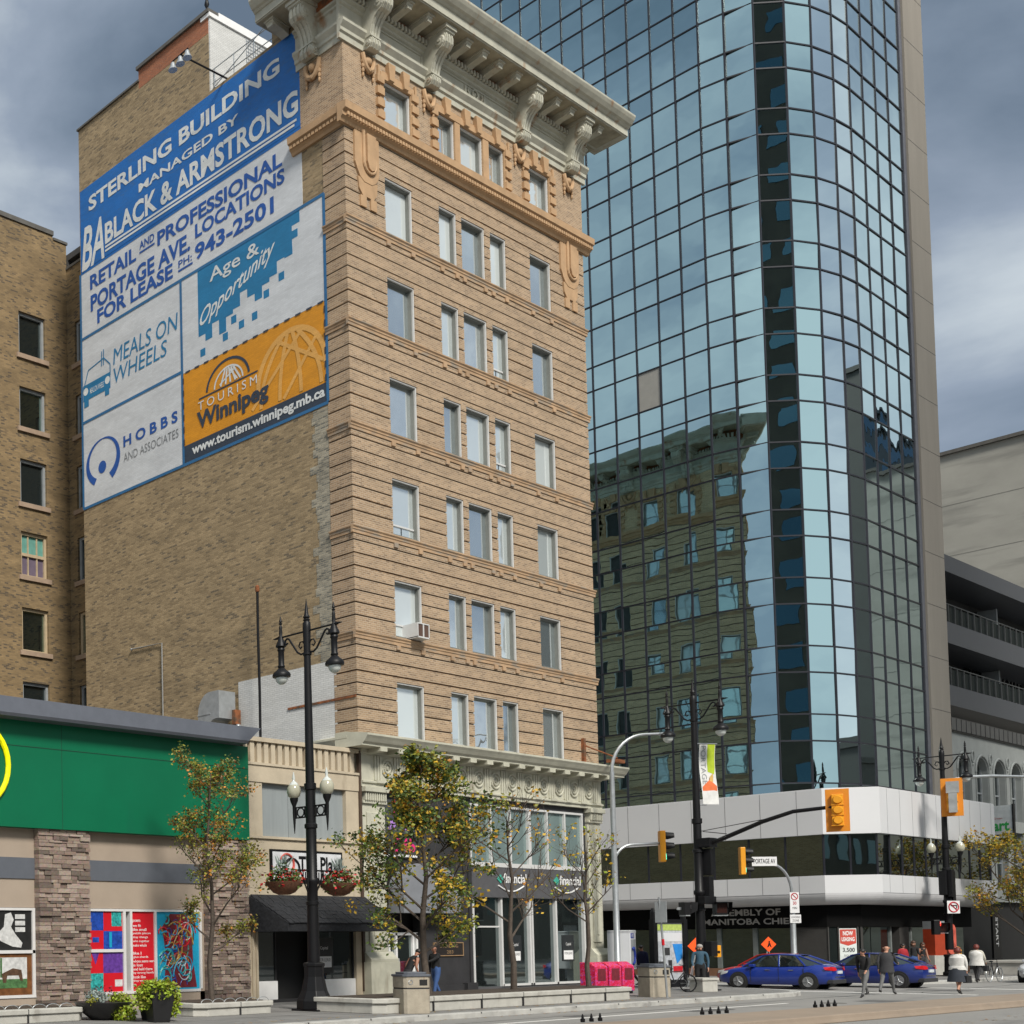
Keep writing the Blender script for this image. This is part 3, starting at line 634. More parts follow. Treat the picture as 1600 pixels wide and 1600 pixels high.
grn = mat('sign_green', (0.05,0.36,0.27), 0.5)
for u0 in (8.1, 12.0):
    mb = MB(); mb.poly(FRONT, [(u0+0.02,4.45),(u0+0.25,4.62),(u0+0.42,4.45),(u0+0.25,4.28)], -0.02, 0.01); sg = mb.build('sign_emblem', grn, ster); sub(sg)
    text('lettering', 'financial', FRONT, u0+0.45, u0+2.0, 4.3, 4.68, 0.0, M_WHITE, sg, bold=0.02)
    mb = MB(); mb.tube([FRONT(u0+0.1+1.7*t, 4.2-0.22*math.sin(math.pi*t), 0.0) for t in [i/10 for i in range(11)]], 0.03, 6); mb.build('swoosh', M_WHITE, sg)
for u0 in (9.0, 12.75):
    mb = MB(); mb.fbox(FRONT,u0,u0+0.85,1.25,2.3,-0.15,-0.13); nb = mb.build('lease_poster', mat('lease_poster_black_%d' % int(u0), (0.015,0.018,0.02), 0.5), ster); sub(nb)
    text('lettering', 'Capital', FRONT, u0+0.25, u0+0.62, 1.85, 2.0, -0.127, M_WHITE, nb)
    mb = MB(); mb.fbox(FRONT,u0+0.08,u0+0.75,1.32,1.68,-0.13,-0.122); pp = mb.build('lease_notice', M_WHITE, nb)
    text('lettering', 'FOR LEASE', FRONT, u0+0.13, u0+0.70, 1.52, 1.62, -0.119, M_CHAR, nb)
# rusty iron sign bracket on the right
mb = MB(); mb.fbox(FRONT,14.35,14.5,9.35,10.35,0.0,0.12); mb.tube([FRONT(14.45,10.05,0.1),FRONT(15.7,9.55,0.75)],0.03,6); mb.fbox(FRONT,15.3,16.2,9.36,9.5,0.5,0.8); mb.build('rusty_sign_bracket', M_RUST, ster)

# ---- the painted signs on the party wall
def panel(name, y0, y1, z0, z1, d, m, parent=None):
    mb = MB(); mb.fbox(LEFT, y0, y1, z0, z1, -0.02, d); o = mb.build(name, m, parent or ster); return sub(o)
def mt(s, y0, y1, z0, z1, m, parent, d=0.004, bold=0.01, shear=0.0, spacing=1.0):
    return text('lettering', s, MUR, y0, y1, z0, z1, d, m, parent, bold, shear, spacing)
def mpoly(name, pts, d, m, parent):
    mb = MB(); mb.add([MUR(y, z, d) for y, z in pts], [tuple(range(len(pts)))]); return mb.build(name, m, parent, fix=False)
def mlines(name, segs, wd, d, m, parent):
    mb = MB()
    for (a, b), (c, e) in segs:
        v = Vector((c-a, e-b)); nn = Vector((-v.y, v.x)).normalized()*wd/2
        d += 0.0005; mb.add([MUR(a+nn.x,b+nn.y,d),MUR(c+nn.x,e+nn.y,d),MUR(c-nn.x,e-nn.y,d),MUR(a-nn.x,b-nn.y,d)], [(0,1,2,3)])
    return mb.build(name, m, parent, fix=False)
def mcurve(name, pts, wd, d, m, parent, w2=None):
    mb = MB(); n = len(pts); L = []; w2 = wd if w2 is None else w2
    for i, p in enumerate(pts):
        a = Vector(pts[max(0,i-1)]); b = Vector(pts[min(n-1,i+1)]); t = (b-a).normalized(); q = Vector((-t.y,t.x))*(wd+(w2-wd)*i/(n-1))/2
        L.append((Vector(p)+q, Vector(p)-q))
    for i in range(n-1):
        mb.add([MUR(*L[i][0],d),MUR(*L[i+1][0],d),MUR(*L[i+1][1],d),MUR(*L[i][1],d)], [(0,1,2,3)])
    return mb.build(name, m, parent, fix=False)
pA = panel('painted_sign', 1.87, 14.0, 31.95, 35.72, -0.008, P_BLUE)
mt('STERLING BUILDING', 13.42, 2.78, 34.53, 35.20, P_WHITE, pA, bold=0.03)
mt('MANAGED BY', 10.28, 4.80, 33.79, 34.16, P_WHITE, pA, bold=0.025)
mt('BLACK & ARMSTRONG', 12.40, 1.97, 32.56, 33.5, P_WHITE, pA, bold=0.03)
mt('BA', 13.93, 12.45, 32.02, 33.95, P_WHITE, pA, bold=0.02, shear=0.25)
mlines('underline', [((12.4,32.45),(2.05,32.35)),((12.4,32.28),(2.15,32.2))], 0.09, 0.004, P_WHITE, pA)
pB = panel('painted_sign', 1.87, 14.0, 28.98, 31.92, -0.008, P_PALE)
mt('RETAIL', 13.40, 10.50, 30.98, 31.62, P_TXT, pB, bold=0.03); mt('AND', 10.30, 9.42, 31.33, 31.67, P_TXT, pB, bold=0.02); mt('PROFESSIONAL', 9.24, 2.75, 30.98, 31.60, P_TXT, pB, bold=0.03)
mt('PORTAGE AVE.', 13.38, 7.42, 29.98, 30.72, P_TXT, pB, bold=0.03); mt('LOCATIONS', 7.14, 2.65, 30.30, 30.88, P_TXT, pB, bold=0.03)
mt('FOR LEASE', 12.97, 8.40, 29.28, 29.92, P_TXT, pB, bold=0.03); mt('PH:', 8.08, 7.34, 29.52, 29.82, P_TXT, pB); mt('943-2501', 7.17, 3.18, 29.40, 30.06, P_TXT, pB, bold=0.03)
mlines('underline', [((10.3,31.2),(9.4,31.2)),((8.1,29.4),(7.3,29.4))], 0.08, 0.004, P_TXT, pB)
mlines('blue_border', [((14.03,31.93),(1.87,31.93)),((14.0,32.06),(1.87,32.06))], 0.05, 0.002, P_BLUE, pB)
pC = panel('painted_sign', 8.02, 14.0, 25.2, 28.98, -0.0078, P_PALE)
def serif(s, y0, y1, z0, z1, m, parent):
    o = mt(s, y0, y1, z0, z1, m, parent, bold=0.0, shear=0.12)
    return o
serif('MEALS ON', 12.0, 8.17, 27.05, 27.76, P_TEAL, pC); serif('WHEELS', 12.0, 8.8, 26.22, 26.9, P_TEAL, pC)
mlines('van_outline', [((13.9,26.75),(13.6,27.45)),((13.6,27.45),(12.6,27.62)),((12.6,27.62),(12.2,27.2)),((12.2,27.2),(12.2,26.7)),((12.75,27.3),(12.72,27.95)),((12.62,27.3),(12.6,28.0)),((13.9,26.75),(12.2,26.75))], 0.05, 0.004, P_TEAL, pC)
mpoly('van_body', [(13.95,26.15),(12.2,26.15),(12.2,26.85),(13.95,26.85)], 0.004, P_TEAL, pC)
mpoly('van_wheel', [(13.9,25.85),(13.6,25.85),(13.6,26.15),(13.9,26.15)], 0.004, P_TEAL, pC); mpoly('van_wheel', [(12.55,25.9),(12.28,25.9),(12.28,26.15),(12.55,26.15)], 0.004, P_TEAL, pC)
mt('MEALS ON WHEELS', 13.5, 12.6, 26.35, 26.6, P_WHITE, pC, d=0.008)
for y in (13.78, 12.38): mpoly('van_headlight', [(y+0.16*math.cos(a), 26.55+0.17*math.sin(a)) for a in [R(x) for x in range(0,360,30)]], 0.008, P_WHITE, pC)
pD = panel('painted_sign', 8.02, 14.0, 21.4, 25.2, -0.0078, P_PALE)
mt('H O B B S', 11.45, 8.27, 23.26, 23.74, P_TXT, pD, bold=0.03); mt('AND ASSOCIATES', 11.45, 8.24, 22.62, 22.98, P_GREY, pD, bold=-0.008)
ring = [(12.75+0.98*math.cos(a)*1.0, 23.15+0.95*math.sin(a)) for a in [R(x) for x in range(-60,250,10)]]
mcurve('ring_emblem', ring[:16], 0.30, 0.004, P_TXT, pD, 0.05); mcurve('ring_emblem', ring[15:], 0.05, 0.004, P_TXT, pD, 0.34)
mpoly('ring_dot', [(12.79+0.25*math.cos(a), 22.86+0.27*math.sin(a)) for a in [R(x) for x in range(0,360,20)]], 0.004, P_TXT, pD)
pE = panel('painted_sign', 0.97, 7.94, 25.1, 28.97, -0.0078, P_PALE)
# teal block with a broken stair edge of squares
teal = MB(); g = 0.36
stair = [28.9,28.9,28.9,28.9,28.9,28.9,28.9,28.9,28.9,28.9,28.9,28.9,28.9,28.9]
low = [26.25,25.95,26.5,25.9,26.45,26.6,27.1,26.75,26.45,26.9,27.05,27.5,27.45,28.5]
for i, zl in enumerate(low): teal.fbox(LEFT, 7.06-g*(i+1)+0.001, 7.06-g*i, zl, 28.93, -0.0078, -0.003)
rr = random.Random(5)
for (y_, z_) in ((6.85,25.55),(5.67,25.7),(5.23,26.2),(4.85,25.85),(4.2,25.9),(3.62,26.5),(2.9,26.85),(2.5,27.6),(2.25,28.15)):
    teal.fbox(LEFT, y_-0.13, y_+0.13, z_-0.15, z_+0.15, -0.0078, -0.0022)
teal.build('teal_block', P_TEAL, pE)
mt('Age &', 6.42, 3.9, 28.02, 28.72, P_WHITE, pE, d=0.006)
text('lettering', 'Opportunity', lambda u, z, d: (-d, u, z+0.33*(7.0-u)), 6.98, 3.15, 26.40, 27.22, 0.006, P_WHITE, pE, bold=0.012, shear=0.45)
pF = panel('painted_sign', 0.97, 7.94, 22.12, 25.08, -0.0078, P_ORANGE)
pG = panel('painted_sign', 0.97, 7.94, 21.42, 22.12, -0.0078, P_NAVY)
for nm, ax, az, rx, rz in (('globe_arc', 2.55, 22.9, 1.55, 1.75),):
    mcurve(nm, [(ax+rx*math.cos(a), az+rz*math.sin(a)) for a in [R(x) for x in range(0,181,10)]], 0.2, 0.004, P_ORANGE2, pF)
    for k in (-0.9, -0.3, 0.35, 0.95): mcurve('globe_meridian', [(ax+k*1.5*(1-0.75*t*t), 22.2+t*2.35) for t in [i/8 for i in range(9)]], 0.16, 0.0055+0.0008*k, P_ORANGE2, pF)
    mlines('globe_strut', [((1.1,23.0),(3.2,24.5)),((4.4,22.3),(2.0,24.5)),((2.9,22.2),(1.3,24.1))], 0.14, 0.0045, P_ORANGE2, pF)
mt('TOURISM', 7.14, 4.14, 23.28, 23.62, P_WHITE, pF, d=0.012, spacing=1.5, bold=0.0)
mt('Winnipeg', 7.22, 3.6, 22.35, 23.22, P_NAVY, pF, d=0.012, bold=0.035)
mt('www.tourism.winnipeg.mb.ca', 7.52, 1.07, 21.52, 22.02, P_WHITE, pG, bold=0.035)
mcurve('arch_line', [(5.6+1.08*math.cos(a), 23.78+1.0*math.sin(a)) for a in [R(x) for x in range(5,176,10)]], 0.10, 0.004, P_NAVY, pF)
mlines('arch_base', [((7.1,23.74),(4.1,23.74))], 0.06, 0.004, P_NAVY, pF)
mcurve('small_globe', [(5.55+0.72*math.cos(a), 23.82+0.66*math.sin(a)) for a in [R(x) for x in range(0,181,12)]], 0.07, 0.005, P_WHITE, pF)
for k in (-0.6,-0.35,-0.1,0.15,0.4): mlines('small_globe_rib', [((5.55+k,23.82),(5.55+k*0.4,24.42))], 0.08, 0.005, P_WHITE, pF)
mlines('small_globe_rib', [((5.1,23.84),(5.55,24.44)),((6.0,23.9),(5.2,24.3))], 0.06, 0.0055, P_WHITE, pF)
# blue frame lines and dashes
fr = []
fr += [((14.03,21.36),(0.92,21.36)),((7.98,21.4),(7.98,28.98)),((0.94,21.4),(0.94,28.98)),((14.03,28.98),(0.92,28.98)),((14.0,25.2),(8.0,25.2)),((14.03,21.36),(14.03,31.95))]
mlines('mural_border', fr, 0.12, 0.006, P_TRIM, ster)
ds = []
for k in range(14): ds.append(((7.8-k*0.5,25.09),(7.55-k*0.5,25.09)))
for k in range(6): ds += [((7.92,24.9-k*0.5),(7.92,24.65-k*0.5)),((1.0,24.9-k*0.5),(1.0,24.65-k*0.5))]
mlines('dashed_border', ds, 0.07, 0.007, P_NAVY, ster)
# ------------------------------------------------------------------ ground
def struct(name, mb, m, **k): return tag(mb.build(name, m, None, **k), kind='structure')
M_ROAD = mat('road_surface', (0.225,0.218,0.205), 0.85, var=0.10, scale=0.7, bump=0.25, bscale=25, stretch=(0.25,1,1), stain=((0.15,0.145,0.14),0.8,(0.18,1,1),0.60))
M_WALK = mat('sidewalk_paving', (0.185,0.18,0.172), 0.85, var=0.16, scale=1.1, bump=0.2, bscale=25, stain=((0.12,0.118,0.115),1.6,(1,1,1),0.60))
M_KERB = mat('kerb_concrete', (0.40,0.395,0.37), 0.85, var=0.18, scale=2, bump=0.4, bscale=14, stain=((0.20,0.19,0.18),2.5,(0.5,1,1),0.58))
M_MED = mat('median_concrete', (0.26,0.205,0.155), 0.85, var=0.10, scale=0.8, bump=0.2, bscale=25, stain=((0.17,0.14,0.115),1.2,(0.3,1,1),0.62))
M_LINE = mat('road_paint', (0.62,0.61,0.58), 0.7, var=0.15, scale=6)
mb = MB(); mb.box(-900,1200,-900,1200,-0.5,0.0); struct('road', mb, M_ROAD)
def rounded(x0, x1, y0, y1, r, which):
    pts = []
    for (cx, cy, a0) in ((x1-r,y0+r,270),(x1-r,y1-r,0),(x0+r,y1-r,90),(x0+r,y0+r,180)):
        for k in range(0, 91, 10): pts.append((cx+r*math.cos(R(a0+k)), cy+r*math.sin(R(a0+k))))
    return pts
def pavement(x0, x1, y0, y1, r, nm):
    mb = MB(); mb.plan(rounded(x0,x1,y0,y1,r,0), -0.1, 0.146); struct('kerb', mb, M_KERB, bevel=0.02)
    mb = MB(); mb.plan(rounded(x0+0.3,x1-0.3,y0+0.3,y1-0.3,r-0.3,0), 0.1, 0.15); struct('sidewalk', mb, M_WALK)
pavement(-80, 18.2, -7.35, 90, 4.0, 'near'); pavement(29.5, 140, -6.2, 90, 4.0, 'far'); pavement(-160, 140, -80, -25, 4.0, 'south')
mb = MB(); k = -60
while k < 14: mb.box(k,k+0.03,-7.36,-7.04,0.1,0.1475); k += 2.4
struct('kerb_joints', mb, M_CHAR)
mb = MB(); k = -40
while k < 17: mb.box(k,k+0.02,-7.0,-0.3,0.14,0.1515); k += 1.5
for y in (-5.2,-3.6,-2.0): mb.box(-40,17,y,y+0.02,0.14,0.1515)
struct('paving_joints', mb, M_CHAR)
mb = MB(); mb.add([(-60,-10.15,0),(60,-14.65,0),(60,-16.1,0),(-60,-12.6,0),(-60,-10.2,0.2),(60,-14.7,0.2),(60,-16.04,0.2),(-60,-12.5,0.2)],
    [(0,3,2,1),(4,5,6,7),(0,1,5,4),(1,2,6,5),(2,3,7,6),(3,0,4,7)])
struct('median', mb, M_MED, bevel=0.03)
mb = MB(); mb.box(-60,9,-9.35,-9.23,0,0.004)
for k in range(8): mb.box(-50+k*9,-47+k*9,-19.6,-19.48,0,0.004)
mb.box(19.6,20.0,-11,1,0,0.004); mb.box(26.6,27.0,-10.5,1,0,0.004); mb.box(12,60,-16.9,-16.78,0,0.004)
struct('road_markings', mb, M_LINE)
M_PATCH = mat('asphalt_patch', (0.10,0.098,0.095), 0.9, var=0.2, scale=3, bump=0.3)
rr = random.Random(41); mb = MB()
for (cx, cy, w_, h_) in ((3.0,-9.6,2.4,0.8),(12.5,-10.6,1.6,1.1),(24.0,-8.6,1.2,2.2),(30.5,-11.0,2.6,0.7),(-2.5,-8.8,1.2,0.5),(8,-18,3,1),(16,-19.5,1.5,1.5)):
    pts = []
    for k in range(14): a = k*0.4488; q = 1/max(abs(math.cos(a)),abs(math.sin(a))); pts.append((cx+w_/2*q*math.cos(a)*rr.uniform(0.85,1.05), cy+h_/2*q*math.sin(a)*rr.uniform(0.85,1.05), 0.0035))
    mb.add(pts, [tuple(range(14))])
struct('road_patches', mb, M_PATCH)
mb = MB()
for (x0, y0, x1, y1) in ((-8,-8.6,18,-8.35),(19,-9.0,38,-8.2),(6,-7.6,7.2,-12),(14.2,-7.5,13.4,-12.3),(22,-6,23.2,-12),(27.5,-2,27.9,-10),(-2,-17.5,14,-17.2),(3,-16,3.6,-22),(11,-16.2,10.5,-24)):
    P_ = []; n_ = 22
    for i in range(n_+1): t_ = i/n_; P_.append(Vector((x0+(x1-x0)*t_+rr.gauss(0,0.05), y0+(y1-y0)*t_+rr.gauss(0,0.05), 0.0045)))
    dv_ = Vector((x1-x0,y1-y0,0)).normalized(); nn = Vector((-dv_.y,dv_.x,0))*0.022
    for a, b in zip(P_[:-1], P_[1:]): mb.add([a+nn, b+nn, b-nn, a-nn], [(0,1,2,3)])
struct('road_cracks', mb, M_TAR)
mb = MB()
for (x, y) in ((10.0,-10.2),(21.0,-7.2)): mb.lathe((x,y,0.0),[(0.36,0.0),(0.36,0.006),(0.30,0.007),(0.29,0.004),(0.0,0.004)],20)
struct('manhole_covers', mb, M_COPING)

# ------------------------------------------------------------------ rear brick block (light court on the left)
rear = thing('brick_building', 'yellow-brown brick back block with stacked sash windows left of the painted wall', 'building', (-6,18,0), world=True)
RY = 18.0; rearF = lambda u, z, d: (u, RY-d, z); retF = lambda u, z, d: (2.62-d, u, z)
RWZ = [(29.9,31.95),(26.4,28.35),(22.8,24.9),(19.35,21.45),(15.8,17.85),(12.25,14.35),(8.7,10.8),(5.2,7.2)]
RWU = [(-12.7,-11.1),(-9.0,-7.4),(-4.9,-3.3),(-0.38,1.22)]
mb = MB(); rows = sorted(RWZ); wall_core(mb, rearF, -16, 2.62, RWU, rows, 0.2, 36.0, -0.4, 0.0)
mb.fbox(rearF, -16, 1.78, 36.0, 36.2, -0.4, 0.0); mb.build('front_wall', M_REAR, rear)
mb = MB(); wall_core(mb, retF, 13.6, 18.0, [(16.0,17.45)], rows, 0.2, 34.75, -0.4, 0.0); mb.build('return_wall', M_REAR, rear)
mb = MB(); mb.fbox(rearF,-16,1.80,36.2,36.42,-0.45,0.06); mb.fbox(rearF,1.80,2.68,36.0,36.12,-0.45,0.05); mb.fbox(retF,13.6,18.0,34.75,34.87,-0.45,0.05); mb.build('coping', M_COPING, rear)
M_STONE = mat('window_sill_stone', (0.33,0.24,0.17), 0.8, var=0.15)
glz = [mirror('rear_glass_%d' % i, c, 0.03, wav=0.2, wscale=0.5, dark=dk) for i, (c, dk) in enumerate([((0.25,0.30,0.29),0.6),((0.36,0.48,0.42),0.35),((0.2,0.23,0.22),0.75)])]
M_TANF = mat('tan_wood_frame', (0.46,0.36,0.23), 0.7)
M_TEALB = mat('teal_board', (0.12,0.30,0.25), 0.7); M_LILB = mat('faded_lilac_board', (0.13,0.10,0.14), 0.7)
M_GREYF = mat('grey_window_frame', (0.27,0.29,0.30), 0.5)
def rear_win(F, u0, u1, z0, z1, kind, parent=rear):
    w = MB(); fm = M_TANF if kind in (3, 4) else M_GREYF
    t = 0.13; w.fbox(F,u0,u0+t,z0,z1,-0.3,-0.12); w.fbox(F,u1-t,u1,z0,z1,-0.3,-0.12); w.fbox(F,u0+t,u1-t,z1-t,z1,-0.3,-0.12); w.fbox(F,u0+t,u1-t,z0,z0+0.1,-0.3,-0.12)
    if kind == 3:
        for k in (1, 2): w.fbox(F,u0+(u1-u0)*k/3-0.03,u0+(u1-u0)*k/3+0.03,z0,z1,-0.28,-0.16)
        w.fbox(F,u0+t,u1-t,(z0+z1)/2-0.07,(z0+z1)/2+0.07,-0.28,-0.13)
    o = w.build('window', fm, parent); sub(o)
    if kind == 3:
        g = MB(); g.fbox(F,u0+t,u1-t,(z0+z1)/2,z1-t,-0.25,-0.22); g.build('upper_pane', M_TEALB, o)
        g = MB(); g.fbox(F,u0+t,u1-t,z0+0.1,(z0+z1)/2,-0.25,-0.22); g.build('lower_pane', M_LILB, o)
    else:
        g = MB(); g.fbox(F,u0+t,u1-t,z0+0.1,z1-t,-0.27,-0.23); g.build('pane', glz[(0,1,2,0,1)[kind]], o)
    g = MB(); g.fbox(F,u0-0.16,u1+0.16,z0-0.22,z0-0.002,-0.2,0.10); g.build('sill', M_STONE, o)
for i, (a, b) in enumerate(RWZ):
    for j, (p, q) in enumerate(RWU): rear_win(rearF, p, q, a, b, (0,1,2,3,4,0,1,0)[i] if j == 3 else 0)
    rear_win(retF, 16.0, 17.45, a, b, 4 if i == 4 else 0)
mb = MB(); mb.box(-16,2.5,18.3,30,34.5,34.7); mb.box(-16,-15.6,18.1,30,0.2,35.8); mb.build('roof', M_TAR, rear)

# ------------------------------------------------------------------ green-fronted store
M_GREEN = mat('green_cladding', (0.001,0.125,0.056), 0.5, var=0.07, scale=0.6, spec=0.3, stain=((0.004,0.11,0.055),0.9,(1.2,1,0.12),0.6))
M_FASC = mat('grey_roof_fascia', (0.115,0.125,0.15), 0.45, var=0.07)
M_STUC = mat('beige_stucco', (0.34,0.275,0.215), 0.85, var=0.07, scale=1.2, bump=0.1, bscale=60)
M_BAND = mat('slate_band', (0.10,0.11,0.13), 0.6, var=0.06)
def ledgestone(name):
    m, n, l, b = newmat(name); b.inputs['Roughness'].default_value = 0.85
    oi = n.new('ShaderNodeNewGeometry'); r = n.new('ShaderNodeValToRGB')
    r.color_ramp.elements[0].color = (0.11,0.085,0.07,1); r.color_ramp.elements[1].color = (0.36,0.29,0.24,1)
    e = r.color_ramp.elements.new(0.5); e.color = (0.24,0.175,0.14,1)
    l.new(oi.outputs['Random Per Island'], r.inputs[0]); t = n.new('ShaderNodeTexCoord'); nz = n.new('ShaderNodeTexNoise'); nz.inputs['Scale'].default_value = 14; nz.inputs['Detail'].default_value = 5
    l.new(t.outputs['Object'], nz.inputs['Vector']); x = n.new('ShaderNodeMix'); x.data_type = 'RGBA'; x.blend_type = 'MULTIPLY'; x.inputs[0].default_value = 0.6
    l.new(r.outputs[0], x.inputs[6]); l.new(nz.outputs['Color'], x.inputs[7]); x2 = n.new('ShaderNodeMix'); x2.data_type = 'RGBA'; x2.blend_type = 'ADD'; x2.inputs[0].default_value = 0.25
    l.new(x.outputs[2], x2.inputs[6]); l.new(r.outputs[0], x2.inputs[7]); l.new(x2.outputs[2], b.inputs['Base Color'])
    bp = n.new('ShaderNodeBump'); bp.inputs['Strength'].default_value = 0.6; bp.inputs['Distance'].default_value = 0.03; l.new(nz.outputs['Fac'], bp.inputs['Height']); l.new(bp.outputs[0], b.inputs['Normal'])
    return m
M_LEDGE = ledgestone('stacked_ledgestone')
gs = thing('storefront_building', 'low store with broad green fascia, grey roof edge and stacked stone pillars', 'building', (-14,7,0), world=True)
mb = MB(); mb.box(-30,-5.95,-0.30,0.2,5.36,8.34); mb.build('green_fascia', M_GREEN, gs)
mb = MB(); mb.box(-30,-5.95,-0.308,-0.29,7.62,7.632)
for x in (-13.7,-21.0): mb.box(x,x+0.008,-0.304,-0.29,5.36,8.34)
mb.build('panel_joints', M_DARK, gs)
mb = MB(); mb.prof(lambda u,z,d:(u,-d,z), [(-0.3,8.34),(0.75,8.34),(0.80,8.42),(0.80,8.86),(-0.3,9.0)], -30, -6.45); mb.add([(-6.45,-0.8,8.42),(-6.45,-0.8,8.86),(-6.45,0.3,9.0),(-6.45,0.3,8.34),(-6.45,-0.75,8.34),(-5.9,-0.8,8.86),(-5.9,0.3,9.0),(-5.9,0.3,8.88),(-5.9,-0.3,8.84)],
    [(1,5,6,2),(0,5,1),(0,4,8,5),(4,3,7,8),(5,8,7,6)]); mb.build('roof_fascia', M_FASC, gs)
mb = MB(); mb.box(-30,-5.95,0.2,14,8.3,8.5); mb.box(-30,-6.0,13.8,14,0.2,8.5); mb.box(-30,-29.8,0,14,0.2,8.5); mb.box(-6.1,-5.95,0.2,14,0.2,8.5); mb.build('roof', M_TAR, gs)
mb = MB(); mb.box(-30,-5.95,0.0,0.4,3.14,5.36)
for a, b in ((-14.5,-12.63),(-7.97,-5.95)): mb.box(a,b,0.0,0.4,0.15,3.14)
mb.box(-30,-5.95,0.0,0.4,0.15,0.62); mb.box(-30,-5.95,0.3,0.4,0.62,3.14); mb.build('stucco_wall', M_STUC, gs)
mb = MB(); mb.box(-30,-14.52,-0.035,0.0,3.95,4.54); mb.box(-12.62,-7.8,-0.035,0.0,3.95,4.54); mb.build('slate_band', M_BAND, gs)
rr = random.Random(11)
def stone_pillar(x0, x1):
    mb = MB(); z = 0.15
    while z < 5.35:
        h = rr.uniform(0.06, 0.15); h = min(h, 5.36-z); x = x0
        while x < x1-0.02:
            L = rr.uniform(0.16, 0.55); L = x1-x if x1-x-L < 0.12 else L
            mb.box(x+0.006, x+L-0.006, -0.20-rr.uniform(0,0.07), 0.0, z+0.006, z+h-0.004); x += L
        z += h
    mb.box(x0+0.01,x1-0.01,-0.17,0.0,0.15,5.35)
    return mb.build('stone_pillar', M_LEDGE, gs)
stone_pillar(-14.52,-12.63); stone_pillar(-7.78,-5.95); stone_pillar(-22.4,-20.5)
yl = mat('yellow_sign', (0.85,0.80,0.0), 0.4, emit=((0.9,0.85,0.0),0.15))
mb = MB(); mb.tube([(-16.75+1.08*math.cos(a),-0.36,7.03+1.12*math.sin(a)) for a in [R(x) for x in range(0,361,12)]],0.075,8); mb.build('yellow_ring', yl, gs)
# printed window pictures
M_FRW = mat('window_frame_white', (0.62,0.61,0.60), 0.4, var=0.04)
mb = MB()
mb.box(-12.63,-7.97,-0.03,0.25,3.06,3.13); mb.box(-12.63,-7.97,-0.03,0.25,0.62,0.70)
for x in (-12.66,-11.17,-10.90,-9.90,-7.98): mb.box(x,x+(0.09 if x != -11.17 else 0.10),-0.03,0.25,0.70,3.06)
mb.box(-12.6,-11.17,-0.03,0.25,1.86,1.95); mb.box(-20.4,-14.5,-0.03,0.25,3.06,3.13); mb.box(-20.4,-14.5,-0.03,0.25,0.62,0.70); mb.box(-20.4,-14.5,-0.03,0.25,1.86,1.95); mb.box(-14.62,-14.52,-0.03,0.25,0.7,3.06); mb.box(-17.6,-17.5,-0.03,0.25,0.7,3.06)
mb.build('window_frame', M_FRW, gs)
PC = {k: mat('print_'+k, c, 0.35, var=v, scale=s) for k, c, v, s in [('red',(0.55,0.01,0.02),0.1,2),('blue',(0.015,0.06,0.33),0.5,9),('teal',(0.03,0.30,0.29),0.75,14),('violet',(0.11,0.04,0.26),0.4,9),('cyan',(0.01,0.32,0.52),0.1,3),('maroon',(0.16,0.02,0.03),0.3,6),('ochre',(0.42,0.26,0.05),0.3,6),('dark',(0.018,0.018,0.018),0.3,4),('wood',(0.15,0.06,0.02),0.4,5),('pale',(0.55,0.55,0.54),0.25,7),('leaf',(0.07,0.16,0.06),0.5,9),('brown',(0.09,0.05,0.03),0.4,8)]}
FG = lambda u, z, d: (u, 0.02-d, z)
def pic(u0, u1, z0, z1, m, nm='printed_panel'):
    mb = MB(); mb.fbox(FG,u0,u1,z0,z1,-0.1,0.0); return sub(mb.build(nm, PC[m], gs))
q1 = pic(-12.57,-11.17,1.95,3.06,'red'); q2 = pic(-12.57,-11.17,0.70,1.86,'violet')
def patch(par, m, pts, d=0.004): mb = MB(); mb.poly(FG, pts, 0.0, d); return mb.build('colour_patch', PC[m], par)
def rect(par, m, a, b, c, e, d=0.004): return patch(par, m, [(a,c),(b,c),(b,e),(a,e)], d)
rect(q1,'blue',-12.57,-11.92,2.5,3.06); rect(q1,'teal',-11.6,-11.2,2.62,3.05); rect(q1,'blue',-11.92,-11.18,1.95,2.48,0.005); rect(q1,'cyan',-11.7,-11.6,2.0,2.45,0.009); rect(q1,'blue',-12.35,-12.1,2.15,2.3)
rect(q2,'red',-12.57,-11.95,1.25,1.85); patch(q2,'violet',[(-12.4,1.85),(-12.1,1.85),(-12.25,1.5)],0.008); rect(q2,'teal',-12.57,-11.95,0.7,1.25); rect(q2,'red',-11.95,-11.18,0.7,1.25); rect(q2,'pale',-11.5,-11.2,0.85,1.05,0.008)
q3 = pic(-10.81,-9.90,0.70,3.06,'red')
for i, s in enumerate(['poem','we fit','like small','puzzle pieces','tiny things','who together','make whole','','like I','glue shards','whose seams were','is lost','and held there','by strong hands','look like','they were','to']):
    if s: text('lettering', s, FG, -10.76, -10.76+0.062*len(s)*(1.25 if i == 0 else 0.9), 2.72-0.118*i, 2.72-0.118*i+(0.10 if i == 0 else 0.082), 0.004, M_WHITE, q3, bold=0.01)
q4 = pic(-9.81,-7.98,0.70,3.06,'cyan')
patch(q4,'maroon',[(-9.55,2.6),(-9.2,3.0),(-8.6,3.0),(-8.3,2.7),(-8.25,1.6),(-8.1,0.75),(-9.5,0.75),(-9.4,1.7)])
rr2 = random.Random(21)
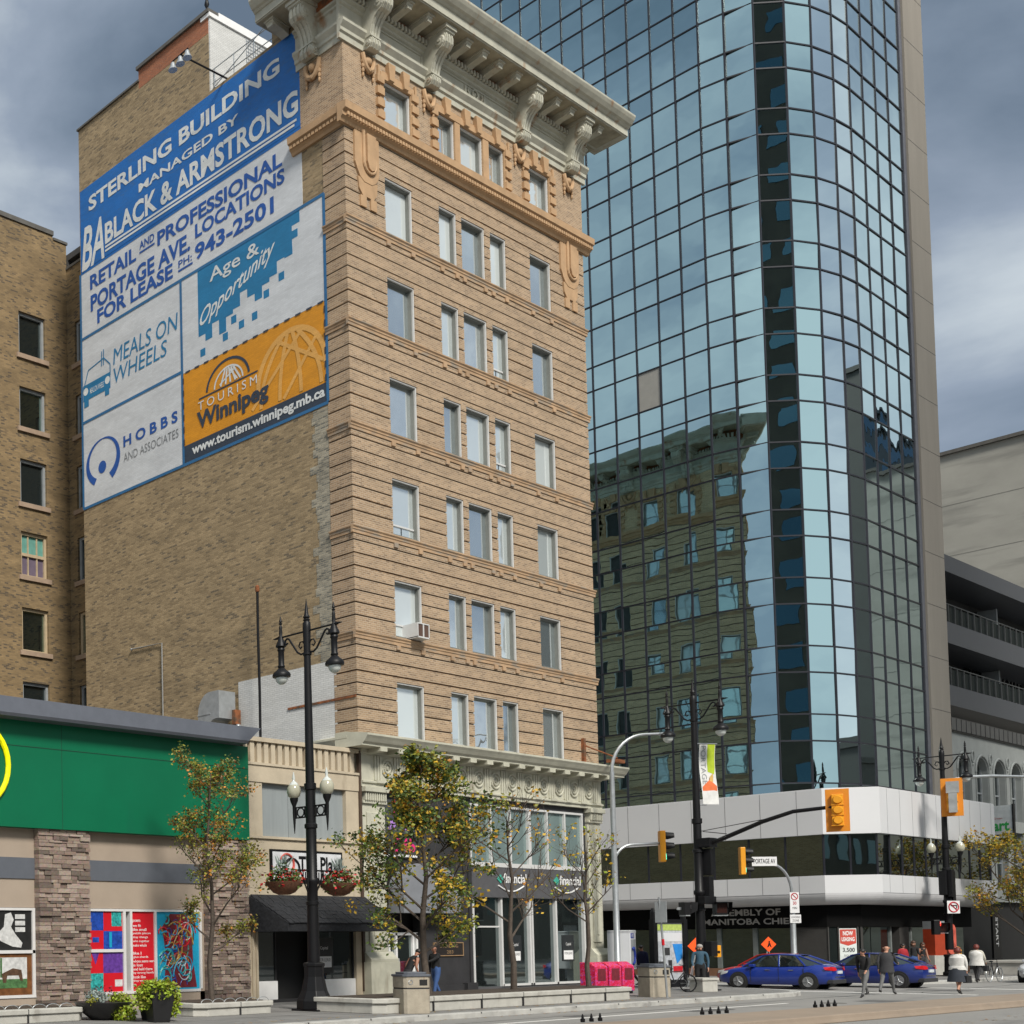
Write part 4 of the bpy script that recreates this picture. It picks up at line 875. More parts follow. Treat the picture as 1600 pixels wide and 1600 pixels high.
for k in range(60):
    u = rr2.uniform(-9.4,-8.3); z = rr2.uniform(0.95,2.8); L = rr2.uniform(0.12,0.75); a = rr2.uniform(0,math.pi); m = rr2.choice(['ochre','cyan','brown','red','pale','teal','blue'])
    mb = MB(); pts = [(u+L*math.cos(a+t*0.9)*t, z+L*math.sin(a+t*1.3)*t) for t in [i/6 for i in range(-4,7)]]
    mb.tube([FG(min(-8.05,max(-9.7,p)), min(3.0,max(0.76,q)), 0.002+0.0002*k) for p, q in pts], rr2.uniform(0.012,0.032), 5); mb.build('painted_stroke', PC[m], q4)
q5 = pic(-17.5,-14.62,1.95,3.06,'dark'); q6 = pic(-17.5,-14.62,0.70,1.86,'wood')
patch(q5,'pale',[(-15.9,2.35),(-15.6,2.6),(-15.55,2.95),(-15.35,3.0),(-15.25,2.8),(-15.35,2.6),(-15.2,2.4),(-14.95,2.15),(-15.0,2.02),(-15.3,2.05),(-15.7,2.2)])
for z in (2.82,2.64,2.46): rect(q5,'pale',-15.2,-14.85,z,z+0.13)
rect(q6,'pale',-15.9,-14.8,0.95,1.75); rect(q6,'leaf',-15.9,-14.8,0.9,1.15,0.006); patch(q6,'brown',[(-15.7,1.3),(-15.3,1.45),(-15.0,1.4),(-14.95,1.1),(-15.05,1.1),(-15.1,1.25),(-15.5,1.25),(-15.55,1.05),(-15.65,1.05)],0.009); rect(q6,'leaf',-15.75,-15.68,1.2,1.74,0.008)

# ------------------------------------------------------------------ tan shop between
M_TAN = mat('tan_limestone', (0.47,0.40,0.295), 0.8, var=0.12, scale=1.3, bump=0.12, bscale=20, stain=((0.30,0.24,0.17),1.6,(1,1,0.35),0.60))
M_BOARD = mat('grey_boarding', (0.25,0.275,0.28), 0.7, var=0.10, scale=1.0, stretch=(4,1,0.4))
M_SLATE = mat('slate_shingle', (0.022,0.023,0.026), 0.65, spec=0.2, var=0.4, scale=9, bump=0.3, bscale=20)
ts = thing('shop_building', 'narrow two-storey tan stone shop with black shingled canopy and boarded upper window', 'building', (-3,6,0), world=True)
mb = MB(); x0, x1 = -5.86, -0.06
mb.fbox(FRONT,x0,x1,7.3,7.85,-0.5,0.03); mb.fbox(FRONT,x0,-4.98,5.55,7.3,-0.5,0.0); mb.fbox(FRONT,-0.75,x1,5.55,7.3,-0.5,0.0); mb.fbox(FRONT,x0,x1,3.6,5.47,-0.5,0.0); mb.fbox(FRONT,x0,x1,5.47,5.55,-0.5,0.07); mb.fbox(FRONT,x0,x1,7.85,7.93,-0.5,0.07)
mb.fbox(FRONT,x0,-5.3,0.15,3.6,-0.5,0.0); mb.fbox(FRONT,-0.38,x1,0.15,3.6,-0.5,0.0); mb.fbox(FRONT,x0,x1,8.0,8.70,-0.5,-0.12); mb.fbox(FRONT,x0,x1,8.62,8.76,-0.5,0.06)
k = x0+0.02
while k < x1-0.1: mb.fbox(FRONT,k,k+0.2,7.93,8.62,-0.12,0.0); k += 0.335
for u in (-5.62,-5.44): mb.fbox(FRONT,u,u+0.07,0.15,3.3,0.0,0.04)
mb.build('stone_front', M_TAN, ts)
mb = MB(); mb.box(-5.9,-0.02,0.5,13.9,8.2,8.4); mb.box(-5.9,-0.05,13.7,13.9,0.2,8.4); mb.build('roof', M_TAR, ts)
mb = MB()
for a, b in ((-4.98,-3.58),(-3.56,-2.16),(-2.14,-0.75)): mb.fbox(FRONT,a,b,5.55,7.3,-0.22,-0.14)
mb.build('boarded_window', M_BOARD, ts)
mb = MB(); A = (-5.75,-0.25)
mb.add([(-5.75,-0.01,3.62),(0.15,-0.01,3.62),(0.15,-1.25,2.72),(-5.35,-1.25,2.72),(-5.35,-1.25,2.45),(0.15,-1.25,2.45),(-5.75,-0.01,2.45),(0.15,-0.01,2.45)], [(0,1,2,3),(3,2,5,4),(0,3,4,6),(1,7,5,2),(4,5,7,6)])
cn = mb.build('canopy', M_SLATE, ts); sub(cn)
mb = MB(); rr = random.Random(2)
for r in range(7):
    t0, t1 = r/7, (r+1)/7; x = -5.72+0.4*t1
    while x < 0.12:
        w_ = rr.uniform(0.16,0.3); w_ = min(w_, 0.13-x)
        y0, y1 = -0.03-1.22*t0, -0.03-1.24*t1; z0, z1 = 3.65-0.9*t0, 3.65-0.9*t1-rr.uniform(0,0.03)
        mb.add([(x,y0,z0),(x+w_-0.012,y0,z0),(x+w_-0.012,y1-0.02,z1),(x,y1-0.02,z1),(x,y0,z0-0.02),(x+w_-0.012,y0,z0-0.02),(x+w_-0.012,y1-0.02,z1-0.025),(x,y1-0.02,z1-0.025)], [(0,1,2,3),(7,6,5,4),(3,2,6,7),(0,3,7,4),(1,5,6,2)]); x += max(w_, 0.05)
mb.build('shingles', M_SLATE, cn)
mb = MB(); mb.fbox(FRONT,-4.7,-1.1,4.1,5.14,0.01,0.07); sb = mb.build('shop_sign', M_BLACK, ts); sub(sb)
mb = MB(); mb.fbox(FRONT,-4.62,-1.18,4.17,5.06,0.07,0.078); mb.build('sign_face', mat('sign_face_white', (0.60,0.61,0.63), 0.4), sb)
text('lettering', 'The Play', FRONT, -3.35, -1.35, 4.28, 4.95, 0.083, M_BLACK, sb, bold=0.03)
mb = MB(); mb.tube([FRONT(-3.95+0.34*math.cos(a),4.66+0.34*math.sin(a),0.085) for a in [R(x) for x in range(-30,250,20)]],0.05,6,0.02); mb.build('ring_mark', mat('sign_red', (0.5,0.08,0.06), 0.5), sb)
mb = MB(); mb.tube([FRONT(-3.7+0.36*math.cos(a),4.55+0.3*math.sin(a),0.085) for a in [R(x) for x in range(0,361,20)]],0.045,6); mb.build('ring_mark', M_BLACK, sb)
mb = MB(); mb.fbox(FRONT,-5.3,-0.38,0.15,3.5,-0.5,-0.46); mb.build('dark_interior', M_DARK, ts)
M_MAR = mat('maroon_backdrop', (0.05,0.006,0.008), 0.6)
mb = MB(); mb.fbox(FRONT,-1.9,-0.42,0.75,2.5,-0.46,-0.40); mb.build('maroon_curtain', M_MAR, ts)
mb = MB(); mb.fbox(FRONT,-5.3,-4.35,0.25,0.85,-0.2,-0.05); mb.fbox(FRONT,-2.6,-0.38,0.25,0.85,-0.2,-0.05); mb.build('white_bulkhead', M_WHITE, ts)
mb = MB()
for u in (-5.3,-4.38,-2.6,-0.42): mb.fbox(FRONT,u,u+0.04,0.85,2.6,-0.2,-0.1)
mb.fbox(FRONT,-5.3,-0.38,0.15,0.25,-0.2,-0.04); mb.build('window_frame', M_CHAR, ts)
for a, b in ((-5.26,-4.38),(-2.56,-0.42)):
    mb = MB(); mb.fbox(FRONT,a,b,0.85,2.6,-0.16,-0.14); mb.build('display_window', mirror('display_glass_%d' % int(-a), (0.30,0.32,0.32), 0.02, dark=0.6), ts)
mb = MB(); mb.fbox(FRONT,-2.35,-1.45,1.05,2.25,-0.138,-0.12); nb = mb.build('lease_poster', mat('lease_poster_black', (0.02,0.022,0.022), 0.5), ts); sub(nb)
mb = MB(); mb.fbox(FRONT,-2.25,-1.55,1.25,1.62,-0.12,-0.112); pp = mb.build('lease_notice', M_WHITE, nb)
text('lettering', 'FOR LEASE', FRONT, -2.2, -1.6, 1.45, 1.56, -0.108, M_CHAR, nb); text('lettering', 'Capital', FRONT, -2.12, -1.72, 1.82, 1.96, -0.117, M_WHITE, nb)
mb = MB(); mb.box(-0.08,0.03,-0.07,0.05,0.4,8.7); mb.build('downpipe', mat('brown_pipe', (0.07,0.045,0.03), 0.6), ts)

# roof things
v = thing('vent_pipe', 'tall thin black vent pipe rising from the tan shop roof', 'pipe', (-0.5,3.9,8.4))
mb = MB(); mb.tube([(0,0,0),(0.02,0,3.0),(-0.01,0,5.0),(0,0,6.9)],0.05,8); mb.lathe((0,0,0),[(0.3,0),(0.3,0.05),(0.1,0.12)],12); mb.build('pipe', M_BLACK, v)
mb = MB(); mb.lathe((0,0,6.75),[(0.07,0),(0.08,0.05),(0.08,0.2),(0.04,0.25)],10); mb.build('rusty_cap', M_RUST, v)
v = thing('ventilation_duct', 'curved galvanised duct on the roof against the brick wall', 'duct', (-0.7,5.75,8.4))
mb = MB(); F = lambda u, z, d: (d, u, z)
arc = [(0.62,0.0),(0.62,2.4)]+[(0.62*math.cos(a), 2.4+0.85*math.sin(a)) for a in [R(x) for x in range(10,91,10)]]+[(-0.45,3.25),(-0.45,2.2),(-0.25,2.2)]+[(-0.25+0.25*math.sin(R(x)),2.2-0.2*(1-math.cos(R(x)))) for x in (30,60,90)]+[(0.0,0.0)]
mb.prof(lambda u, z, d: (u, d, z), [(d, z) for d, z in arc], -0.45, 0.45); mb.build('duct', M_GALV, v)
mb = MB()
for z in (0.8,1.6,2.4): mb.box(-0.47,0.47,-0.02,0.64,z,z+0.04)
mb.build('duct_seams', M_GALV, v)
mb = MB(); mb.box(0.25,0.55,-0.62,-0.46,2.0,2.55); mb.build('rusty_wall_box', M_RUST, v)
mb = MB(); mb.tube([(0,-1.2,1.6),(-0.3,-1.2,1.6),(-0.3,-0.7,1.65)],0.03,6); mb.ball((-0.3,-1.25,1.75),0.1); mb.build('wall_spigot', M_GALV, v)
v = thing('conduit_pipe', 'thin grey conduit pipe running up the plain brick wall', 'pipe', (-0.05,9.33,8.5))
mb = MB(); mb.tube([(0,0,0),(0,0,5.9),(0,1.75,6.0)],0.03,6); mb.ball((0,1.78,6.0),0.06,n=8); mb.build('conduit', mat('grey_conduit', (0.24,0.24,0.23), 0.6), v)
v = thing('floodlight_arm', 'pole of three metal floodlights reaching out above the painted sign', 'floodlight', (0,6.0,35.9))
P0, P1 = Vector((0.1,-0.6,0.0)), Vector((-2.0,-0.15,0.42))
mb = MB(); mb.tube([P0,P1],0.04,6); mb.tube([(-2.0,-0.55,0.44),(-2.0,0.3,0.40)],0.03,6); mb.build('arm', M_BLACK, v)
for dx, dy, dz in ((0,-0.35,-0.22),(-0.02,0.0,-0.26),(-0.03,0.38,-0.28)):
    p = P1+Vector((dx,dy,dz)); mb = MB(); mb.lathe((p.x,p.y,p.z-0.12),[(0.03,0.32),(0.08,0.27),(0.09,0.18),(0.18,0.0),(0.16,0.0)],12); mb.build('lamp_head', M_GALV, v, smooth=True)
v = thing('roof_railing', 'thin metal railing with a mesh gate along the parapet above the painted sign', 'railing', (0.15,4.5,35.85), world=True)
mb = MB()
for z in (36.2,36.75): mb.tube([(0.15,6.2,z),(0.15,3.0,z)],0.022,6)
for y in (6.1,5.1,4.1,3.2): mb.tube([(0.15,y,35.7),(0.15,y,36.75)],0.022,6)
mb.tube([(0.12,6.2,35.95),(0.12,3.1,37.0)],0.02,5); mb.build('rail', M_GALV, v)
mb = MB()
for k in range(10): mb.tube([(0.3+0.13*k,4.6,35.9),(0.3+0.13*k,4.6,37.1)],0.012,4); 
for k in range(9): mb.tube([(0.3,4.6,35.9+0.14*k),(1.5,4.6,35.9+0.14*k)],0.012,4)
mb.build('mesh_gate', M_GALV, v)
b_ = thing('roof_finial', 'small dark bird-like finial on the corner of the white penthouse wall', 'ornament', (0.0,6.3,39.2))
mb = MB(); mb.lathe((0,0,0),[(0.03,0),(0.05,0.1),(0.10,0.22),(0.07,0.36),(0.05,0.42),(0.06,0.5),(0.01,0.6)],10); mb.build('finial', M_BLACK, b_, smooth=True)

# ------------------------------------------------------------------ glass tower
M_TG = mirror('tower_glass', (0.46,0.625,0.65), 0.004, wav=0.16, wscale=0.6, dist=0.035)
M_TG2 = mirror('tower_glass_pale', (0.80,0.92,0.92), 0.004, wav=0.08, wscale=0.5, dist=0.03)
M_TGD = mirror('tower_glass_front', (0.50,0.66,0.70), 0.004, wav=0.16, wscale=0.7, dist=0.04)
M_MUL = mat('dark_mullion', (0.012,0.012,0.018), 0.4, var=0.1)
M_FIN = mat('precast_concrete', (0.25,0.225,0.19), 0.85, var=0.08, scale=1.0, stretch=(1,1,0.15), bump=0.08)
M_PANEL = mat('grey_white_panel', (0.58,0.585,0.595), 0.5, var=0.03, scale=0.4)
tw = thing('glass_tower', 'tall mirror-glass office tower with rounded corner above a white banded podium', 'building', (40,8,0), world=True)
cols = [(35.93, 30.14-1.24*i) for i in range(22)]        # flat face down to y = 4.1
cols += [(36.18,2.92),(36.71,1.73),(37.95,0.76),(39.50,0.13),(41.15,-0.22),(42.78,-0.37),(44.52,-0.37),(46.27,-0.37),(48.03,-0.37),(49.80,-0.37)]
NF = 21
levels = [9.35]; z = 10.13
while z < 76: levels += [z, z+2.2]; z += 3.59
levels.append(z)
rr = random.Random(17)
def project(p):
    d = Vector(p)-CAM; wz = d.dot(AF); return (800-0.58614*1600+1977.865*d.dot(AX)/wz, 800+0.37319*1600-1977.865*d.dot(AU)/wz) if wz > 0.1 else (-9e3, 0)
panes = []
TILT = {NF: 0.0, NF+1: -20.0}
for i in range(len(cols)-1):
    a = Vector(cols[i]+(0,)); b = Vector(cols[i+1]+(0,)); t = (b-a).normalized(); nrm = Vector((t.y,-t.x,0))
    if nrm.x > 0.2 or nrm.y > 0.2: nrm = -nrm
    yaw = R(TILT.get(i, 0.0)*0.45)
    for j in range(len(levels)-1):
        z0, z1 = levels[j]+0.03, levels[j+1]-0.03; A = a+t*0.03; B = b-t*0.03; mid = (A+B)/2; hl = (B-A).length/2
        y2 = yaw+R(rr.uniform(-0.45,0.45)); t2 = Vector((t.x*math.cos(y2)-t.y*math.sin(y2), t.x*math.sin(y2)+t.y*math.cos(y2), 0)); tl = rr.uniform(-0.008,0.008)
        A2 = mid-t2*hl; B2 = mid+t2*hl
        q = [A2+Vector((0,0,z0))-nrm*tl, B2+Vector((0,0,z0))-nrm*tl, B2+Vector((0,0,z1))+nrm*tl, A2+Vector((0,0,z1))+nrm*tl]
        s = [project(p) for p in q]; area = abs(sum(s[k][0]*s[(k+1)%4][1]-s[(k+1)%4][0]*s[k][1] for k in range(4)))/2
        vis = all(0 < p[0] < 1600 and 0 < p[1] < 1600 for p in s) and not (s[0][0] < 930 and s[0][1] > 180)
        m = M_TG if i < NF+2 else (M_TG2 if i < NF+6 else M_TGD)
        if i == NF+2 or i == NF+3: m = M_TG
        if i in (NF+4,): m = M_TG2
        panes.append((area if vis else 0, i, j, q, m))
order = sorted(range(len(panes)), key=lambda k: -panes[k][0])
big = set(order[:100])
odd = None
for k, (ar, i, j, q, m) in enumerate(panes):
    c = sum((Vector(p) for p in q), Vector())/4; px = project(c)
    if abs(px[0]-1016) < 18 and abs(px[1]-612) < 30: odd = k
M_ODD = mat('pale_blind_pane', (0.30,0.29,0.26), 0.3, var=0.06)
for k in big:
    ar, i, j, q, m = panes[k]; mb = MB(); mb.quad(*q); mb.build('window_pane', M_ODD if k == odd else m, tw, fix=False)
rest = MB(); mats = [M_TG, M_TG2, M_TGD, M_ODD]
for k, (ar, i, j, q, m) in enumerate(panes):
    if k in big: continue
    rest.mat(mats.index(M_ODD if k == odd else m)); rest.quad(*q)
tag(rest.build('window_panes', mats, tw, fix=False), kind='stuff')
mb = MB()
for (x, y) in cols: mb.cyl((x,y,9.35),(x,y,levels[-1]),0.062,n=6)
for i in range(len(cols)-1):
    a = Vector(cols[i]+(0,)); b = Vector(cols[i+1]+(0,)); t = (b-a).normalized(); n_ = Vector((t.y,-t.x,0))*0.05; wv = n_
    for z in levels:
        p = [a-n_, b-n_, b+n_, a+n_]
        mb.add([(v.x,v.y,z-0.035) for v in p]+[(v.x,v.y,z+0.035) for v in p], [(0,3,2,1),(4,5,6,7),(0,1,5,4),(1,2,6,5),(2,3,7,6),(3,0,4,7)])
mb.build('mullion_grid', M_MUL, tw)
mb = MB(); inner = [(x+0.35, y+(0.0 if i < NF else 0.3)) for i, (x, y) in enumerate(cols)]+[(49.8,30.14)]
mb.plan(inner, 9.0, levels[-1]); mb.build('core', M_DARK, tw)
mb = MB(); mb.box(49.86,50.25,-0.45,2,9.3,levels[-1]+1); mb.build('steel_edge', mat('steel_edge_metal', (0.16,0.165,0.19), 0.4, metal=0.3), tw)
mb = MB(); mb.box(50.25,53.1,-0.55,30,9.0,levels[-1]+2); mb.build('concrete_fin', M_FIN, tw)
mb = MB(); mb.box(50.25,53.1,-0.553,-0.545,9.0,9.02)
for z in range(12,78,3): mb.box(50.25,53.1,-0.556,-0.545,z,z+0.02)
mb.build('fin_joints', M_CHAR, tw)
# podium
pod = [(33.6,30.0),(33.6,-1.25),(35.35,-3.0),(50.7,-3.0),(50.7,4.0),(40,4.0),(40,30)]
def ins(k): return [(33.6+k,30.0),(33.6+k,-1.25+0.41*k),(35.35+0.41*k,-3.0+k),(50.7-k,-3.0+k),(50.7-k,4.0),(40,4.0),(40,30)]
mb = MB(); mb.plan(pod, 7.12, 9.32); mb.plan(ins(0.02), 9.32, 9.36); mb.plan(pod, 4.26, 5.12); mb.build('white_band', M_PANEL, tw)
mb = MB(); n_ = 9; prevr = None
rows_ = []
for k in range(n_+1):
    a = R(90*k/n_); rows_.append((0.55*(1-math.cos(a)), 4.26-0.55*math.sin(a)))
for (k0, z0), (k1, z1) in zip(rows_[:-1], rows_[1:]):
    A_, B_ = ins(k0), ins(k1)
    for i in range(4): mb.quad((A_[i][0],A_[i][1],z0),(A_[i+1][0],A_[i+1][1],z0),(B_[i+1][0],B_[i+1][1],z1),(B_[i][0],B_[i][1],z1))
e_ = ins(0.55); mb.add([(x,y,3.71) for x, y in e_], [tuple(range(len(e_)))]); mb.build('bullnose_soffit', mat('soffit_white', (0.50,0.50,0.51), 0.5, var=0.04), tw, smooth=True)
mb = MB(); J = []
y = 29
while y > -1.2: J.append(((33.6,y),(-1,0))); y -= 1.62
x = 36.2
while x < 50.5: J.append(((x,-3.0),(0,-1))); x += 1.55
for (p, n2) in J:
    for z0, z1 in ((7.12,9.32),(4.26,5.12)):
        if n2[0]: mb.box(33.594,33.61,p[1]-0.012,p[1]+0.012,z0,z1)
        else: mb.box(p[0]-0.012,p[0]+0.012,-3.006,-2.99,z0,z1)
mb.box(33.59,33.61,-1.25,30,4.24,4.26); mb.box(35.35,50.7,-3.008,-2.99,4.24,4.26); mb.build('panel_joints', mat('joint_grey', (0.25,0.25,0.26), 0.7), tw)
M_PODG = mirror('podium_glass', (0.24,0.285,0.265), 0.015, wav=0.14, wscale=0.5, dark=0.12)
g_ = ins(0.22); PG = []
def seg(a, b, n): return [(a[0]+(b[0]-a[0])*i/n, a[1]+(b[1]-a[1])*i/n) for i in range(n+1)]
ring = seg(g_[0], g_[1], 19)[:-1]+seg(g_[1], g_[2], 2)[:-1]+seg(g_[2], g_[3], 10)
for i in range(len(ring)-1):
    a, b = ring[i], ring[i+1]; mb = MB(); o = 0.006*rr.uniform(-1,1); mb.quad((a[0],a[1]+o,5.12),(b[0],b[1]+o,5.12),(b[0],b[1]-o,7.12),(a[0],a[1]-o,7.12)); mb.build('podium_window', M_PODG, tw, fix=False)
mb = MB()
for (x, y) in ring: mb.cyl((x,y,5.12),(x,y,7.12),0.05,n=6)
mb.build('podium_mullion', M_MUL, tw)
mb = MB(); mb.plan(ins(0.6), 5.12, 7.12); mb.build('podium_core', M_DARK, tw)
# ground storey, set back under the bullnose
gr = [(34.6,30),(34.6,-0.9),(35.7,-1.95),(50.2,-1.95),(50.2,4),(40,4),(40,30)]
M_GDK = mat('dark_bronze_fascia', (0.006,0.006,0.006), 0.8, spec=0.06, var=0.15)
mb = MB(); mb.plan(gr, 2.62, 3.715); mb.build('ground_fascia', M_GDK, tw)
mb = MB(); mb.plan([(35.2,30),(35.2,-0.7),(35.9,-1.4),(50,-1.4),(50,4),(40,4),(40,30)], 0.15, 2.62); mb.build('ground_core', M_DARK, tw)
M_GGL = mirror('ground_floor_glass', (0.30,0.38,0.36), 0.03, wav=0.1, dark=0.5)
M_TILE = mat('grey_tile', (0.05,0.048,0.045), 0.6, spec=0.2, var=0.1); M_BRN = mat('brown_plinth', (0.17,0.085,0.045), 0.8, var=0.2)
k = 29.5
while k > 0.5:
    mb = MB(); mb.box(34.9,34.95,k-1.5,k,0.55,2.6); mb.build('shop_window', M_GGL, tw); k -= 1.7
mb = MB(); k = 29.5
while k > -0.9: mb.box(34.8,34.98,k,k+0.2,0.55,2.62); k -= 1.7
for x in (36.0,39.7,42.3,44.9,47.5): mb.box(x,x+0.16,-1.75,-1.6,0.55,2.62)
mb.build('shop_mullion', mat('aluminium_mullion', (0.17,0.19,0.185), 0.4), tw)
for a, b in ((36.2,37.4),(37.5,39.6),(42.5,44.8),(45.1,47.4),(47.7,49.8)):
    mb = MB(); mb.box(a,b,-1.68,-1.62,0.5,2.6); mb.build('shop_window', M_GGL, tw)
mb = MB(); mb.box(40.4,41.6,-1.9,-1.55,0.15,2.62); mb.box(35.76,35.95,-1.9,-1.5,0.15,2.62); mb.box(34.65,34.8,-0.9,0.6,0.15,2.62); mb.build('tile_pier', M_TILE, tw)
mb = MB(); mb.box(34.7,35.0,0.6,30,0.15,0.55); mb.box(36.0,39.8,-1.85,-1.5,0.15,0.5); mb.box(42.4,50,-1.85,-1.5,0.15,0.5); mb.build('brown_plinth', M_BRN, tw)
SG = lambda u, z, d: (34.6-d, u, z)
ml = mat('grey_sign_letters', (0.30,0.29,0.275), 0.5)
text('lettering', 'ASSEMBLY OF', SG, 4.35, 1.1, 3.26, 3.60, 0.03, ml, tw, bold=0.025); text('lettering', 'MANITOBA CHIEFS', SG, 4.75, 0.25, 2.80, 3.12, 0.03, ml, tw, bold=0.025)
CH = lambda u, z, d: (34.6+0.723*u-0.69*d, -0.9-0.69*u-0.723*d, z)
mb = MB(); mb.fbox(CH,0.05,1.47,0.5,2.6,-0.1,-0.06); mb.build('shop_window', M_GGL, tw)
mb = MB()
for u in (0.02,0.46,1.32,1.46): mb.fbox(CH,u,u+0.05,0.15,2.62,-0.1,0.0)
mb.fbox(CH,0.02,1.5,0.15,0.5,-0.3,-0.02); mb.build('corner_mullion', M_TILE, tw)
mb = MB(); mb.fbox(CH,0.52,1.27,0.5,2.55,-0.05,0.0); rs = mb.build('rental_banner', mat('banner_white', (0.62,0.66,0.64), 0.5), tw); sub(rs)
SF = lambda u, z, d: CH(0.525+(u-37.9)*0.592, z, d)
mb = MB(); mb.poly(SF, [(37.93,2.5),(37.93,1.82),(38.52,1.7),(39.12,1.82),(39.12,2.5)], 0, 0.005); mb.build('red_shield', mat('banner_red', (0.50,0.06,0.04), 0.5), rs)
text('lettering', 'NOW', SF, 38.15, 38.9, 2.2, 2.42, 0.009, M_WHITE, rs, bold=0.03); text('lettering', 'LEASING', SF, 38.05, 39.0, 1.92, 2.12, 0.009, M_WHITE, rs, bold=0.03)
text('lettering', '3,500', SF, 38.1, 39.0, 1.36, 1.60, 0.004, M_CHAR, rs, bold=0.02); text('lettering', 'SQ FT', SF, 38.2, 38.9, 1.16, 1.27, 0.004, M_CHAR, rs)
mb = MB(); mb.poly(SF, [(37.95,0.95),(38.5,1.1),(39.1,0.9),(39.1,0.75),(38.5,0.92),(37.95,0.8)], 0, 0.004); mb.build('green_wave', PC['teal'], rs)
text('lettering', '276', lambda u, z, d: (u, -1.70-d, z), 45.6, 46.3, 2.05, 2.35, 0.03, mat('number_grey', (0.45,0.5,0.48), 0.5), tw)

# ------------------------------------------------------------------ right: arcaded building with balconies on top
M_GTC = mat('grey_green_terracotta', (0.27,0.285,0.275), 0.75, var=0.09, scale=1.4, bump=0.15, bscale=10)
M_GMET = mat('grey_metal_fascia', (0.058,0.063,0.074), 0.45, var=0.05); M_BLKT = mat('black_tile', (0.02,0.02,0.022), 0.35, var=0.2)
ab = thing('arcade_building', 'grey terracotta building with arched windows and grey slab balconies at the right edge', 'building', (62,6,0), world=True)
X0, X1 = 54.3, 84.0; arches = [(55.6+2.95*i, 57.6+2.95*i) for i in range(9)]
mb = MB()
mb.fbox(FRONT,X0,X1,13.35,14.15,-0.5,0.0); mb.fbox(FRONT,X0,X1,8.6,9.3,-0.5,0.05); mb.fbox(FRONT,X0,X1,4.2,5.1,-0.5,0.0)
uu = X0
for (a, b) in arches:
    mb.fbox(FRONT,uu,a,5.1,8.6,-0.5,0.0); mb.fbox(FRONT,uu,a,9.3,13.35,-0.5,0.0); uu = b
    for s0, s1 in ((a,(a+b)/2),((a+b)/2,b)):
        c_ = (a+b)/2; r_ = (b-a)/2; ang = [R(x) for x in (range(180,89,-15) if s0 == a else range(90,-1,-15))]
        pts = [(c_+r_*math.cos(t), 12.0+r_*0.95*math.sin(t)) for t in ang]
        pts = pts+([(c_,13.35),(a,13.35)] if s0 == a else [(b,13.35),(c_,13.35)])
        mb.poly(FRONT, pts, -0.5, 0.0)
    mb.tube([FRONT((a+b)/2+1.12*math.cos(t),12.0+1.08*math.sin(t),0.03) for t in [R(x) for x in range(0,181,15)]],0.07,6)
    mb.fbox(FRONT,a-0.14,a-0.04,9.3,12.0,0,0.06); mb.fbox(FRONT,b+0.04,b+0.14,9.3,12.0,0,0.06)
    mb.tube([FRONT(b+0.47+0.22*math.cos(t),12.9+0.35*math.sin(t),0.03) for t in [R(x) for x in range(0,361,30)]],0.05,6)
    mb.ball(FRONT(b+0.47,12.45,0.02),0.12,0.06,0.12,8)
mb.fbox(FRONT,uu,X1,5.1,8.6,-0.5,0.0); mb.fbox(FRONT,uu,X1,9.3,13.35,-0.5,0.0)
for k in range(11): mb.fbox(FRONT,X0+0.05,X0+0.7,5.2+0.74*k,5.2+0.74*k+0.66,0,0.05)
mb.build('terracotta_front', M_GTC, ab)
for (a, b) in arches:
    for z0, z1 in ((9.3,13.0),(5.1,8.6)):
        mb = MB(); mb.fbox(FRONT,a,b,z0,z1,-0.42,-0.38); o = sub(mb.build('arched_window', mirror('arch_glass_%d_%d' % (int(a), int(z0)), (0.28,0.31,0.31), 0.05, dark=0.5, wav=0.1), ab))
        mb = MB()
        for u in (a, (a+b)/2-0.04, b-0.08): mb.fbox(FRONT,u,u+0.08,z0,z1,-0.40,-0.30)
        mb.fbox(FRONT,a,b,z0+1.5,z0+1.6,-0.40,-0.32); mb.build('glazing_bars', M_GREYF, o)
mb = MB(); mb.fbox(FRONT,X0,X1,14.15,15.0,-0.5,0.12); mb.build('tile_frieze_backing', M_BLKT, ab)
mb = MB(); u = X0
while u < X1: mb.fbox(FRONT,u+0.05,u+0.72,14.22,14.92,0.12,0.2); u += 0.78
mb.build('tile_frieze', mat('slate_tile', (0.055,0.057,0.06), 0.3, var=0.2), ab)
mb = MB(); mb.fbox(FRONT,X0,X1,0.15,4.2,-0.5,-0.3); mb.build('dark_shopfront', M_DARK, ab)
mb = MB()
for z0, z1 in ((23.75,24.75),(19.45,20.72),(15.75,16.95)): mb.fbox(FRONT,X0,X1,z0,z1,-2.2,0.0)
mb.build('balcony_slab', M_GMET, ab)
mb = MB(); mb.fbox(FRONT,X0,X1,15.0,24.7,-2.6,-2.2); mb.build('dark_back_wall', mat('black_cladding', (0.008,0.008,0.009), 0.6, var=0.3), ab)
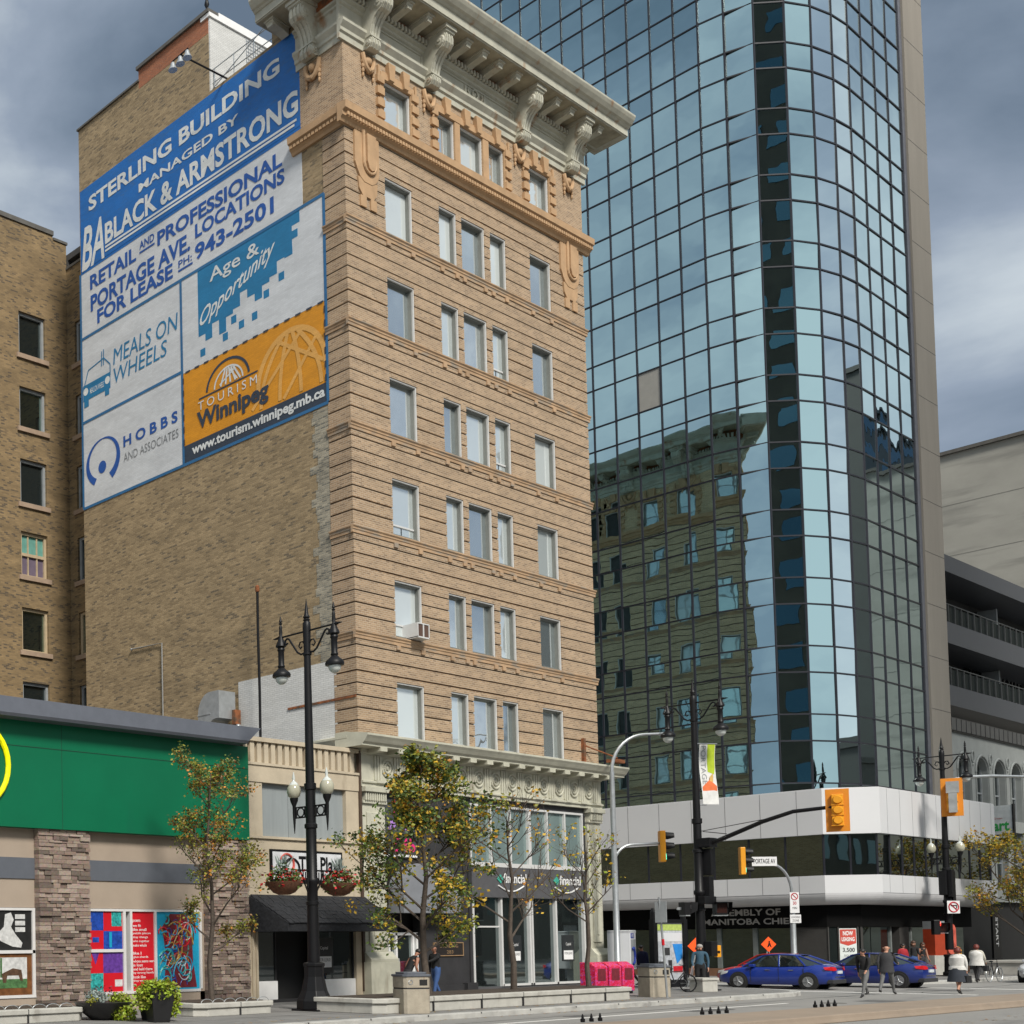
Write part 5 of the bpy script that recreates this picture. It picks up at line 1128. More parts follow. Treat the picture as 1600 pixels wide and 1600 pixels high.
for zb_ in (20.72,16.95):
    mb = MB(); mb.tube([FRONT(X0,zb_+1.12,-0.1),FRONT(X1,zb_+1.12,-0.1)],0.035,6); u = X0+0.1
    while u < X1: mb.fbox(FRONT,u,u+0.05,zb_,zb_+1.12,-0.12,-0.06); u += 1.05
    mb.build('railing', mat('railing_grey_%d' % int(zb_), (0.07,0.075,0.078), 0.4), ab)
    mb = MB(); mb.fbox(FRONT,X0,X1,zb_+0.1,zb_+1.02,-0.16,-0.14); mb.build('railing_glass', mirror('railing_glass_%d' % int(zb_), (0.06,0.065,0.065), 0.05, dark=0.85), ab)
    for u0 in (58.4,64.8,69.6,72.4):
        mb = MB(); mb.fbox(FRONT,u0,u0+2.6,zb_+0.1,zb_+2.6,-2.19,-2.1); o = sub(mb.build('balcony_window', mirror('balcony_glass_%d_%d' % (int(u0), int(zb_)), (0.95,0.95,0.97) if u0 > 69 else (0.16,0.17,0.17), 0.03, dark=0.0 if u0 > 69 else 0.6), ab))
        mb = MB()
        for t in (0, 0.63, 1.27, 1.9, 2.55): mb.fbox(FRONT,u0+t,u0+t+0.06,zb_+0.1,zb_+2.6,-2.1,-2.05)
        mb.build('window_bars', M_BLACK, o)
    mb = MB(); mb.fbox(FRONT,67.6,67.8,zb_,zb_+2.8,-2.2,-1.2); mb.build('balcony_divider', M_GREYF, ab)
mb = MB(); mb.box(54.2,54.32,-0.1,2,4,16); mb.build('downpipe', M_BLACK, ab)
for i in range(3):
    mb = MB(); x = 57+2.6*i; mb.box(x,x+0.7,0.5,0.9,24.75,25.1); mb.build('roof_box', M_WHITE if i else M_BLACK, ab)
bc = thing('concrete_block', 'blank weathered concrete block rising behind the balcony building', 'building', (115,20,0), world=True)
mb = MB(); mb.box(100,130,-30,60,0.2,44.5); mb.build('concrete_wall', mat('weathered_concrete', (0.35,0.34,0.30), 0.9, var=0.12, scale=0.35, stretch=(1,0.5,1), stain=((0.23,0.225,0.20),0.25,(1,0.4,3),0.54)), bc)
mb = MB(); mb.box(99.7,130,-30,60,44.5,44.8); mb.build('coping', M_COPING, bc)
mb = MB()
for k in range(9): mb.box(99.985,100.0,-30,60,4.5*k+4,4.5*k+4.06)
mb.build('pour_lines', mat('pour_line', (0.24,0.235,0.21), 0.9), bc)
hs = thing('hanging_sign', 'white box sign with green lettering and an arrow hung beside the arcade', 'sign', (54.0,-2.45,8.4), world=True)
mb = MB(); mb.box(53.9,54.1,-2.9,-2.0,7.3,9.5); mb.build('sign_box', mat('sign_grey_white', (0.55,0.57,0.57), 0.4), hs)
HS = lambda u, z, d: (53.9-d, u, z)
text('lettering', 'art', HS, -2.02, -2.75, 8.05, 8.6, 0.01, mat('sign_letter_green', (0.02,0.30,0.06), 0.5), hs, bold=0.03)
mb = MB(); mb.fbox(HS,-2.9,-2.0,7.3,7.36,0,0.02); mb.fbox(HS,-2.9,-2.0,7.8,7.86,0,0.012); mb.poly(HS,[(-2.75,7.6),(-2.55,7.72),(-2.55,7.64),(-2.25,7.64),(-2.25,7.54),(-2.55,7.54),(-2.55,7.46)],0,0.012); mb.build('arrow', M_BLACK, hs)
mb = MB(); mb.box(53.85,54.15,-2.96,-2.9,7.25,9.55); mb.box(53.97,54.03,-2.0,0.0,9.3,9.36); mb.box(53.97,54.03,-2.0,0.0,7.5,7.56); mb.build('sign_bracket', M_BLACK, hs)
text('lettering', 'Green', HS, -2.05, -2.45, 8.72, 8.84, 0.01, mat('sign_letter_red', (0.4,0.03,0.03), 0.5), hs)

# ------------------------------------------------------------------ buildings across the avenue, seen mirrored in the glass
def block(name, label, x0, x1, y0, y1, h, m, wins=None, face='+y', mw=None, cap=0.6):
    t = thing(name, label, 'building', ((x0+x1)/2,(y0+y1)/2,0), world=True)
    mb = MB(); mb.box(x0,x1,y0,y1,0.1,h); mb.build('wall', m, t)
    mb = MB(); mb.box(x0-0.3,x1+0.3,y0-0.3,y1+0.3,h,h+cap); mb.build('parapet', m, t)
    if wins:
        nu, fh, ww, wh = wins; mb = MB(); z = 4.5
        while z+wh < h-0.5:
            for i in range(nu):
                u = x0+(x1-x0)*(i+0.5)/nu; mb.box(u-ww/2,u+ww/2,y1,y1+0.06,z,z+wh)
            if face == 'all':
                nv = max(1, int(nu*(y1-y0)/(x1-x0)))
                for i in range(nv):
                    v_ = y0+(y1-y0)*(i+0.5)/nv; mb.box(x1,x1+0.06,v_-ww/2,v_+ww/2,z,z+wh); mb.box(x0-0.06,x0,v_-ww/2,v_+ww/2,z,z+wh)
            z += fh
        tag(mb.build('windows', mw, t), kind='stuff')
    return t
M_HOT = mat('brown_hotel_panel', (0.085,0.075,0.058), 0.85, var=0.2, scale=0.4)
M_OFG = mirror('office_window', (0.16,0.30,0.36), 0.05, dark=0.3)
M_OFB = mat('dark_green_office', (0.018,0.026,0.025), 0.5, var=0.15, scale=0.2)
M_BLU = mirror('blue_strip_window', (0.03,0.14,0.24), 0.08, dark=0.3)
M_STO = mat('grey_stone_block', (0.13,0.125,0.11), 0.85, var=0.12, scale=0.4)
block('hotel_tower', 'tall slim brown hotel tower mirrored in the curved corner of the glass tower', 27.6, 33.2, -62, -46, 96, M_HOT, (2,3.4,1.7,1.7), 'all', M_OFG)
block('office_tower', 'dark office tower with blue strip windows mirrored low in the tower front', 140, 200, -78, -44, 74, M_OFB, (1,4.2,58,1.7), '+y', M_BLU)
block('office_slab', 'blue-banded slab block mirrored beside the dark office tower', 88, 128, -70, -41, 20, M_OFB, (1,3.6,42,1.5), '+y', M_BLU)
block('stone_block', 'pale stone block with regular windows across the avenue, mirrored in the glass', 46, 82, -62, -41, 10, M_STO, (12,3.9,1.5,2.0), 'all', M_OFG)
block('stone_block', 'lower grey stone row across the avenue, left of the camera', -20, 18, -66, -42, 13, M_STO, (13,3.9,1.5,2.0), 'all', M_OFG)
block('stone_block', 'brown brick row across the avenue, mirrored in the lower office windows', -75, -24, -66, -44, 15, M_RED, (16,3.9,1.5,2.0), '+y', M_OFG)
# ------------------------------------------------------------------ street lamps
M_GLOBE = mat('lamp_globe', (0.40,0.39,0.30), 0.12, var=0.05)
M_LENS = mat('lamp_lens', (0.55,0.58,0.55), 0.08, var=0.1, spec=0.8)
def lantern_mesh():
    m = MB(); m.mat(0)
    m.lathe((0,0,0), [(0.012,0.62),(0.05,0.45),(0.03,0.42),(0.065,0.38),(0.03,0.34),(0.055,0.27),(0.05,0.2),(0.06,0.1),(0.05,-0.02),(0.07,-0.06),(0.12,-0.2),(0.17,-0.3),(0.18,-0.36),(0.11,-0.40),(0.13,-0.47),(0.10,-0.52),(0.10,-0.95),(0.125,-1.0),(0.10,-1.05),(0.17,-1.12),(0.27,-1.2),(0.305,-1.27),(0.295,-1.34),(0.2,-1.36)], 20)
    return m
def make_lamp(name, label, loc, baskets=False, lower=True, group='twin-armed street lamps'):
    t = thing(name, label, 'street lamp', loc, 0, group)
    mb = MB(); mb.box(-0.46,0.46,-0.46,0.46,0,0.05); mb.lathe((0,0,0.05),[(0.50,0),(0.50,0.24),(0.46,0.30),(0.36,0.52),(0.275,0.92),(0.275,1.2),(0.30,1.22),(0.30,1.30),(0.2,1.34)],8) if baskets else mb.lathe((0,0,0.06),[(0.30,0),(0.30,0.12),(0.24,0.18),(0.22,0.9),(0.25,0.92),(0.25,1.0),(0.2,1.02)],16)
    mb.build('base', M_BLACK, t, bevel=0.015)
    mb = MB(); mb.lathe((0,0,0),[(0.17,1.3),(0.155,3.0),(0.18,3.02),(0.18,3.1),(0.15,3.12),(0.15,3.6),(0.19,3.65),(0.19,3.75),(0.15,3.8),(0.145,5.2),(0.18,5.22),(0.18,5.32),(0.14,5.36),(0.135,6.3),(0.17,6.33),(0.17,6.5),(0.125,6.52),(0.095,10.2),(0.125,10.22),(0.125,10.28),(0.095,10.3),(0.10,10.55),(0.115,11.0),(0.11,11.15),(0.08,11.2),(0.10,11.24),(0.07,11.28),(0.10,11.32),(0.07,11.38),(0.06,11.42),(0.008,11.85)],16)
    mb.build('pole', M_BLACK, t, smooth=True)
    mb = MB(); mb.tube([(0,-1.15,10.92),(0,1.15,10.92)],0.028,8)
    for s in (-1,1):
        mb.lathe((0,0,0),[(0.01,0),(0.01,0.01)],4)
        mb.tube([(0,s*1.0,10.92),(0,s*1.08,10.92),(0,s*1.22,10.92)],0.06,8,0.01)
        mb.tube([(0,s*0.08,10.3),(0,s*0.22,10.28),(0,s*0.34,10.36),(0,s*0.5,10.6),(0,s*0.63,10.80),(0,s*0.70,10.84),(0,s*0.77,10.80),(0,s*0.78,10.72),(0,s*0.73,10.67),(0,s*0.69,10.71)],0.03,7)
        mb.tube([(0,s*0.08,10.55),(0,s*0.15,10.64),(0,s*0.24,10.64),(0,s*0.29,10.53),(0,s*0.23,10.45),(0,s*0.18,10.5)],0.024,6)
    mb.build('scroll_arm', M_BLACK, t)
    for s in (-1,1):
        l_ = lantern_mesh().build('lantern', M_BLACK, t, smooth=True); l_.location = (0, s*0.94, 10.98); l_.scale = (0.86,0.86,0.92)
        m = MB(); m.lathe((0,0,0),[(0.20,-1.35),(0.205,-1.40),(0.18,-1.48),(0.10,-1.56),(0.01,-1.59)],16); m.build('lens', M_LENS, l_, smooth=True)
    if lower:
        for s in (-1,1):
            m = MB(); m.lathe((0,s*0.58,0),[(0.01,5.1),(0.03,5.35),(0.045,5.6),(0.05,5.9),(0.11,6.05),(0.12,6.13),(0.08,6.15)],12); br_ = m.build('globe_bracket', M_BLACK, t, smooth=True)
            m = MB(); m.lathe((0,s*0.58,0),[(0.10,6.13),(0.17,6.2),(0.20,6.32),(0.185,6.44),(0.14,6.52)],16); m.build('globe', M_GLOBE, br_, smooth=True)
            m = MB(); m.lathe((0,s*0.58,0),[(0.14,6.52),(0.10,6.58),(0.05,6.62),(0.03,6.66),(0.045,6.72),(0.01,6.9)],12); m.build('globe_cap', M_LENS, br_, smooth=True)
        m = MB()
        for z in (5.55,5.85): m.tube([(0,-0.58,z),(0,0.58,z)],0.022,6)
        for y in (-0.5,-0.2,0.2,0.5): m.tube([(0,y,5.55),(0,y,5.85)],0.02,5)
        for y in (-0.35,0.35): m.tube([(0,y+0.12*math.cos(a),5.7+0.13*math.sin(a)) for a in [R(x) for x in range(0,361,30)]],0.022,5)
        m.build('lower_bracket', M_BLACK, t)
    if baskets:
        m = MB()
        for s in (-1,1):
            m.tube([(s*0.1,0,4.0),(s*1.25,0,4.0)],0.025,6); m.tube([(s*0.2,0,3.4),(s*0.34,0,3.65),(s*0.5,0,3.98)],0.025,6)
            for k in range(3): m.tube([(s*(0.24+0.1*k),-0.05,3.5+0.12*k),(s*(0.24+0.1*k),-0.05,3.95)],0.018,5)
        m.build('basket_bracket', M_BLACK, t)
    return t
lampA = make_lamp('street_lamp', 'black twin-lantern street lamp carrying two flower baskets and cream globes', (-7.55,-3.98,0.15), baskets=True)
lampB = make_lamp('street_lamp', 'black twin-lantern lamp pole on the street corner carrying a Portage banner and mast arm', (14.2,-4.4,0.15), lower=False)
lampC = make_lamp('street_lamp', 'black twin-lantern lamp pole across the side street behind the orange signal back', (40.2,-4.0,0.15))

# hanging flower baskets
M_COCO = mat('coir_liner', (0.13,0.055,0.028), 0.9, var=0.35, scale=9, bump=0.4)
def leafmat(n, c, v=0.3):
    m = mat(n, c, 0.55, var=v, scale=6); return m
L_GREEN = leafmat('leaf_green', (0.075,0.12,0.018)); L_DK = leafmat('leaf_dark_green', (0.038,0.072,0.014)); L_YEL = leafmat('leaf_yellow', (0.46,0.29,0.016)); L_OR = leafmat('leaf_orange', (0.42,0.17,0.016)); L_LIME = leafmat('leaf_lime', (0.24,0.33,0.018)); L_OLV = leafmat('leaf_olive', (0.14,0.12,0.015)); L_RED = leafmat('petal_red', (0.42,0.012,0.015)); L_SIL = leafmat('leaf_silver', (0.22,0.27,0.25)); L_YG = leafmat('leaf_yellow_green', (0.21,0.21,0.02)); L_BRN = leafmat('leaf_brown', (0.16,0.075,0.015)); L_PUR = leafmat('petal_burgundy', (0.10,0.015,0.03))
def leaf(mb, p, s, rng, long=1.5, up=None):
    d = Vector((rng.gauss(0,1), rng.gauss(0,1), rng.gauss(0,0.7)-0.3)).normalized() if up is None else up
    q = d.orthogonal(); q.rotate(Matrix.Rotation(rng.uniform(0,6.28), 3, d)); q.normalize(); n_ = d.cross(q)
    a = p; b = p+d*s*long*0.5+q*s*0.45+n_*s*0.1; c = p+d*s*long; e = p+d*s*long*0.5-q*s*0.45+n_*s*0.1
    mb.add([a,b,c,e], [(0,1,2,3)])
def clump(mb, c, r, n, s, rng, mats, squash=1.0, hang=0.0):
    for _ in range(n):
        while True:
            v = Vector((rng.uniform(-1,1),rng.uniform(-1,1),rng.uniform(-1,1)))
            if 0.25 < v.length < 1: break
        p = Vector(c)+Vector((v.x*r, v.y*r, v.z*r*squash-(hang*rng.random() if v.length > 0.75 else 0)))
        mb.mat(rng.choice(mats)); leaf(mb, p, s*rng.uniform(0.6,1.3), rng)
def basket(loc, label, seed):
    rng = random.Random(seed); t = thing('flower_basket', label, 'flower basket', loc, 0, 'hanging flower baskets')
    m = MB(); m.lathe((0,0,0),[(0.16,-0.36),(0.30,-0.30),(0.47,-0.1),(0.52,0.0),(0.48,0.0)],20); m.build('coir_bowl', M_COCO, t, smooth=True)
    m = MB(); clump(m, (0,0,0.16), 0.52, 420, 0.075, rng, [0,0,0,1], 0.55, 0.2); clump(m, (-0.1 if seed % 2 else 0.1,0,0.36), 0.22, 110, 0.06, rng, [0,3], 0.9)
    for _ in range(26): m.mat(3); leaf(m, Vector((rng.uniform(-0.12,0.12),rng.uniform(-0.12,0.12),0.35)), 0.05, rng, 9, Vector((rng.uniform(-0.5,0.5),rng.uniform(-0.5,0.5),1)).normalized())
    m.build('foliage', [L_GREEN,L_DK,L_RED,L_SIL], t, fix=False)
    m = MB(); clump(m, (0.0,0,0.18), 0.58, 190, 0.075, rng, [0], 0.5, 0.2); m.build('red_blossom', [L_RED], t, fix=False)
    m = MB()
    for k in range(3): a = 2.1*k; m.tube([(0.5*math.cos(a),0.5*math.sin(a),0),(0,0,0.55)],0.008,4)
    m.build('hanger_wire', M_BLACK, t)
basket((-8.75,-3.98,3.80), 'coir flower basket with red blossom on the left arm of the near lamp', 1)
basket((-6.38,-3.98,3.80), 'coir flower basket with red blossom on the right arm of the near lamp', 2)

# ------------------------------------------------------------------ traffic signals
M_AMB = mat('signal_yellow', (0.72,0.30,0.008), 0.45, var=0.08); M_ORG = mat('signal_backplate_orange', (0.62,0.215,0.008), 0.5, var=0.08)
M_GON = mat('green_lamp_on', (0.05,0.7,0.5), 0.3, emit=((0.10,1.0,0.62),1.6)); M_ROFF = mat('lamp_off_dark', (0.03,0.012,0.01), 0.2); M_RON = mat('red_lamp_on', (0.8,0.03,0.02), 0.3, emit=((1.0,0.04,0.02),1.6))
def signal(label, loc, rz, lit, s=1.0, back=True, face=True, group='yellow traffic signals'):
    """faces -Y when rz = 0"""
    t = thing('traffic_signal', label, 'traffic light', loc, rz, group); t.scale = (s,)*3
    m = MB(); m.box(-0.17,0.17,-0.02,0.16,-0.56,0.56); m.build('housing', M_AMB, t, bevel=0.02)
    if back:
        m = MB(); m.box(-0.34,0.34,0.0,0.015,-0.75,0.75); m.build('backplate', M_ORG, t, bevel=0.006)
    for i, z in enumerate((0.36,0.0,-0.36)):
        m = MB(); m.cyl((0,-0.02,z),(0,-0.045,z),0.13,n=16); l_ = m.build('lamp_lens', (M_GON if i == 2 else M_ROFF) if lit == 'g' else (M_RON if i == 0 else M_ROFF), t)
        m = MB(); n_ = 14; P = []
        for k in range(n_+1):
            a = R(-30+240*k/n_); P.append((0.155*math.cos(a), 0.155*math.sin(a)))
        v0 = [(x,-0.03,z+y) for x, y in P]; v1 = [(x*0.98,-0.30 if y > -0.05 else -0.14,z+y*0.98-0.03) for x, y in P]
        m.add(v0+v1, [(k,k+1,n_+2+k,n_+1+k) for k in range(n_)]); m.build('visor', M_BLACK if face else M_AMB, t, fix=False)
    if back:
        m = MB()
        for z in (0.36,0.0,-0.36):
            m.lathe((0,0.0,0),[(0.001,0),(0.001,0.001)],3); m.cyl((0,0.16,z),(0,0.24,z),0.155,0.12,14); m.box(-0.19,0.19,0.14,0.19,z-0.19,z-0.165)
        m.build('rear_cover', M_AMB, t)
    return t
# silver davit pole behind the corner of the brick building
PX, PY = 14.45, -1.15
pz = thing('davit_pole', 'silver davit pole with two curved arms beside the corner of the brick office building', 'street lamp', (PX,PY,0.15))
m = MB(); m.lathe((0,0,0),[(0.16,0),(0.16,0.35),(0.12,0.4),(0.105,5),(0.09,8.7)],14); m.build('pole', M_GALV, pz, smooth=True)
dv = Vector((1.15,-0.78,0))
m = MB(); m.tube([(-0.0,0,8.6)]+[tuple(dv*(1.0*(1-math.cos(R(a))))+Vector((0,0,8.7+1.5*math.sin(R(a))))) for a in range(10,91,10)]+[tuple(dv*1.45+Vector((0,0,10.22)))],0.07,8,0.05); m.build('lamp_arm', M_GALV, pz, smooth=True)
m = MB(); m.ball(dv*1.55+Vector((0,0,10.2)),0.3,0.22,0.08,12); m.build('lamp_head', M_GALV, pz, smooth=True)
m = MB(); m.tube([(0,0,4.6)]+[tuple(dv*(0.55*(1-math.cos(R(a))))+Vector((0,0,5.0+0.75*math.sin(R(a))))) for a in range(10,91,10)]+[tuple(dv*1.4+Vector((0,0,5.8)))],0.055,8); m.build('signal_arm', M_GALV, pz, smooth=True)
signal('yellow signal lit green on the curved arm of the silver davit pole', (PX+dv.x*1.44,PY+dv.y*1.44,5.82), R(38), 'g', 1.12, back=False)
# mast arm of the corner lamp
m = MB(); m.tube([(0.1,-0.2,5.45),(0.05,-0.95,5.72),(0.05,-2.2,6.2),(0.05,-3.2,6.48),(0.05,-4.2,6.52),(0.05,-4.45,6.52)],0.09,8,0.06); m.tube([(0.05,-1.0,5.85),(0.0,-0.2,6.0)],0.015,5); m.tube([(0,0,6.0),(0.05,-2.4,6.3)],0.014,5); m.build('mast_arm', M_BLACK, lampB, smooth=True)
m = MB(); m.box(0.06,0.36,-0.42,-0.1,4.35,5.35); m.box(-0.16,0.42,-0.5,-0.05,5.4,5.75); m.box(0.02,0.36,-0.36,-0.06,3.4,4.3); m.box(-0.35,0.55,-0.35,-0.1,3.25,3.55); m.build('control_box', M_BLACK, lampB, bevel=0.02)
m = MB(); m.box(-0.12,0.35,-0.42,-0.15,1.3,1.85); m.build('button_box', M_BLACK, lampB, bevel=0.02)
signal('orange backplate signal seen from behind, at the tip of the mast arm', (14.3,-8.95,6.55), R(112), 'r', 1.0, back=True, face=False)
def ped(label, loc, rz, lit=False):
    t = thing('walk_signal', label, 'pedestrian signal', loc, rz, 'black pedestrian signals')
    m = MB(); m.box(-0.23,0.23,-0.1,0.14,-0.24,0.24); m.build('housing', M_BLACK, t, bevel=0.02)
    m = MB(); m.add([(-0.23,-0.1,0.24),(0.23,-0.1,0.24),(0.27,-0.34,0.22),(-0.27,-0.34,0.22),(-0.23,-0.1,-0.2),(-0.27,-0.3,-0.1),(0.23,-0.1,-0.2),(0.27,-0.3,-0.1)],[(0,1,2,3),(0,3,5,4),(1,6,7,2)]); m.build('visor', M_BLACK, t, fix=False)
    m = MB(); m.box(-0.18,0.18,-0.105,-0.1,-0.18,0.18); m.build('lens', M_ROFF, t)
    m = MB(); m.box(-0.24,0.24,-0.06,0.1,-0.29,-0.25); m.box(-0.03,0.03,0.1,0.3,-0.05,0.05); m.build('bracket', M_GALV, t); return t
ped('black pedestrian signal on the left side of the corner lamp pole', (13.72,-4.1,3.25), R(50))
ped('black pedestrian signal on the right side of the corner lamp pole', (14.8,-4.85,3.25), R(-40))
# banner on the corner pole
bn = thing('street_banner', 'narrow white, lime and orange Portage banner on the corner lamp pole', 'banner', (14.2,-4.4,0.15))
BF = lambda u, z, d: (0.20+0.62*u-0.0*d, -0.28*u-0.1-d, z)
m = MB(); n_ = 8
def wave(z): return 0.05*math.sin(z*2.0)
def bq(mb, u0, u1, z0, z1, d):
    k = max(1, int((z1-z0)/0.25))
    for i in range(k):
        a = z0+(z1-z0)*i/k; b = z0+(z1-z0)*(i+1)/k
        mb.add([BF(u0,a,d+wave(a)),BF(u1,a,d+wave(a)),BF(u1,b,d+wave(b)),BF(u0,b,d+wave(b))],[(0,1,2,3)])
bq(m,0,1,7.05,9.35,0); cl = m.build('cloth', mat('banner_cloth_white', (0.62,0.62,0.60), 0.8), bn, fix=False)
m = MB(); bq(m,0.5,0.97,8.45,9.35,0.004); m.add([BF(0.5,8.45,0.004+wave(8.45)),BF(0.97,8.45,0.004+wave(8.45)),BF(0.9,8.2,0.004+wave(8.2)),BF(0.5,8.3,0.004+wave(8.3))],[(0,1,2,3)]); m.build('lime_block', mat('banner_lime', (0.36,0.46,0.02), 0.8), cl, fix=False)
m = MB(); m.add([BF(0.05,7.1,0.02),BF(0.98,7.1,0.02),BF(0.95,7.75,0.03),BF(0.5,8.0,0.03),BF(0.05,7.72,0.03)],[(0,1,2,3,4)]); m.build('orange_house', mat('banner_orange', (0.70,0.16,0.05), 0.8), cl, fix=False)
m = MB(); m.add([BF(0.5,7.95,0.03),BF(0.72,7.9,0.03),BF(0.7,8.25,0.04),BF(0.5,8.1,0.04)],[(0,1,2,3)]); m.build('ochre_gable', mat('banner_ochre', (0.6,0.38,0.12), 0.8), cl, fix=False)
vs_, fs_ = glyphs('PORTAGE', -0.005); m = MB(); m.add([BF(0.10+0.30*y, 9.28-1.45*x, 0.012+wave(9.28-1.45*x)) for x, y in vs_], fs_); m.build('lettering', mat('banner_grey', (0.24,0.25,0.26), 0.8), cl, fix=False)
m = MB(); m.tube([(0,0,9.37),BF(1.1,9.37,0)],0.02,6); m.tube([(0,0,7.02),BF(0.3,7.03,0)],0.02,6); m.build('rod', M_GALV, bn)
# second curved-arm pole across the side street
q = thing('signal_pole', 'grey curved signal pole with parking signs across the side street', 'traffic pole', (28.7,-1.76,0))
dd = Vector((-0.86,0.5,0))
m = MB(); m.lathe((0,0,0),[(0.15,0),(0.15,0.4),(0.12,0.45),(0.10,4.1)],14); m.tube([(0,0,4.05)]+[tuple(dd*(1.0*(1-math.cos(R(a))))+Vector((0,0,4.15+1.35*math.sin(R(a))))) for a in range(10,81,10)]+[tuple(dd*2.15+Vector((0,0,5.72)))],0.07,8,0.05); m.build('pole', M_GALV, q, smooth=True)
rt = Vector((0.83,-0.55,0)); 
def signplate(par, cx, cy, cz, w_, h_, m_, nm='sign_plate', off=0.14):
    o = Vector((cx,cy,cz))+Vector((-0.55,-0.83,0))*off; mb = MB(); a = rt*w_/2
    n2 = Vector((-0.55,-0.83,0))*0.012
    mb.add([o-a-Vector((0,0,h_/2)),o+a-Vector((0,0,h_/2)),o+a+Vector((0,0,h_/2)),o-a+Vector((0,0,h_/2)),o-a-Vector((0,0,h_/2))+n2,o+a-Vector((0,0,h_/2))+n2,o+a+Vector((0,0,h_/2))+n2,o-a+Vector((0,0,h_/2))+n2],[(0,3,2,1),(4,5,6,7),(0,1,5,4),(1,2,6,5),(2,3,7,6),(3,0,4,7)])
    s_ = mb.build(nm, m_, par); fr_ = lambda u, z, d: tuple(o+rt*u+Vector((0,0,z))+Vector((-0.55,-0.83,0))*(0.012+d)); return s_, fr_
def ringmark(fr_, cz, r, m_, par, slash=True):
    mb = MB(); mb.tube([fr_(r*math.cos(a),cz+r*math.sin(a),0.004) for a in [R(x) for x in range(0,361,24)]],r*0.13,5)
    if slash: mb.tube([fr_(-r*0.7,cz+r*0.7,0.004),fr_(r*0.7,cz-r*0.7,0.004)],r*0.12,5)
    mb.build('red_ring', m_, par)
M_SRED = mat('sign_red_ring', (0.42,0.015,0.03), 0.5); M_SWH = mat('sign_white', (0.66,0.66,0.66), 0.4, var=0.05)
s_, f_ = signplate(q,0,0,3.72,0.42,0.95,M_SWH); ringmark(f_,0.28,0.15,M_SRED,s_); text('lettering','30',f_,-0.08,0.08,-0.1,0.05,0.004,M_SRED,s_,bold=0.02); text('lettering','MIN',f_,-0.1,0.1,-0.3,-0.2,0.004,M_CHAR,s_)
s_, f_ = signplate(q,0.05,0,2.98,0.5,0.38,M_SWH); text('lettering','LOADING',f_,-0.2,0.2,0.03,0.12,0.004,M_CHAR,s_); text('lettering','ZONE',f_,-0.15,0.15,-0.13,-0.03,0.004,M_CHAR,s_)
s_, f_ = signplate(q,dd.x*1.35,dd.y*1.35,5.62,1.15,0.42,M_SWH,'street_name_plate',0.1); text('lettering','PORTAGE AV',f_,-0.5,0.5,-0.1,0.12,0.004,M_CHAR,s_,bold=0.015)
signal('yellow signal lit green on the curved grey pole across the side street', (28.7+dd.x*2.25,-1.76+dd.y*2.25,5.65), R(38), 'g', 1.12, back=False)
# far corner signals
fs2 = signal('orange backplate signal seen from behind with taped grey covers on the far lamp pole', (39.85,-4.45,8.95), R(112), 'r', 1.25, back=True, face=False)
m = MB(); m.box(-0.2,0.2,0.24,0.30,0.15,0.6); m.box(-0.13,0.13,0.24,0.29,-0.62,0.15); m.build('grey_cover', mat('taped_cover', (0.27,0.28,0.28), 0.7, var=0.2), fs2)
m = MB(); m.tube([(0,0,9.65),(1.0,-0.7,9.86),(2.0,-1.4,9.9),(3.4,-2.3,9.85),(5.2,-3.5,9.75)],0.09,8,0.06); m.build('mast_arm', M_GALV, lampC, smooth=True)
m = MB(); m.box(-0.45,-0.12,-0.12,0.2,4.0,5.2); m.box(0.12,0.5,-0.2,0.12,3.2,5.2); m.box(-0.3,0.1,-0.3,-0.12,3.9,5.25); m.build('control_box', M_BLACK, lampC, bevel=0.02)
m = MB()
for z in (4.55,4.95): m.lathe((0,0,z),[(0.3,0),(0.3,0.05),(0.2,0.06)],10)
m.build('steel_strap', M_GALV, lampC)
s_, f_ = signplate(lampC,-0.15,-0.1,3.4,0.62,0.62,M_SWH,'no_turn_sign',0.25); ringmark(f_,0,0.24,M_SRED,s_); m = MB(); m.tube([f_(0.14,-0.06,0.003),f_(0.14,0.08,0.003),f_(-0.14,0.08,0.003)],0.03,5); m.build('turn_arrow', M_BLACK, s_)
ped('black pedestrian signal with a red hand lit on the far lamp pole', (39.6,-3.9,2.55), R(-60))
m = MB(); m.box(0.0,0.0,0,0,0,0)
rl = thing('red_signal_lamp', 'small red signal lamp glowing left of the far lamp pole', 'traffic light', (39.2,-3.9,2.7), R(40))
m = MB(); m.box(-0.16,0.16,-0.02,0.25,-0.5,0.22); m.build('housing', M_BLACK, rl, bevel=0.02); m = MB(); m.cyl((0,-0.02,0.03),(0,-0.05,0.03),0.14,n=14); m.build('lens', M_RON, rl)

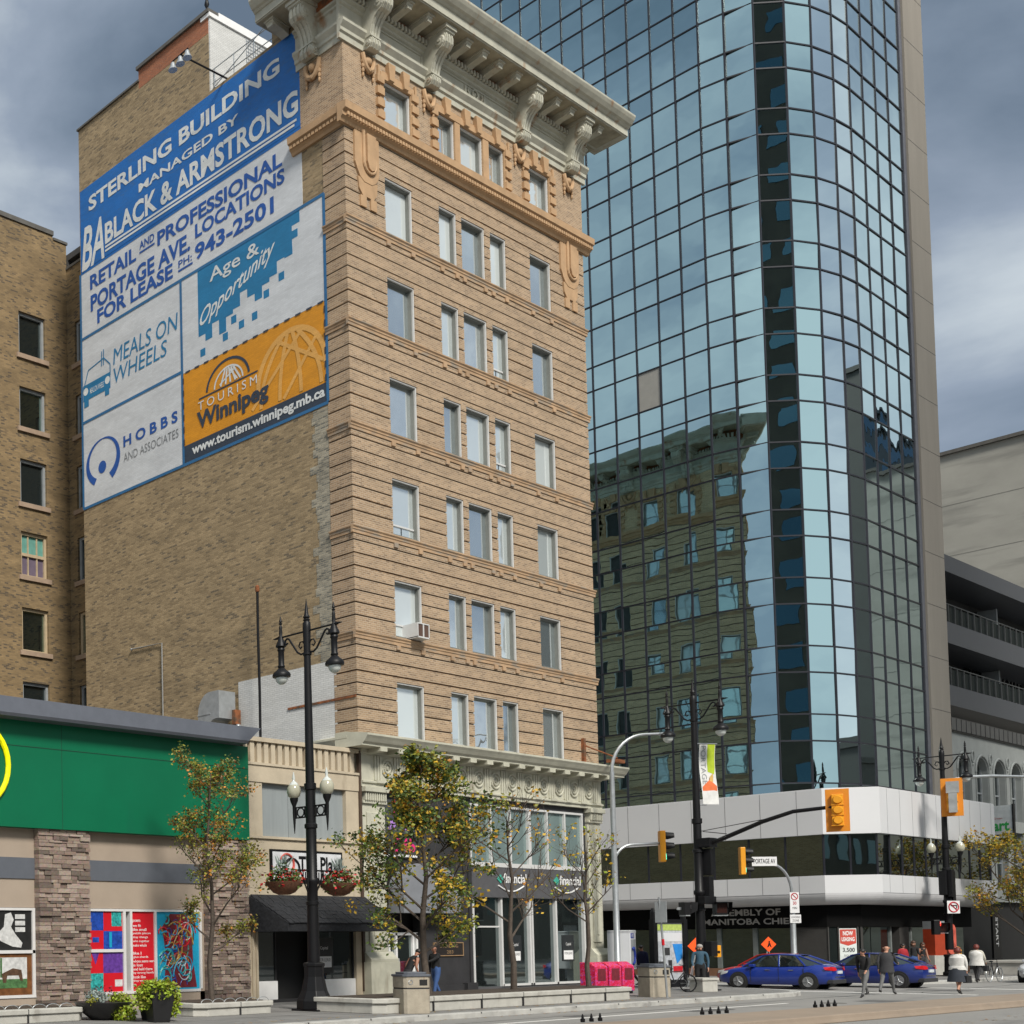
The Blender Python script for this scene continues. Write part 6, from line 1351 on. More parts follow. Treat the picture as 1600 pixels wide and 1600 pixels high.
# ------------------------------------------------------------------ trees
M_BARK = mat('bark', (0.075,0.058,0.045), 0.9, var=0.3, scale=8, bump=0.5, bscale=30)
def tree(label, loc, H, trunk_r, spread, nleaf, leafmats, weights, seed, size=0.09, clear=0.25, levels=3, kids=(9,5,4), droop=0.0, name='street_tree', keep=1.0, taper=0.0, group='street trees', lean=(0,0), patches=True):
    rng = random.Random(seed); t = thing(name, label, 'tree', loc, 0, group)
    tm = MB(); tips = []
    pts = [Vector((lean[0]*k/6+0.06*math.sin(k*1.7+seed)*H/8, lean[1]*k/6+0.06*math.cos(k*2.1+seed)*H/8, H*0.86*k/6)) for k in range(7)]
    tm.tube(pts, trunk_r, 9, trunk_r*0.18)
    def at(tt):
        x = tt*6; i = min(5, int(x)); return pts[i].lerp(pts[i+1], x-i)
    def grow(p, d, L, r, lv):
        mid = p+d*L*0.5+Vector((rng.gauss(0,0.06),rng.gauss(0,0.06),rng.gauss(0,0.05)))*L; d2 = (d+Vector((rng.gauss(0,0.2),rng.gauss(0,0.2),0.22-droop))).normalized(); e = mid+d2*L*0.5
        tm.tube([p,mid,e], r, 5 if lv < 2 else 4, r*0.45)
        if lv >= levels-1: tips.append((mid,e)); return
        tips.append((mid,e)) if rng.random() < 0.5 else None
        for k in range(kids[lv+1]):
            s = rng.uniform(0.35,1.0); q = p.lerp(mid,s*2) if s < 0.5 else mid.lerp(e,s*2-1)
            a = Vector((rng.gauss(0,1),rng.gauss(0,1),rng.gauss(0.35,0.5))).normalized(); grow(q, (d2*0.7+a*0.75).normalized(), L*rng.uniform(0.42,0.66), r*0.5, lv+1)
    n0 = kids[0]
    for k in range(n0):
        tt = clear+(0.97-clear)*(k+rng.random()*0.7)/n0; a = k*2.4+rng.uniform(-0.5,0.5); rise = 0.55+0.6*tt
        sh = math.sin(math.pi*min(1,(tt-clear)/(1-clear)*0.78+0.2))
        grow(at(tt), Vector((math.cos(a),math.sin(a),rise)).normalized(), spread*rng.uniform(0.7,1.15)*(0.45+0.75*sh)*(1-taper*(tt-clear)/(1-clear)), trunk_r*0.42*(1.1-tt*0.7), 0)
    tm.build('trunk', M_BARK, t, smooth=True)
    lm = MB(); use = [tp for tp in tips if rng.random() < keep]
    if not use: use = tips[:5]
    tone = {}
    for i in range(nleaf):
        j = rng.randrange(len(use)); m_, e = use[j]; s = rng.uniform(0.1,1.08); p = m_.lerp(e, s)+Vector((rng.gauss(0,1),rng.gauss(0,1),rng.gauss(0,1)))*size*1.3
        if patches and rng.random() < 0.7:
            if j not in tone: tone[j] = rng.choices(range(len(leafmats)), weights)[0]
            lm.mat(tone[j])
        else: lm.mat(rng.choices(range(len(leafmats)), weights)[0])
        leaf(lm, p, size*rng.uniform(0.65,1.35), rng, 1.35)
    lm.build('crown', leafmats, t, fix=False); return t
tree('slim street tree with rusty orange-green leaves before the green store', (-10.55,-2.9,0.5), 7.4, 0.085, 1.2, 6600, [L_OLV,L_OR,L_GREEN,L_BRN,L_YG], [3.4,1.7,2,1.6,4.2], 4, 0.062, clear=0.2, kids=(15,5,4))
tree('tall street tree turning from green to yellow before the brick building entrance', (-4.1,-5.2,0.5), 8.1, 0.11, 1.95, 11500, [L_GREEN,L_DK,L_YEL,L_YG,L_OR], [4.0,2.4,2.6,4.0,0.4], 9, 0.084, clear=0.17, kids=(18,6,4), droop=0.16, taper=0.62)
tree('nearly bare street tree with a few yellow leaves in front of the shop windows', (0.35,-5.2,0.5), 6.2, 0.10, 2.0, 300, [L_YEL,L_OR,L_YG], [5,2,1], 14, 0.085, clear=0.30, kids=(9,5,5), keep=0.28, patches=False)
tree('small bare street tree with yellow-green leaf tufts beside the silver pole', (4.1,-5.55,0.5), 5.2, 0.085, 1.35, 330, [L_YEL,L_YG,L_LIME], [4,3,2], 23, 0.08, clear=0.42, kids=(9,5,5), keep=0.3, patches=False)
tree('yellow-crowned street tree at the right edge beside the arcade', (46.5,-5.3,0.15), 6.6, 0.14, 2.3, 5200, [L_YEL,L_YG,L_OLV,L_OR], [5,4,2,0.7], 31, 0.10, clear=0.26, kids=(12,5,4))
tree('yellow street tree further along the far pavement', (58,-5.0,0.15), 6.0, 0.13, 2.0, 2500, [L_YEL,L_YG,L_OLV], [4,4,2], 37, 0.11, clear=0.3, kids=(10,5,4))

# ------------------------------------------------------------------ planters, bins, boxes
def wall_planter(name, label, x0, x1, y0, y1, h, joints, loc, group='concrete tree planters'):
    t = thing(name, label, 'planter', loc, 0, group, world=True)
    mb = MB(); pts = [(x0,y1),(x0,y0+0.25),(x0+0.3,y0),(x1-0.35,y0),(x1,y0+0.3),(x1,y1)]
    mb.plan(pts, 0.15, h-0.13); c_ = Vector(((x0+x1)/2,(y0+y1)/2)); mb.plan([(x+(0.05 if x > c_.x else -0.05), y+(0.05 if y > c_.y else -0.05)) for x, y in pts], h-0.13, h)
    mb.build('concrete_wall', M_CONC, t, bevel=0.02)
    mb = MB()
    for x in joints: mb.box(x,x+0.025,y0-0.054,y0+0.1,0.16,h+0.002)
    mb.build('joints', M_CHAR, t)
    mb = MB(); mb.plan([(x0+0.25,y1-0.2),(x0+0.25,y0+0.3),(x1-0.3,y0+0.3),(x1-0.3,y1-0.2)], h-0.02, h+0.02); mb.build('soil', mat('planter_soil_%d' % int(x0*10), (0.045,0.032,0.022), 0.95, var=0.5, scale=12), t)
    return t
wall_planter('concrete_planter', 'long low concrete planter wall with street trees before the brick building', -7.9, 5.3, -6.4, -4.3, 0.56, (-5.6,-3.3,-1.2,1.4,3.4), (-1.3,-5.3,0.15))
wall_planter('concrete_planter', 'short pale concrete planter around the orange-leaved tree', -12.3, -9.2, -4.1, -2.3, 0.50, (-10.8,), (-10.8,-3.2,0.15))
wall_planter('concrete_planter', 'short concrete planter with hooped edging at the left edge of the picture', -19.5, -15.35, -3.2, -1.6, 0.50, (-17.4,), (-17,-2.4,0.15))
for lx, n_, x0, yy in ((0,6,-12.1,-3.95),(1,8,-19.3,-3.05)):
    t = thing('edging_hoops', 'row of white wire hoops edging the '+('orange tree planter' if lx == 0 else 'left edge planter'), 'edging', (x0,yy,0.5))
    m = MB()
    for k in range(n_): m.tube([(0.44*k+0.22+0.22*math.cos(a),0,0.11*math.sin(a)) for a in [R(x) for x in range(0,181,20)]],0.009,5)
    m.build('hoops', M_GALV, t)
t = thing('concrete_planter', 'low concrete planter wall beside the white car on the far pavement', 'planter', (50,-5.2,0.15), 0, None, True)
mb = MB(); mb.box(44.0,56,-5.95,-4.2,0.15,0.85); mb.box(43.9,56,-6.0,-4.1,0.75,0.87); mb.build('concrete_wall', M_CONC, t, bevel=0.02)
def bin_(label, loc, rz):
    t = thing('litter_bin', label, 'bin', loc, rz, 'concrete litter bins')
    s = 0.37; mb = MB()
    def octo(a, c): return [(a,-a+c),(a,a-c),(a-c,a),(-a+c,a),(-a,a-c),(-a,-a+c),(-a+c,-a),(a-c,-a)]
    mb.plan(octo(s,0.07),0,0.66); mb.plan(octo(s,0.07),0.70,1.0); mb.build('concrete_body', mat('bin_concrete_%d' % int(loc[0]*10), (0.34,0.30,0.235), 0.85, var=0.15, scale=4, bump=0.3, bscale=40, stain=((0.22,0.10,0.05),3.0,(1,1,0.3),0.62)), t, bevel=0.01)
    mb = MB(); mb.plan(octo(s-0.012,0.07),0.66,0.70); mb.build('dark_band', M_CHAR, t)
    mb = MB(); mb.plan(octo(s+0.03,0.08),1.0,1.06); mb.plan(octo(s-0.05,0.08),1.06,1.12); mb.build('lid', mat('bin_lid_grey_%d' % int(loc[0]*10), (0.10,0.11,0.13), 0.5), t, bevel=0.01)
    mb = MB(); mb.box(0.05,0.27,-s-0.004,-s+0.05,0.76,0.92); mb.box(s-0.05,s+0.004,-0.05,0.2,0.76,0.92); mb.build('slot', M_DARK, t)
    mb = MB(); mb.tube([(-0.2+0.06*math.cos(a),-s-0.003,0.85+0.06*math.sin(a)) for a in [R(x) for x in range(0,361,40)]],0.012,4); mb.build('recycling_mark', M_GALV, t); return t
bin_('stained concrete litter bin in front of the long planter wall', (-6.75,-6.55,0.15), R(-28))
bin_('clean beige concrete litter bin behind the leaning sign post', (7.55,-5.9,0.15), R(-28))
sp = thing('sign_post', 'thin leaning grey parking sign post in front of the clean litter bin', 'sign post', (7.0,-6.55,0.15))
m = MB(); m.tube([(0.05,0,0),(-0.02,0.02,1.3),(-0.16,0.06,3.35)],0.035,8); m.build('post', M_GALV, sp)
m = MB(); m.box(-0.165,-0.13,-0.16,0.2,2.5,3.2); m.build('sign_plate', M_GREYF, sp); m = MB(); m.tube([(-0.06,0.02,1.75),(-0.075,0.02,1.95)],0.045,8); m.build('red_band', PC['red'], sp)
# pink newspaper boxes
def pinkmat():
    m, n, l, b = newmat('pink_patterned_enamel'); t = n.new('ShaderNodeTexCoord'); nz = n.new('ShaderNodeTexNoise'); nz.inputs['Scale'].default_value = 7; nz.inputs['Detail'].default_value = 2; nz.inputs['Distortion'].default_value = 2.2
    l.new(t.outputs['Object'], nz.inputs['Vector']); r = n.new('ShaderNodeValToRGB'); r.color_ramp.interpolation = 'CONSTANT'; e = r.color_ramp.elements
    e[0].color = (0.62,0.012,0.09,1); e[1].position = 0.62; e[1].color = (0.25,0.08,0.42,1)
    for p, c in ((0.40,(0.50,0.004,0.035,1)),(0.52,(0.70,0.13,0.22,1)),(0.56,(0.70,0.01,0.12,1))): q_ = e.new(p); q_.color = c
    l.new(nz.outputs['Fac'], r.inputs[0]); l.new(r.outputs[0], b.inputs['Base Color']); b.inputs['Roughness'].default_value = 0.35; return m
M_PINK = pinkmat()
def pbox(label, loc, h=1.15):
    t = thing('newspaper_box', label, 'newspaper box', loc, R(-6), 'pink newspaper boxes')
    m = MB(); m.prof(lambda u, z, d: (u, -d, z), [(-0.3,0.1),(0.3,0.1),(0.3,h-0.16),(0.05,h),(-0.3,h)], -0.34, 0.34); m.build('cabinet', M_PINK, t, bevel=0.02)
    m = MB(); m.box(-0.3,0.3,-0.25,0.25,0,0.1); m.build('base', M_BLACK, t); m = MB(); m.box(-0.22,0.22,-0.31,-0.298,0.5,0.92); m.build('window', PC['maroon'], t)
pbox('pink patterned newspaper box leftmost of three beside the pilaster', (8.05,-3.6,0.15)); pbox('pink patterned newspaper box, middle of three beside the pilaster', (8.98,-3.6,0.15)); pbox('pink patterned newspaper box nearest the payphone, rightmost of three', (9.78,-3.65,0.15))
# pay phone
M_PAYW = mat('phone_white', (0.62,0.63,0.65), 0.35, var=0.03); M_PAYB = mat('phone_blue', (0.02,0.045,0.28), 0.4)
t = thing('pay_phone', 'white pay phone kiosk with a blue receiver mark and blue header', 'pay phone', (15.2,-0.95,0.15), R(12))
m = MB(); m.box(-0.42,-0.36,-0.42,0.42,0.75,2.3); m.box(-0.36,0.42,0.36,0.42,0.75,2.3); m.box(-0.42,0.42,-0.42,0.42,2.2,2.32); m.box(-0.40,0.36,-0.42,-0.36,0.75,2.3); m.build('cabinet', M_PAYW, t, bevel=0.02)
PF = lambda u, z, d: (u, -0.42-d, z)
m = MB(); m.box(-0.36,0.3,-0.425,-0.415,0.8,1.95); m.build('grey_panel', M_GREYF, t)
m = MB(); m.fbox(PF,-0.35,0.05,2.0,2.2,0,0.012); hd = m.build('blue_header', M_PAYB, t); text('lettering','MTS',PF,-0.26,-0.03,2.04,2.16,0.016,M_PAYW,hd,bold=0.02)
m = MB(); m.tube([PF(-0.25,1.55,0.03),PF(-0.1,1.62,0.03),PF(0.02,1.45,0.03),PF(0.05,1.25,0.03),PF(0.0,1.05,0.03),PF(-0.2,0.95,0.03)],0.05,6); m.build('receiver_mark', M_PAYB, t)
m = MB(); m.box(0.1,0.3,-0.2,0.2,0,0.75); m.build('pedestal', M_GALV, t)
# transit shelter with posters
t = thing('bus_shelter', 'black framed bus shelter panel plastered with posters behind the corner', 'bus shelter', (17.0,-1.9,0.15), R(-8))
m = MB()
for x in (-0.95,0.95): m.box(x-0.12,x+0.12,-0.1,0.1,0,2.75)
m.box(-0.95,0.95,-0.08,0.08,2.6,2.75); m.box(-0.95,0.95,-0.08,0.08,0,0.3); m.lathe((0.95,0,2.75),[(0.1,0),(0.1,0.35),(0.06,0.45),(0.03,0.55)],8); m.lathe((-0.95,0,2.75),[(0.1,0),(0.1,0.3),(0.05,0.45)],8); m.build('frame', M_BLACK, t)
TF = lambda u, z, d: (u, -0.02-d, z)
m = MB(); m.fbox(TF,-0.83,0.83,0.3,2.6,-0.04,0.0); bk = m.build('poster_board', mat('poster_board_grey', (0.42,0.44,0.47), 0.5, var=0.3, scale=8), t)
m = MB(); m.fbox(TF,-0.8,0.8,2.3,2.55,0,0.01); m.build('lime_header', mat('poster_lime2', (0.40,0.50,0.12), 0.5, var=0.2, scale=9), bk)
m = MB(); m.poly(TF,[(0.2,1.75),(0.8,1.75),(0.8,1.2),(0.45,0.95)],0,0.01); m.build('blue_wedge', mat('poster_blue', (0.02,0.22,0.62), 0.5), bk)
m = MB(); m.fbox(TF,0.2,0.78,0.6,0.85,0,0.012); m.build('red_poster', PC['red'], bk)
m = MB()
for (a, b, c, e) in ((-0.7,-0.3,0.7,1.05),(-0.1,0.12,0.6,1.1),(-0.3,0.0,1.3,1.6)): m.fbox(TF,a,b,c,e,0,0.014)
m.build('dark_prints', M_CHAR, bk); m = MB(); m.fbox(TF,-0.8,0.8,1.85,2.2,0,0.01); m.build('pale_strip', M_PAYW, bk)
# construction diamonds
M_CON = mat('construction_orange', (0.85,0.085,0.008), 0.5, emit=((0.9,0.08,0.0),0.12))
def diamond(label, loc, s=0.36):
    t = thing('roadworks_sign', label, 'road sign', loc, R(-34), 'orange roadworks diamonds')
    m = MB(); m.poly(lambda u, z, d: (u, -d, z), [(0,1.3),(s,1.3+s),(0,1.3+2*s),(-s,1.3+s)], 0, 0.02); m.build('diamond', M_CON, t)
    m = MB(); m.tube([(0,0.02,1.5),(-0.35,0.1,0.0)],0.025,5); m.tube([(0,0.02,1.5),(0.35,0.1,0.0)],0.025,5); m.tube([(0,0.02,1.5),(0,0.5,0.0)],0.025,5); m.build('stand', M_GALV, t)
    m = MB(); m.ball((0.03,-0.03,1.3+s+0.12),0.045,0.015,0.045,8); m.poly(lambda u, z, d: (u, -d, z), [(-0.08,1.52),(-0.02,1.52),(0.03,1.62),(0.09,1.52),(0.13,1.52),(0.07,1.72),(0.0,1.74)],0.02,0.03); m.build('worker_mark', M_BLACK, t)
diamond('orange roadworks diamond behind the man at the corner lamp pole', (17.75,-2.6,0.15)); diamond('orange roadworks diamond standing behind the blue car, before the tower shop', (30.2,-0.1,0.15),0.36)
t = thing('push_button', 'yellow crossing button box on the right side of the corner pole', 'crossing button', (14.62,-4.75,1.6), R(-30))
m = MB(); m.box(-0.06,0.12,-0.08,0.08,-0.2,0.25); m.build('case', M_AMB, t, bevel=0.02)
m = MB(); m.cyl((0.02,-0.08,0),(0.02,-0.1,0),0.05,n=10); m.build('button', M_BLACK, t)
t = thing('push_button', 'amber crossing button on the far lamp pole', 'crossing button', (39.95,-4.4,1.35), R(-30))
m = MB(); m.ball((0,0,0),0.16,0.14,0.27,10); m.build('case', M_AMB, t, smooth=True); m = MB(); m.cyl((0,-0.13,0),(0,-0.16,0),0.05,n=10); m.build('button', M_BLACK, t)
t = thing('concrete_block', 'small pale concrete block beside the man at the corner pole', 'block', (12.95,-5.0,0.15), R(-20))
m = MB(); m.box(-0.33,0.33,-0.3,0.3,0,0.42); m.box(-0.37,0.37,-0.34,0.34,0.42,0.52); m.build('block', M_CONC, t, bevel=0.02)
t = thing('parked_bicycle', 'dark bicycle leaning behind the clean litter bin', 'bicycle', (11.8,-4.55,0.15), R(-30))
for x in (-0.45,0.5):
    m = MB(); m.tube([(x+0.32*math.cos(a),0,0.33+0.32*math.sin(a)) for a in [R(k) for k in range(0,361,20)]],0.025,6); w_ = m.build('wheel', M_BLACK, t); m = MB()
    for k in range(8): m.tube([(x,0,0.33),(x+0.31*math.cos(k*0.785),0,0.33+0.31*math.sin(k*0.785))],0.004,4)
    m.build('spokes', M_GALV, w_)
m = MB(); m.tube([(-0.45,0,0.33),(-0.15,0,0.75),(0.35,0,0.78),(0.5,0,0.33)],0.022,6); m.tube([(-0.15,0,0.8),(0.0,0,0.33),(0.35,0,0.72)],0.022,6); m.tube([(-0.45,0,0.33),(0,0,0.33)],0.018,5); m.build('frame', M_CHAR, t)
m = MB(); m.ball((-0.17,0,0.86),0.13,0.07,0.04,8); m.build('saddle', M_BLACK, t); m = MB(); m.tube([(0.35,0,0.78),(0.33,0,0.98),(0.36,0.22,1.0)],0.016,5); m.tube([(0.33,0,0.98),(0.36,-0.22,1.0)],0.016,5); m.build('handlebar', M_BLACK, t)
t = thing('kiosk_box', 'red and grey kiosk panel behind the far lamp pole', 'kiosk', (42.6,-2.7,0.15), R(-15))
m = MB(); m.box(-0.6,0.5,-0.3,0.3,0,1.0); m.build('concrete_base', M_CONC, t); m = MB(); m.box(-0.5,0.35,-0.28,0.28,1.0,2.35); m.build('red_panel', mat('kiosk_red', (0.36,0.045,0.015), 0.5), t); m = MB(); m.box(-0.5,0.35,-0.28,0.28,2.35,2.75); m.build('grey_header', M_GREYF, t)
m = MB(); m.cyl((0.9,-0.2,1.35),(0.9,0.1,1.35),0.32,n=16); m.box(0.58,1.22,-0.2,0.1,1.3,2.3); m.cyl((0.9,-0.2,2.3),(0.9,0.1,2.3),0.32,n=16); m.build('coral_panel', mat('kiosk_coral', (0.62,0.12,0.08), 0.5), t)
for i, (s_, x_, z0, z1) in enumerate((('START',56.0,1.5,3.2),)):
    t = thing('lettered_panel', 'black panel lettered '+s_+' in white reading downwards under the tower soffit', 'sign', (x_,-1.35,0.15), 0, None, True)
    m = MB(); m.box(x_-0.6,x_+0.6,-1.4,-1.3,0.3,3.5); p_ = sub(m.build('panel', M_BLACK, t)); vs_, fs_ = glyphs(s_, 0.01); m = MB(); m.add([(x_-0.2+0.4*y,-1.405,z1-(z1-z0)*x) for x, y in vs_], fs_); m.build('lettering', M_WHITE, p_, fix=False)
# flower planters on the left pavement
M_POT = mat('black_pot', (0.014,0.014,0.015), 0.4, var=0.15)
rng = random.Random(77)
t = thing('flower_planter', 'tall square black pot overflowing with lime green vine', 'planter', (-14.55,-4.85,0.15), R(-20), 'black flower pots')
m = MB(); m.add([(-0.21,-0.21,0),(0.21,-0.21,0),(0.21,0.21,0),(-0.21,0.21,0),(-0.33,-0.33,0.86),(0.33,-0.33,0.86),(0.33,0.33,0.86),(-0.33,0.33,0.86)],[(0,3,2,1),(4,5,6,7),(0,1,5,4),(1,2,6,5),(2,3,7,6),(3,0,4,7)]); m.build('pot', M_POT, t, bevel=0.015)
m = MB(); clump(m,(0,0,0.92),0.48,900,0.075,rng,[0,0,0,1],0.35,0.25); clump(m,(-0.42,-0.05,0.62),0.22,300,0.07,rng,[0,0,1],1.5); clump(m,(0.42,0.1,0.5),0.22,420,0.07,rng,[0,0,1],1.8); m.build('vine', [L_LIME,L_YG], t, fix=False)
t = thing('flower_planter', 'second tall black pot with lime vine close behind the first', 'planter', (-14.15,-4.2,0.15), R(-10), 'black flower pots')
m = MB(); m.add([(-0.18,-0.18,0),(0.18,-0.18,0),(0.18,0.18,0),(-0.18,0.18,0),(-0.28,-0.28,0.75),(0.28,-0.28,0.75),(0.28,0.28,0.75),(-0.28,0.28,0.75)],[(0,3,2,1),(4,5,6,7),(0,1,5,4),(1,2,6,5),(2,3,7,6),(3,0,4,7)]); m.build('pot', M_POT, t, bevel=0.015)
m = MB(); clump(m,(0,0,0.8),0.4,420,0.07,rng,[0,0,1],0.4,0.3); m.build('vine', [L_LIME,L_YG], t, fix=False)
t = thing('flower_planter', 'wide low black bowl planted with silver grass, dark blooms and lime vine', 'planter', (-14.9,-3.2,0.15), 0, 'black flower pots')
m = MB(); m.lathe((0,0,0),[(0.3,0),(0.34,0.03),(0.58,0.22),(0.72,0.42),(0.74,0.46),(0.68,0.46)],24); m.build('bowl', M_POT, t, smooth=True)
m = MB(); clump(m,(-0.25,0,0.55),0.32,260,0.06,rng,[2],0.7); clump(m,(0.4,-0.2,0.5),0.36,700,0.065,rng,[0,0,1],0.75,0.3); clump(m,(0.15,-0.62,0.18),0.3,420,0.065,rng,[0,0,1],0.8); clump(m,(-0.55,-0.2,0.48),0.14,120,0.05,rng,[1],1.0)
for _ in range(60): m.mat(2); leaf(m, Vector((rng.uniform(-0.4,0.1),rng.uniform(-0.2,0.2),0.45)), 0.03, rng, 11, Vector((rng.uniform(-0.7,0.7),rng.uniform(-0.7,0.7),1)).normalized())
clump(m,(0.1,0.1,0.72),0.35,70,0.05,rng,[3],0.5); m.build('planting', [L_LIME,L_YG,L_SIL,L_PUR], t, fix=False)
# low black spike markers on the median
def spikes(label, x, y, n_, dx, dy):
    t0 = None
    for k in range(n_):
        if t0 is None:
            t0 = thing('median_spike', label, 'bollard tip', (x,y,0.2), 0, 'small black cones on the median'); m = MB()
            m.lathe((0,0,0),[(0.045,0),(0.05,0.02),(0.05,0.075),(0.028,0.09),(0.028,0.12),(0.01,0.19)],10); m.build('cone', M_BLACK, t0, smooth=True)
        else: c_ = copy_tree(t0); c_.location = (x+dx*k,y+dy*k,0.2)
spikes('small black cone in the left cluster on the median edge', -8.0,-11.9,3,0.34,-0.02)
spikes('small black cone in the middle cluster on the median edge', -3.0,-12.2,4,0.36,-0.03)
spikes('small black cone in the right cluster on the median edge', 2.55,-12.55,4,0.36,-0.02)
# fallen leaves: uncountable litter
m = MB(); rng = random.Random(5)
for _ in range(420):
    x = rng.uniform(-14,10); y = rng.choice([rng.uniform(-7.6,-7.36), rng.uniform(-6.7,-6.45), rng.uniform(-16.4,-15.9)]) ; z = 0.003 if y < -7.35 else 0.155
    m.mat(rng.choice([0,1,2])); a = rng.uniform(0,6.28); s = rng.uniform(0.02,0.05); m.add([(x+s*math.cos(a+k*1.57),y+s*math.sin(a+k*1.57),z+0.004*(k % 2)) for k in range(4)],[(0,1,2,3)])
tag(m.build('leaf_litter', [L_OR,L_YEL,L_BRN], None, fix=False), 'scattered fallen leaves along the kerbs', 'leaves', kind='stuff')
# ------------------------------------------------------------------ people
SKIN = mat('skin', (0.46,0.24,0.16), 0.55, var=0.06); SKIN2 = mat('skin_tanned', (0.36,0.17,0.11), 0.55, var=0.06)
def cloth(n, c, v=0.15): return mat(n, c, 0.85, var=v, scale=7, bump=0.2, bscale=25)
K = {'black':cloth('cloth_black',(0.010,0.010,0.011)),'jeans':cloth('cloth_jeans',(0.045,0.10,0.26)),'navy':cloth('cloth_navy',(0.012,0.014,0.055)),'denim':cloth('cloth_denim',(0.03,0.075,0.115)),'grey':cloth('cloth_grey',(0.13,0.13,0.13)),
     'charcoal':cloth('cloth_charcoal',(0.032,0.032,0.035)),'white':cloth('cloth_white',(0.58,0.57,0.54)),'red':cloth('cloth_red',(0.30,0.012,0.02)),'cream':cloth('cloth_cream',(0.5,0.47,0.40)),'shoe':mat('shoe_leather',(0.012,0.010,0.010),0.4),'dkblue':cloth('cloth_dark_skirt',(0.025,0.03,0.04))}
H_BLK = mat('hair_black',(0.012,0.010,0.009),0.5,var=0.3,scale=30); H_RED = mat('hair_auburn',(0.13,0.022,0.014),0.5,var=0.3,scale=30); H_GRY = mat('hair_grey',(0.30,0.28,0.26),0.6,var=0.3,scale=30); H_BRN = mat('hair_brown',(0.06,0.03,0.018),0.5,var=0.3,scale=30)
EYE = mat('eye_dark',(0.015,0.012,0.012),0.3); LIP = mat('lips',(0.32,0.10,0.085),0.5)
def person(label, loc, face, top, legs, hair=None, hairmat=H_BLK, skin=SKIN, h=1.72, lean=0.0, stride=0.25, arms=((0.1,0.15),(-0.1,0.15)), skirt=None, coat=None, bare_legs=False, bare_arms=False, fat=1.0, bag=None, headpitch=0.0, shirt=None, group=None, beard=None):
    """local +X is where the figure faces; arms = (swing forward, elbow bend) for left, right in radians"""
    t = thing('person', label, 'person', loc, face, group)
    s = h/1.72; J = []; E = []; RD = []; REG = []
    def jt(p, r, par=None, reg='top'):
        J.append(Vector(p)*s); RD.append((r*s if isinstance(r, float) else (r[0]*s, r[1]*s))); 
        if par is not None: E.append((par, len(J)-1)); REG.append(reg)
        return len(J)-1
    L = lambda z: lean*(z-0.92)
    pel = jt((0,0,0.95), 0.135*fat)
    waist = jt((L(1.10),0,1.10), 0.125*fat, pel, 'top'); chest = jt((L(1.30),0,1.30), 0.145*fat, waist); up = jt((L(1.42),0,1.42), 0.10, chest)
    nk = jt((L(1.50)+0.01,0,1.50), 0.052, up, 'skin'); hp = headpitch
    hb = jt((L(1.55)+0.025-hp*0.05,0,1.565-hp*0.02), 0.072, nk, 'skin'); hc = jt((L(1.6)+0.03+hp*0.06,0,1.63-hp*0.03), 0.092, hb, 'skin'); ht = jt((L(1.65)+0.01+hp*0.1,0,1.69-hp*0.06), 0.062, hc, 'skin')
    hands = []
    for sd, (sw, el) in ((1, arms[0]), (-1, arms[1])):
        x0, z0 = L(1.41), 1.41
        sh = jt((x0, sd*0.175*min(1.15,fat), z0), 0.068, up, 'top')
        ex, ez = x0+0.30*math.sin(sw), z0-0.30*math.cos(sw); e_ = jt((ex, sd*(0.225*fat), ez), 0.048, sh, 'skin' if bare_arms else 'top')
        a2 = sw+el; wx, wz = ex+0.25*math.sin(a2), ez-0.25*math.cos(a2); w_ = jt((wx, sd*0.225*fat-sd*0.02, wz), 0.032, e_, 'skin' if bare_arms else 'top')
        dx, dz = math.sin(a2+0.15), -math.cos(a2+0.15); palm = jt((wx+dx*0.075, sd*0.21*fat, wz+dz*0.075), (0.018,0.036), w_, 'skin'); hands.append(J[palm].copy())
        for q, (o, ln) in enumerate(((-0.030,0.066),(-0.010,0.078),(0.010,0.074),(0.029,0.058))):
            b = Vector((dx,0,dz)); px = Vector((-dz,0,dx)); c0 = Vector((wx+dx*0.10,sd*0.21*fat,wz+dz*0.10))+px*o
            k1 = jt(c0, 0.0095, palm, 'skin'); k2 = jt(c0+b*ln*0.55+Vector((0,-sd*0.008,0)), 0.009, k1, 'skin'); jt(c0+b*ln*0.95+Vector((0,-sd*0.026,0)), 0.007, k2, 'skin')
        px = Vector((-dz,0,dx)); th = jt(Vector((wx+dx*0.045,sd*0.205*fat,wz+dz*0.045))+px*0.040, 0.011, palm, 'skin'); jt(Vector((wx+dx*0.095,sd*0.195*fat,wz+dz*0.095))+px*0.055, 0.008, th, 'skin')
    lr = 'skin' if bare_legs else 'legs'
    for sd in (1,-1):
        f_ = sd*stride
        hi = jt((0, sd*0.09*fat, 0.90), 0.105*fat, pel, 'legs'); kx = f_*0.5+0.04*abs(f_)+0.02; kn = jt((kx, sd*0.095, 0.50+0.0*abs(f_)), 0.062, hi, lr)
        ax, az = f_-(0.06 if f_ < 0 else 0), 0.09+(0.08 if f_ < -0.15 else 0); an = jt((ax, sd*0.09, az), 0.042, kn, lr)
        hl = jt((ax-0.04, sd*0.09, az-0.045), 0.034, an, 'shoe'); bl = jt((ax+0.13, sd*0.10, az-0.055), 0.036, an, 'shoe'); jt((ax+0.20, sd*0.10, az-0.06), 0.026, bl, 'shoe')
    me = bpy.data.meshes.new('body'); me.from_pydata([tuple(p) for p in J], E, []); ob = bpy.data.objects.new('body', me); C.objects.link(ob)
    sk = ob.modifiers.new('skin', 'SKIN'); sk.use_smooth_shade = True; sk.branch_smoothing = 0.4
    if not me.skin_vertices: me.skin_vertices.new() if hasattr(me.skin_vertices, 'new') else None
    lay = me.skin_vertices[0].data
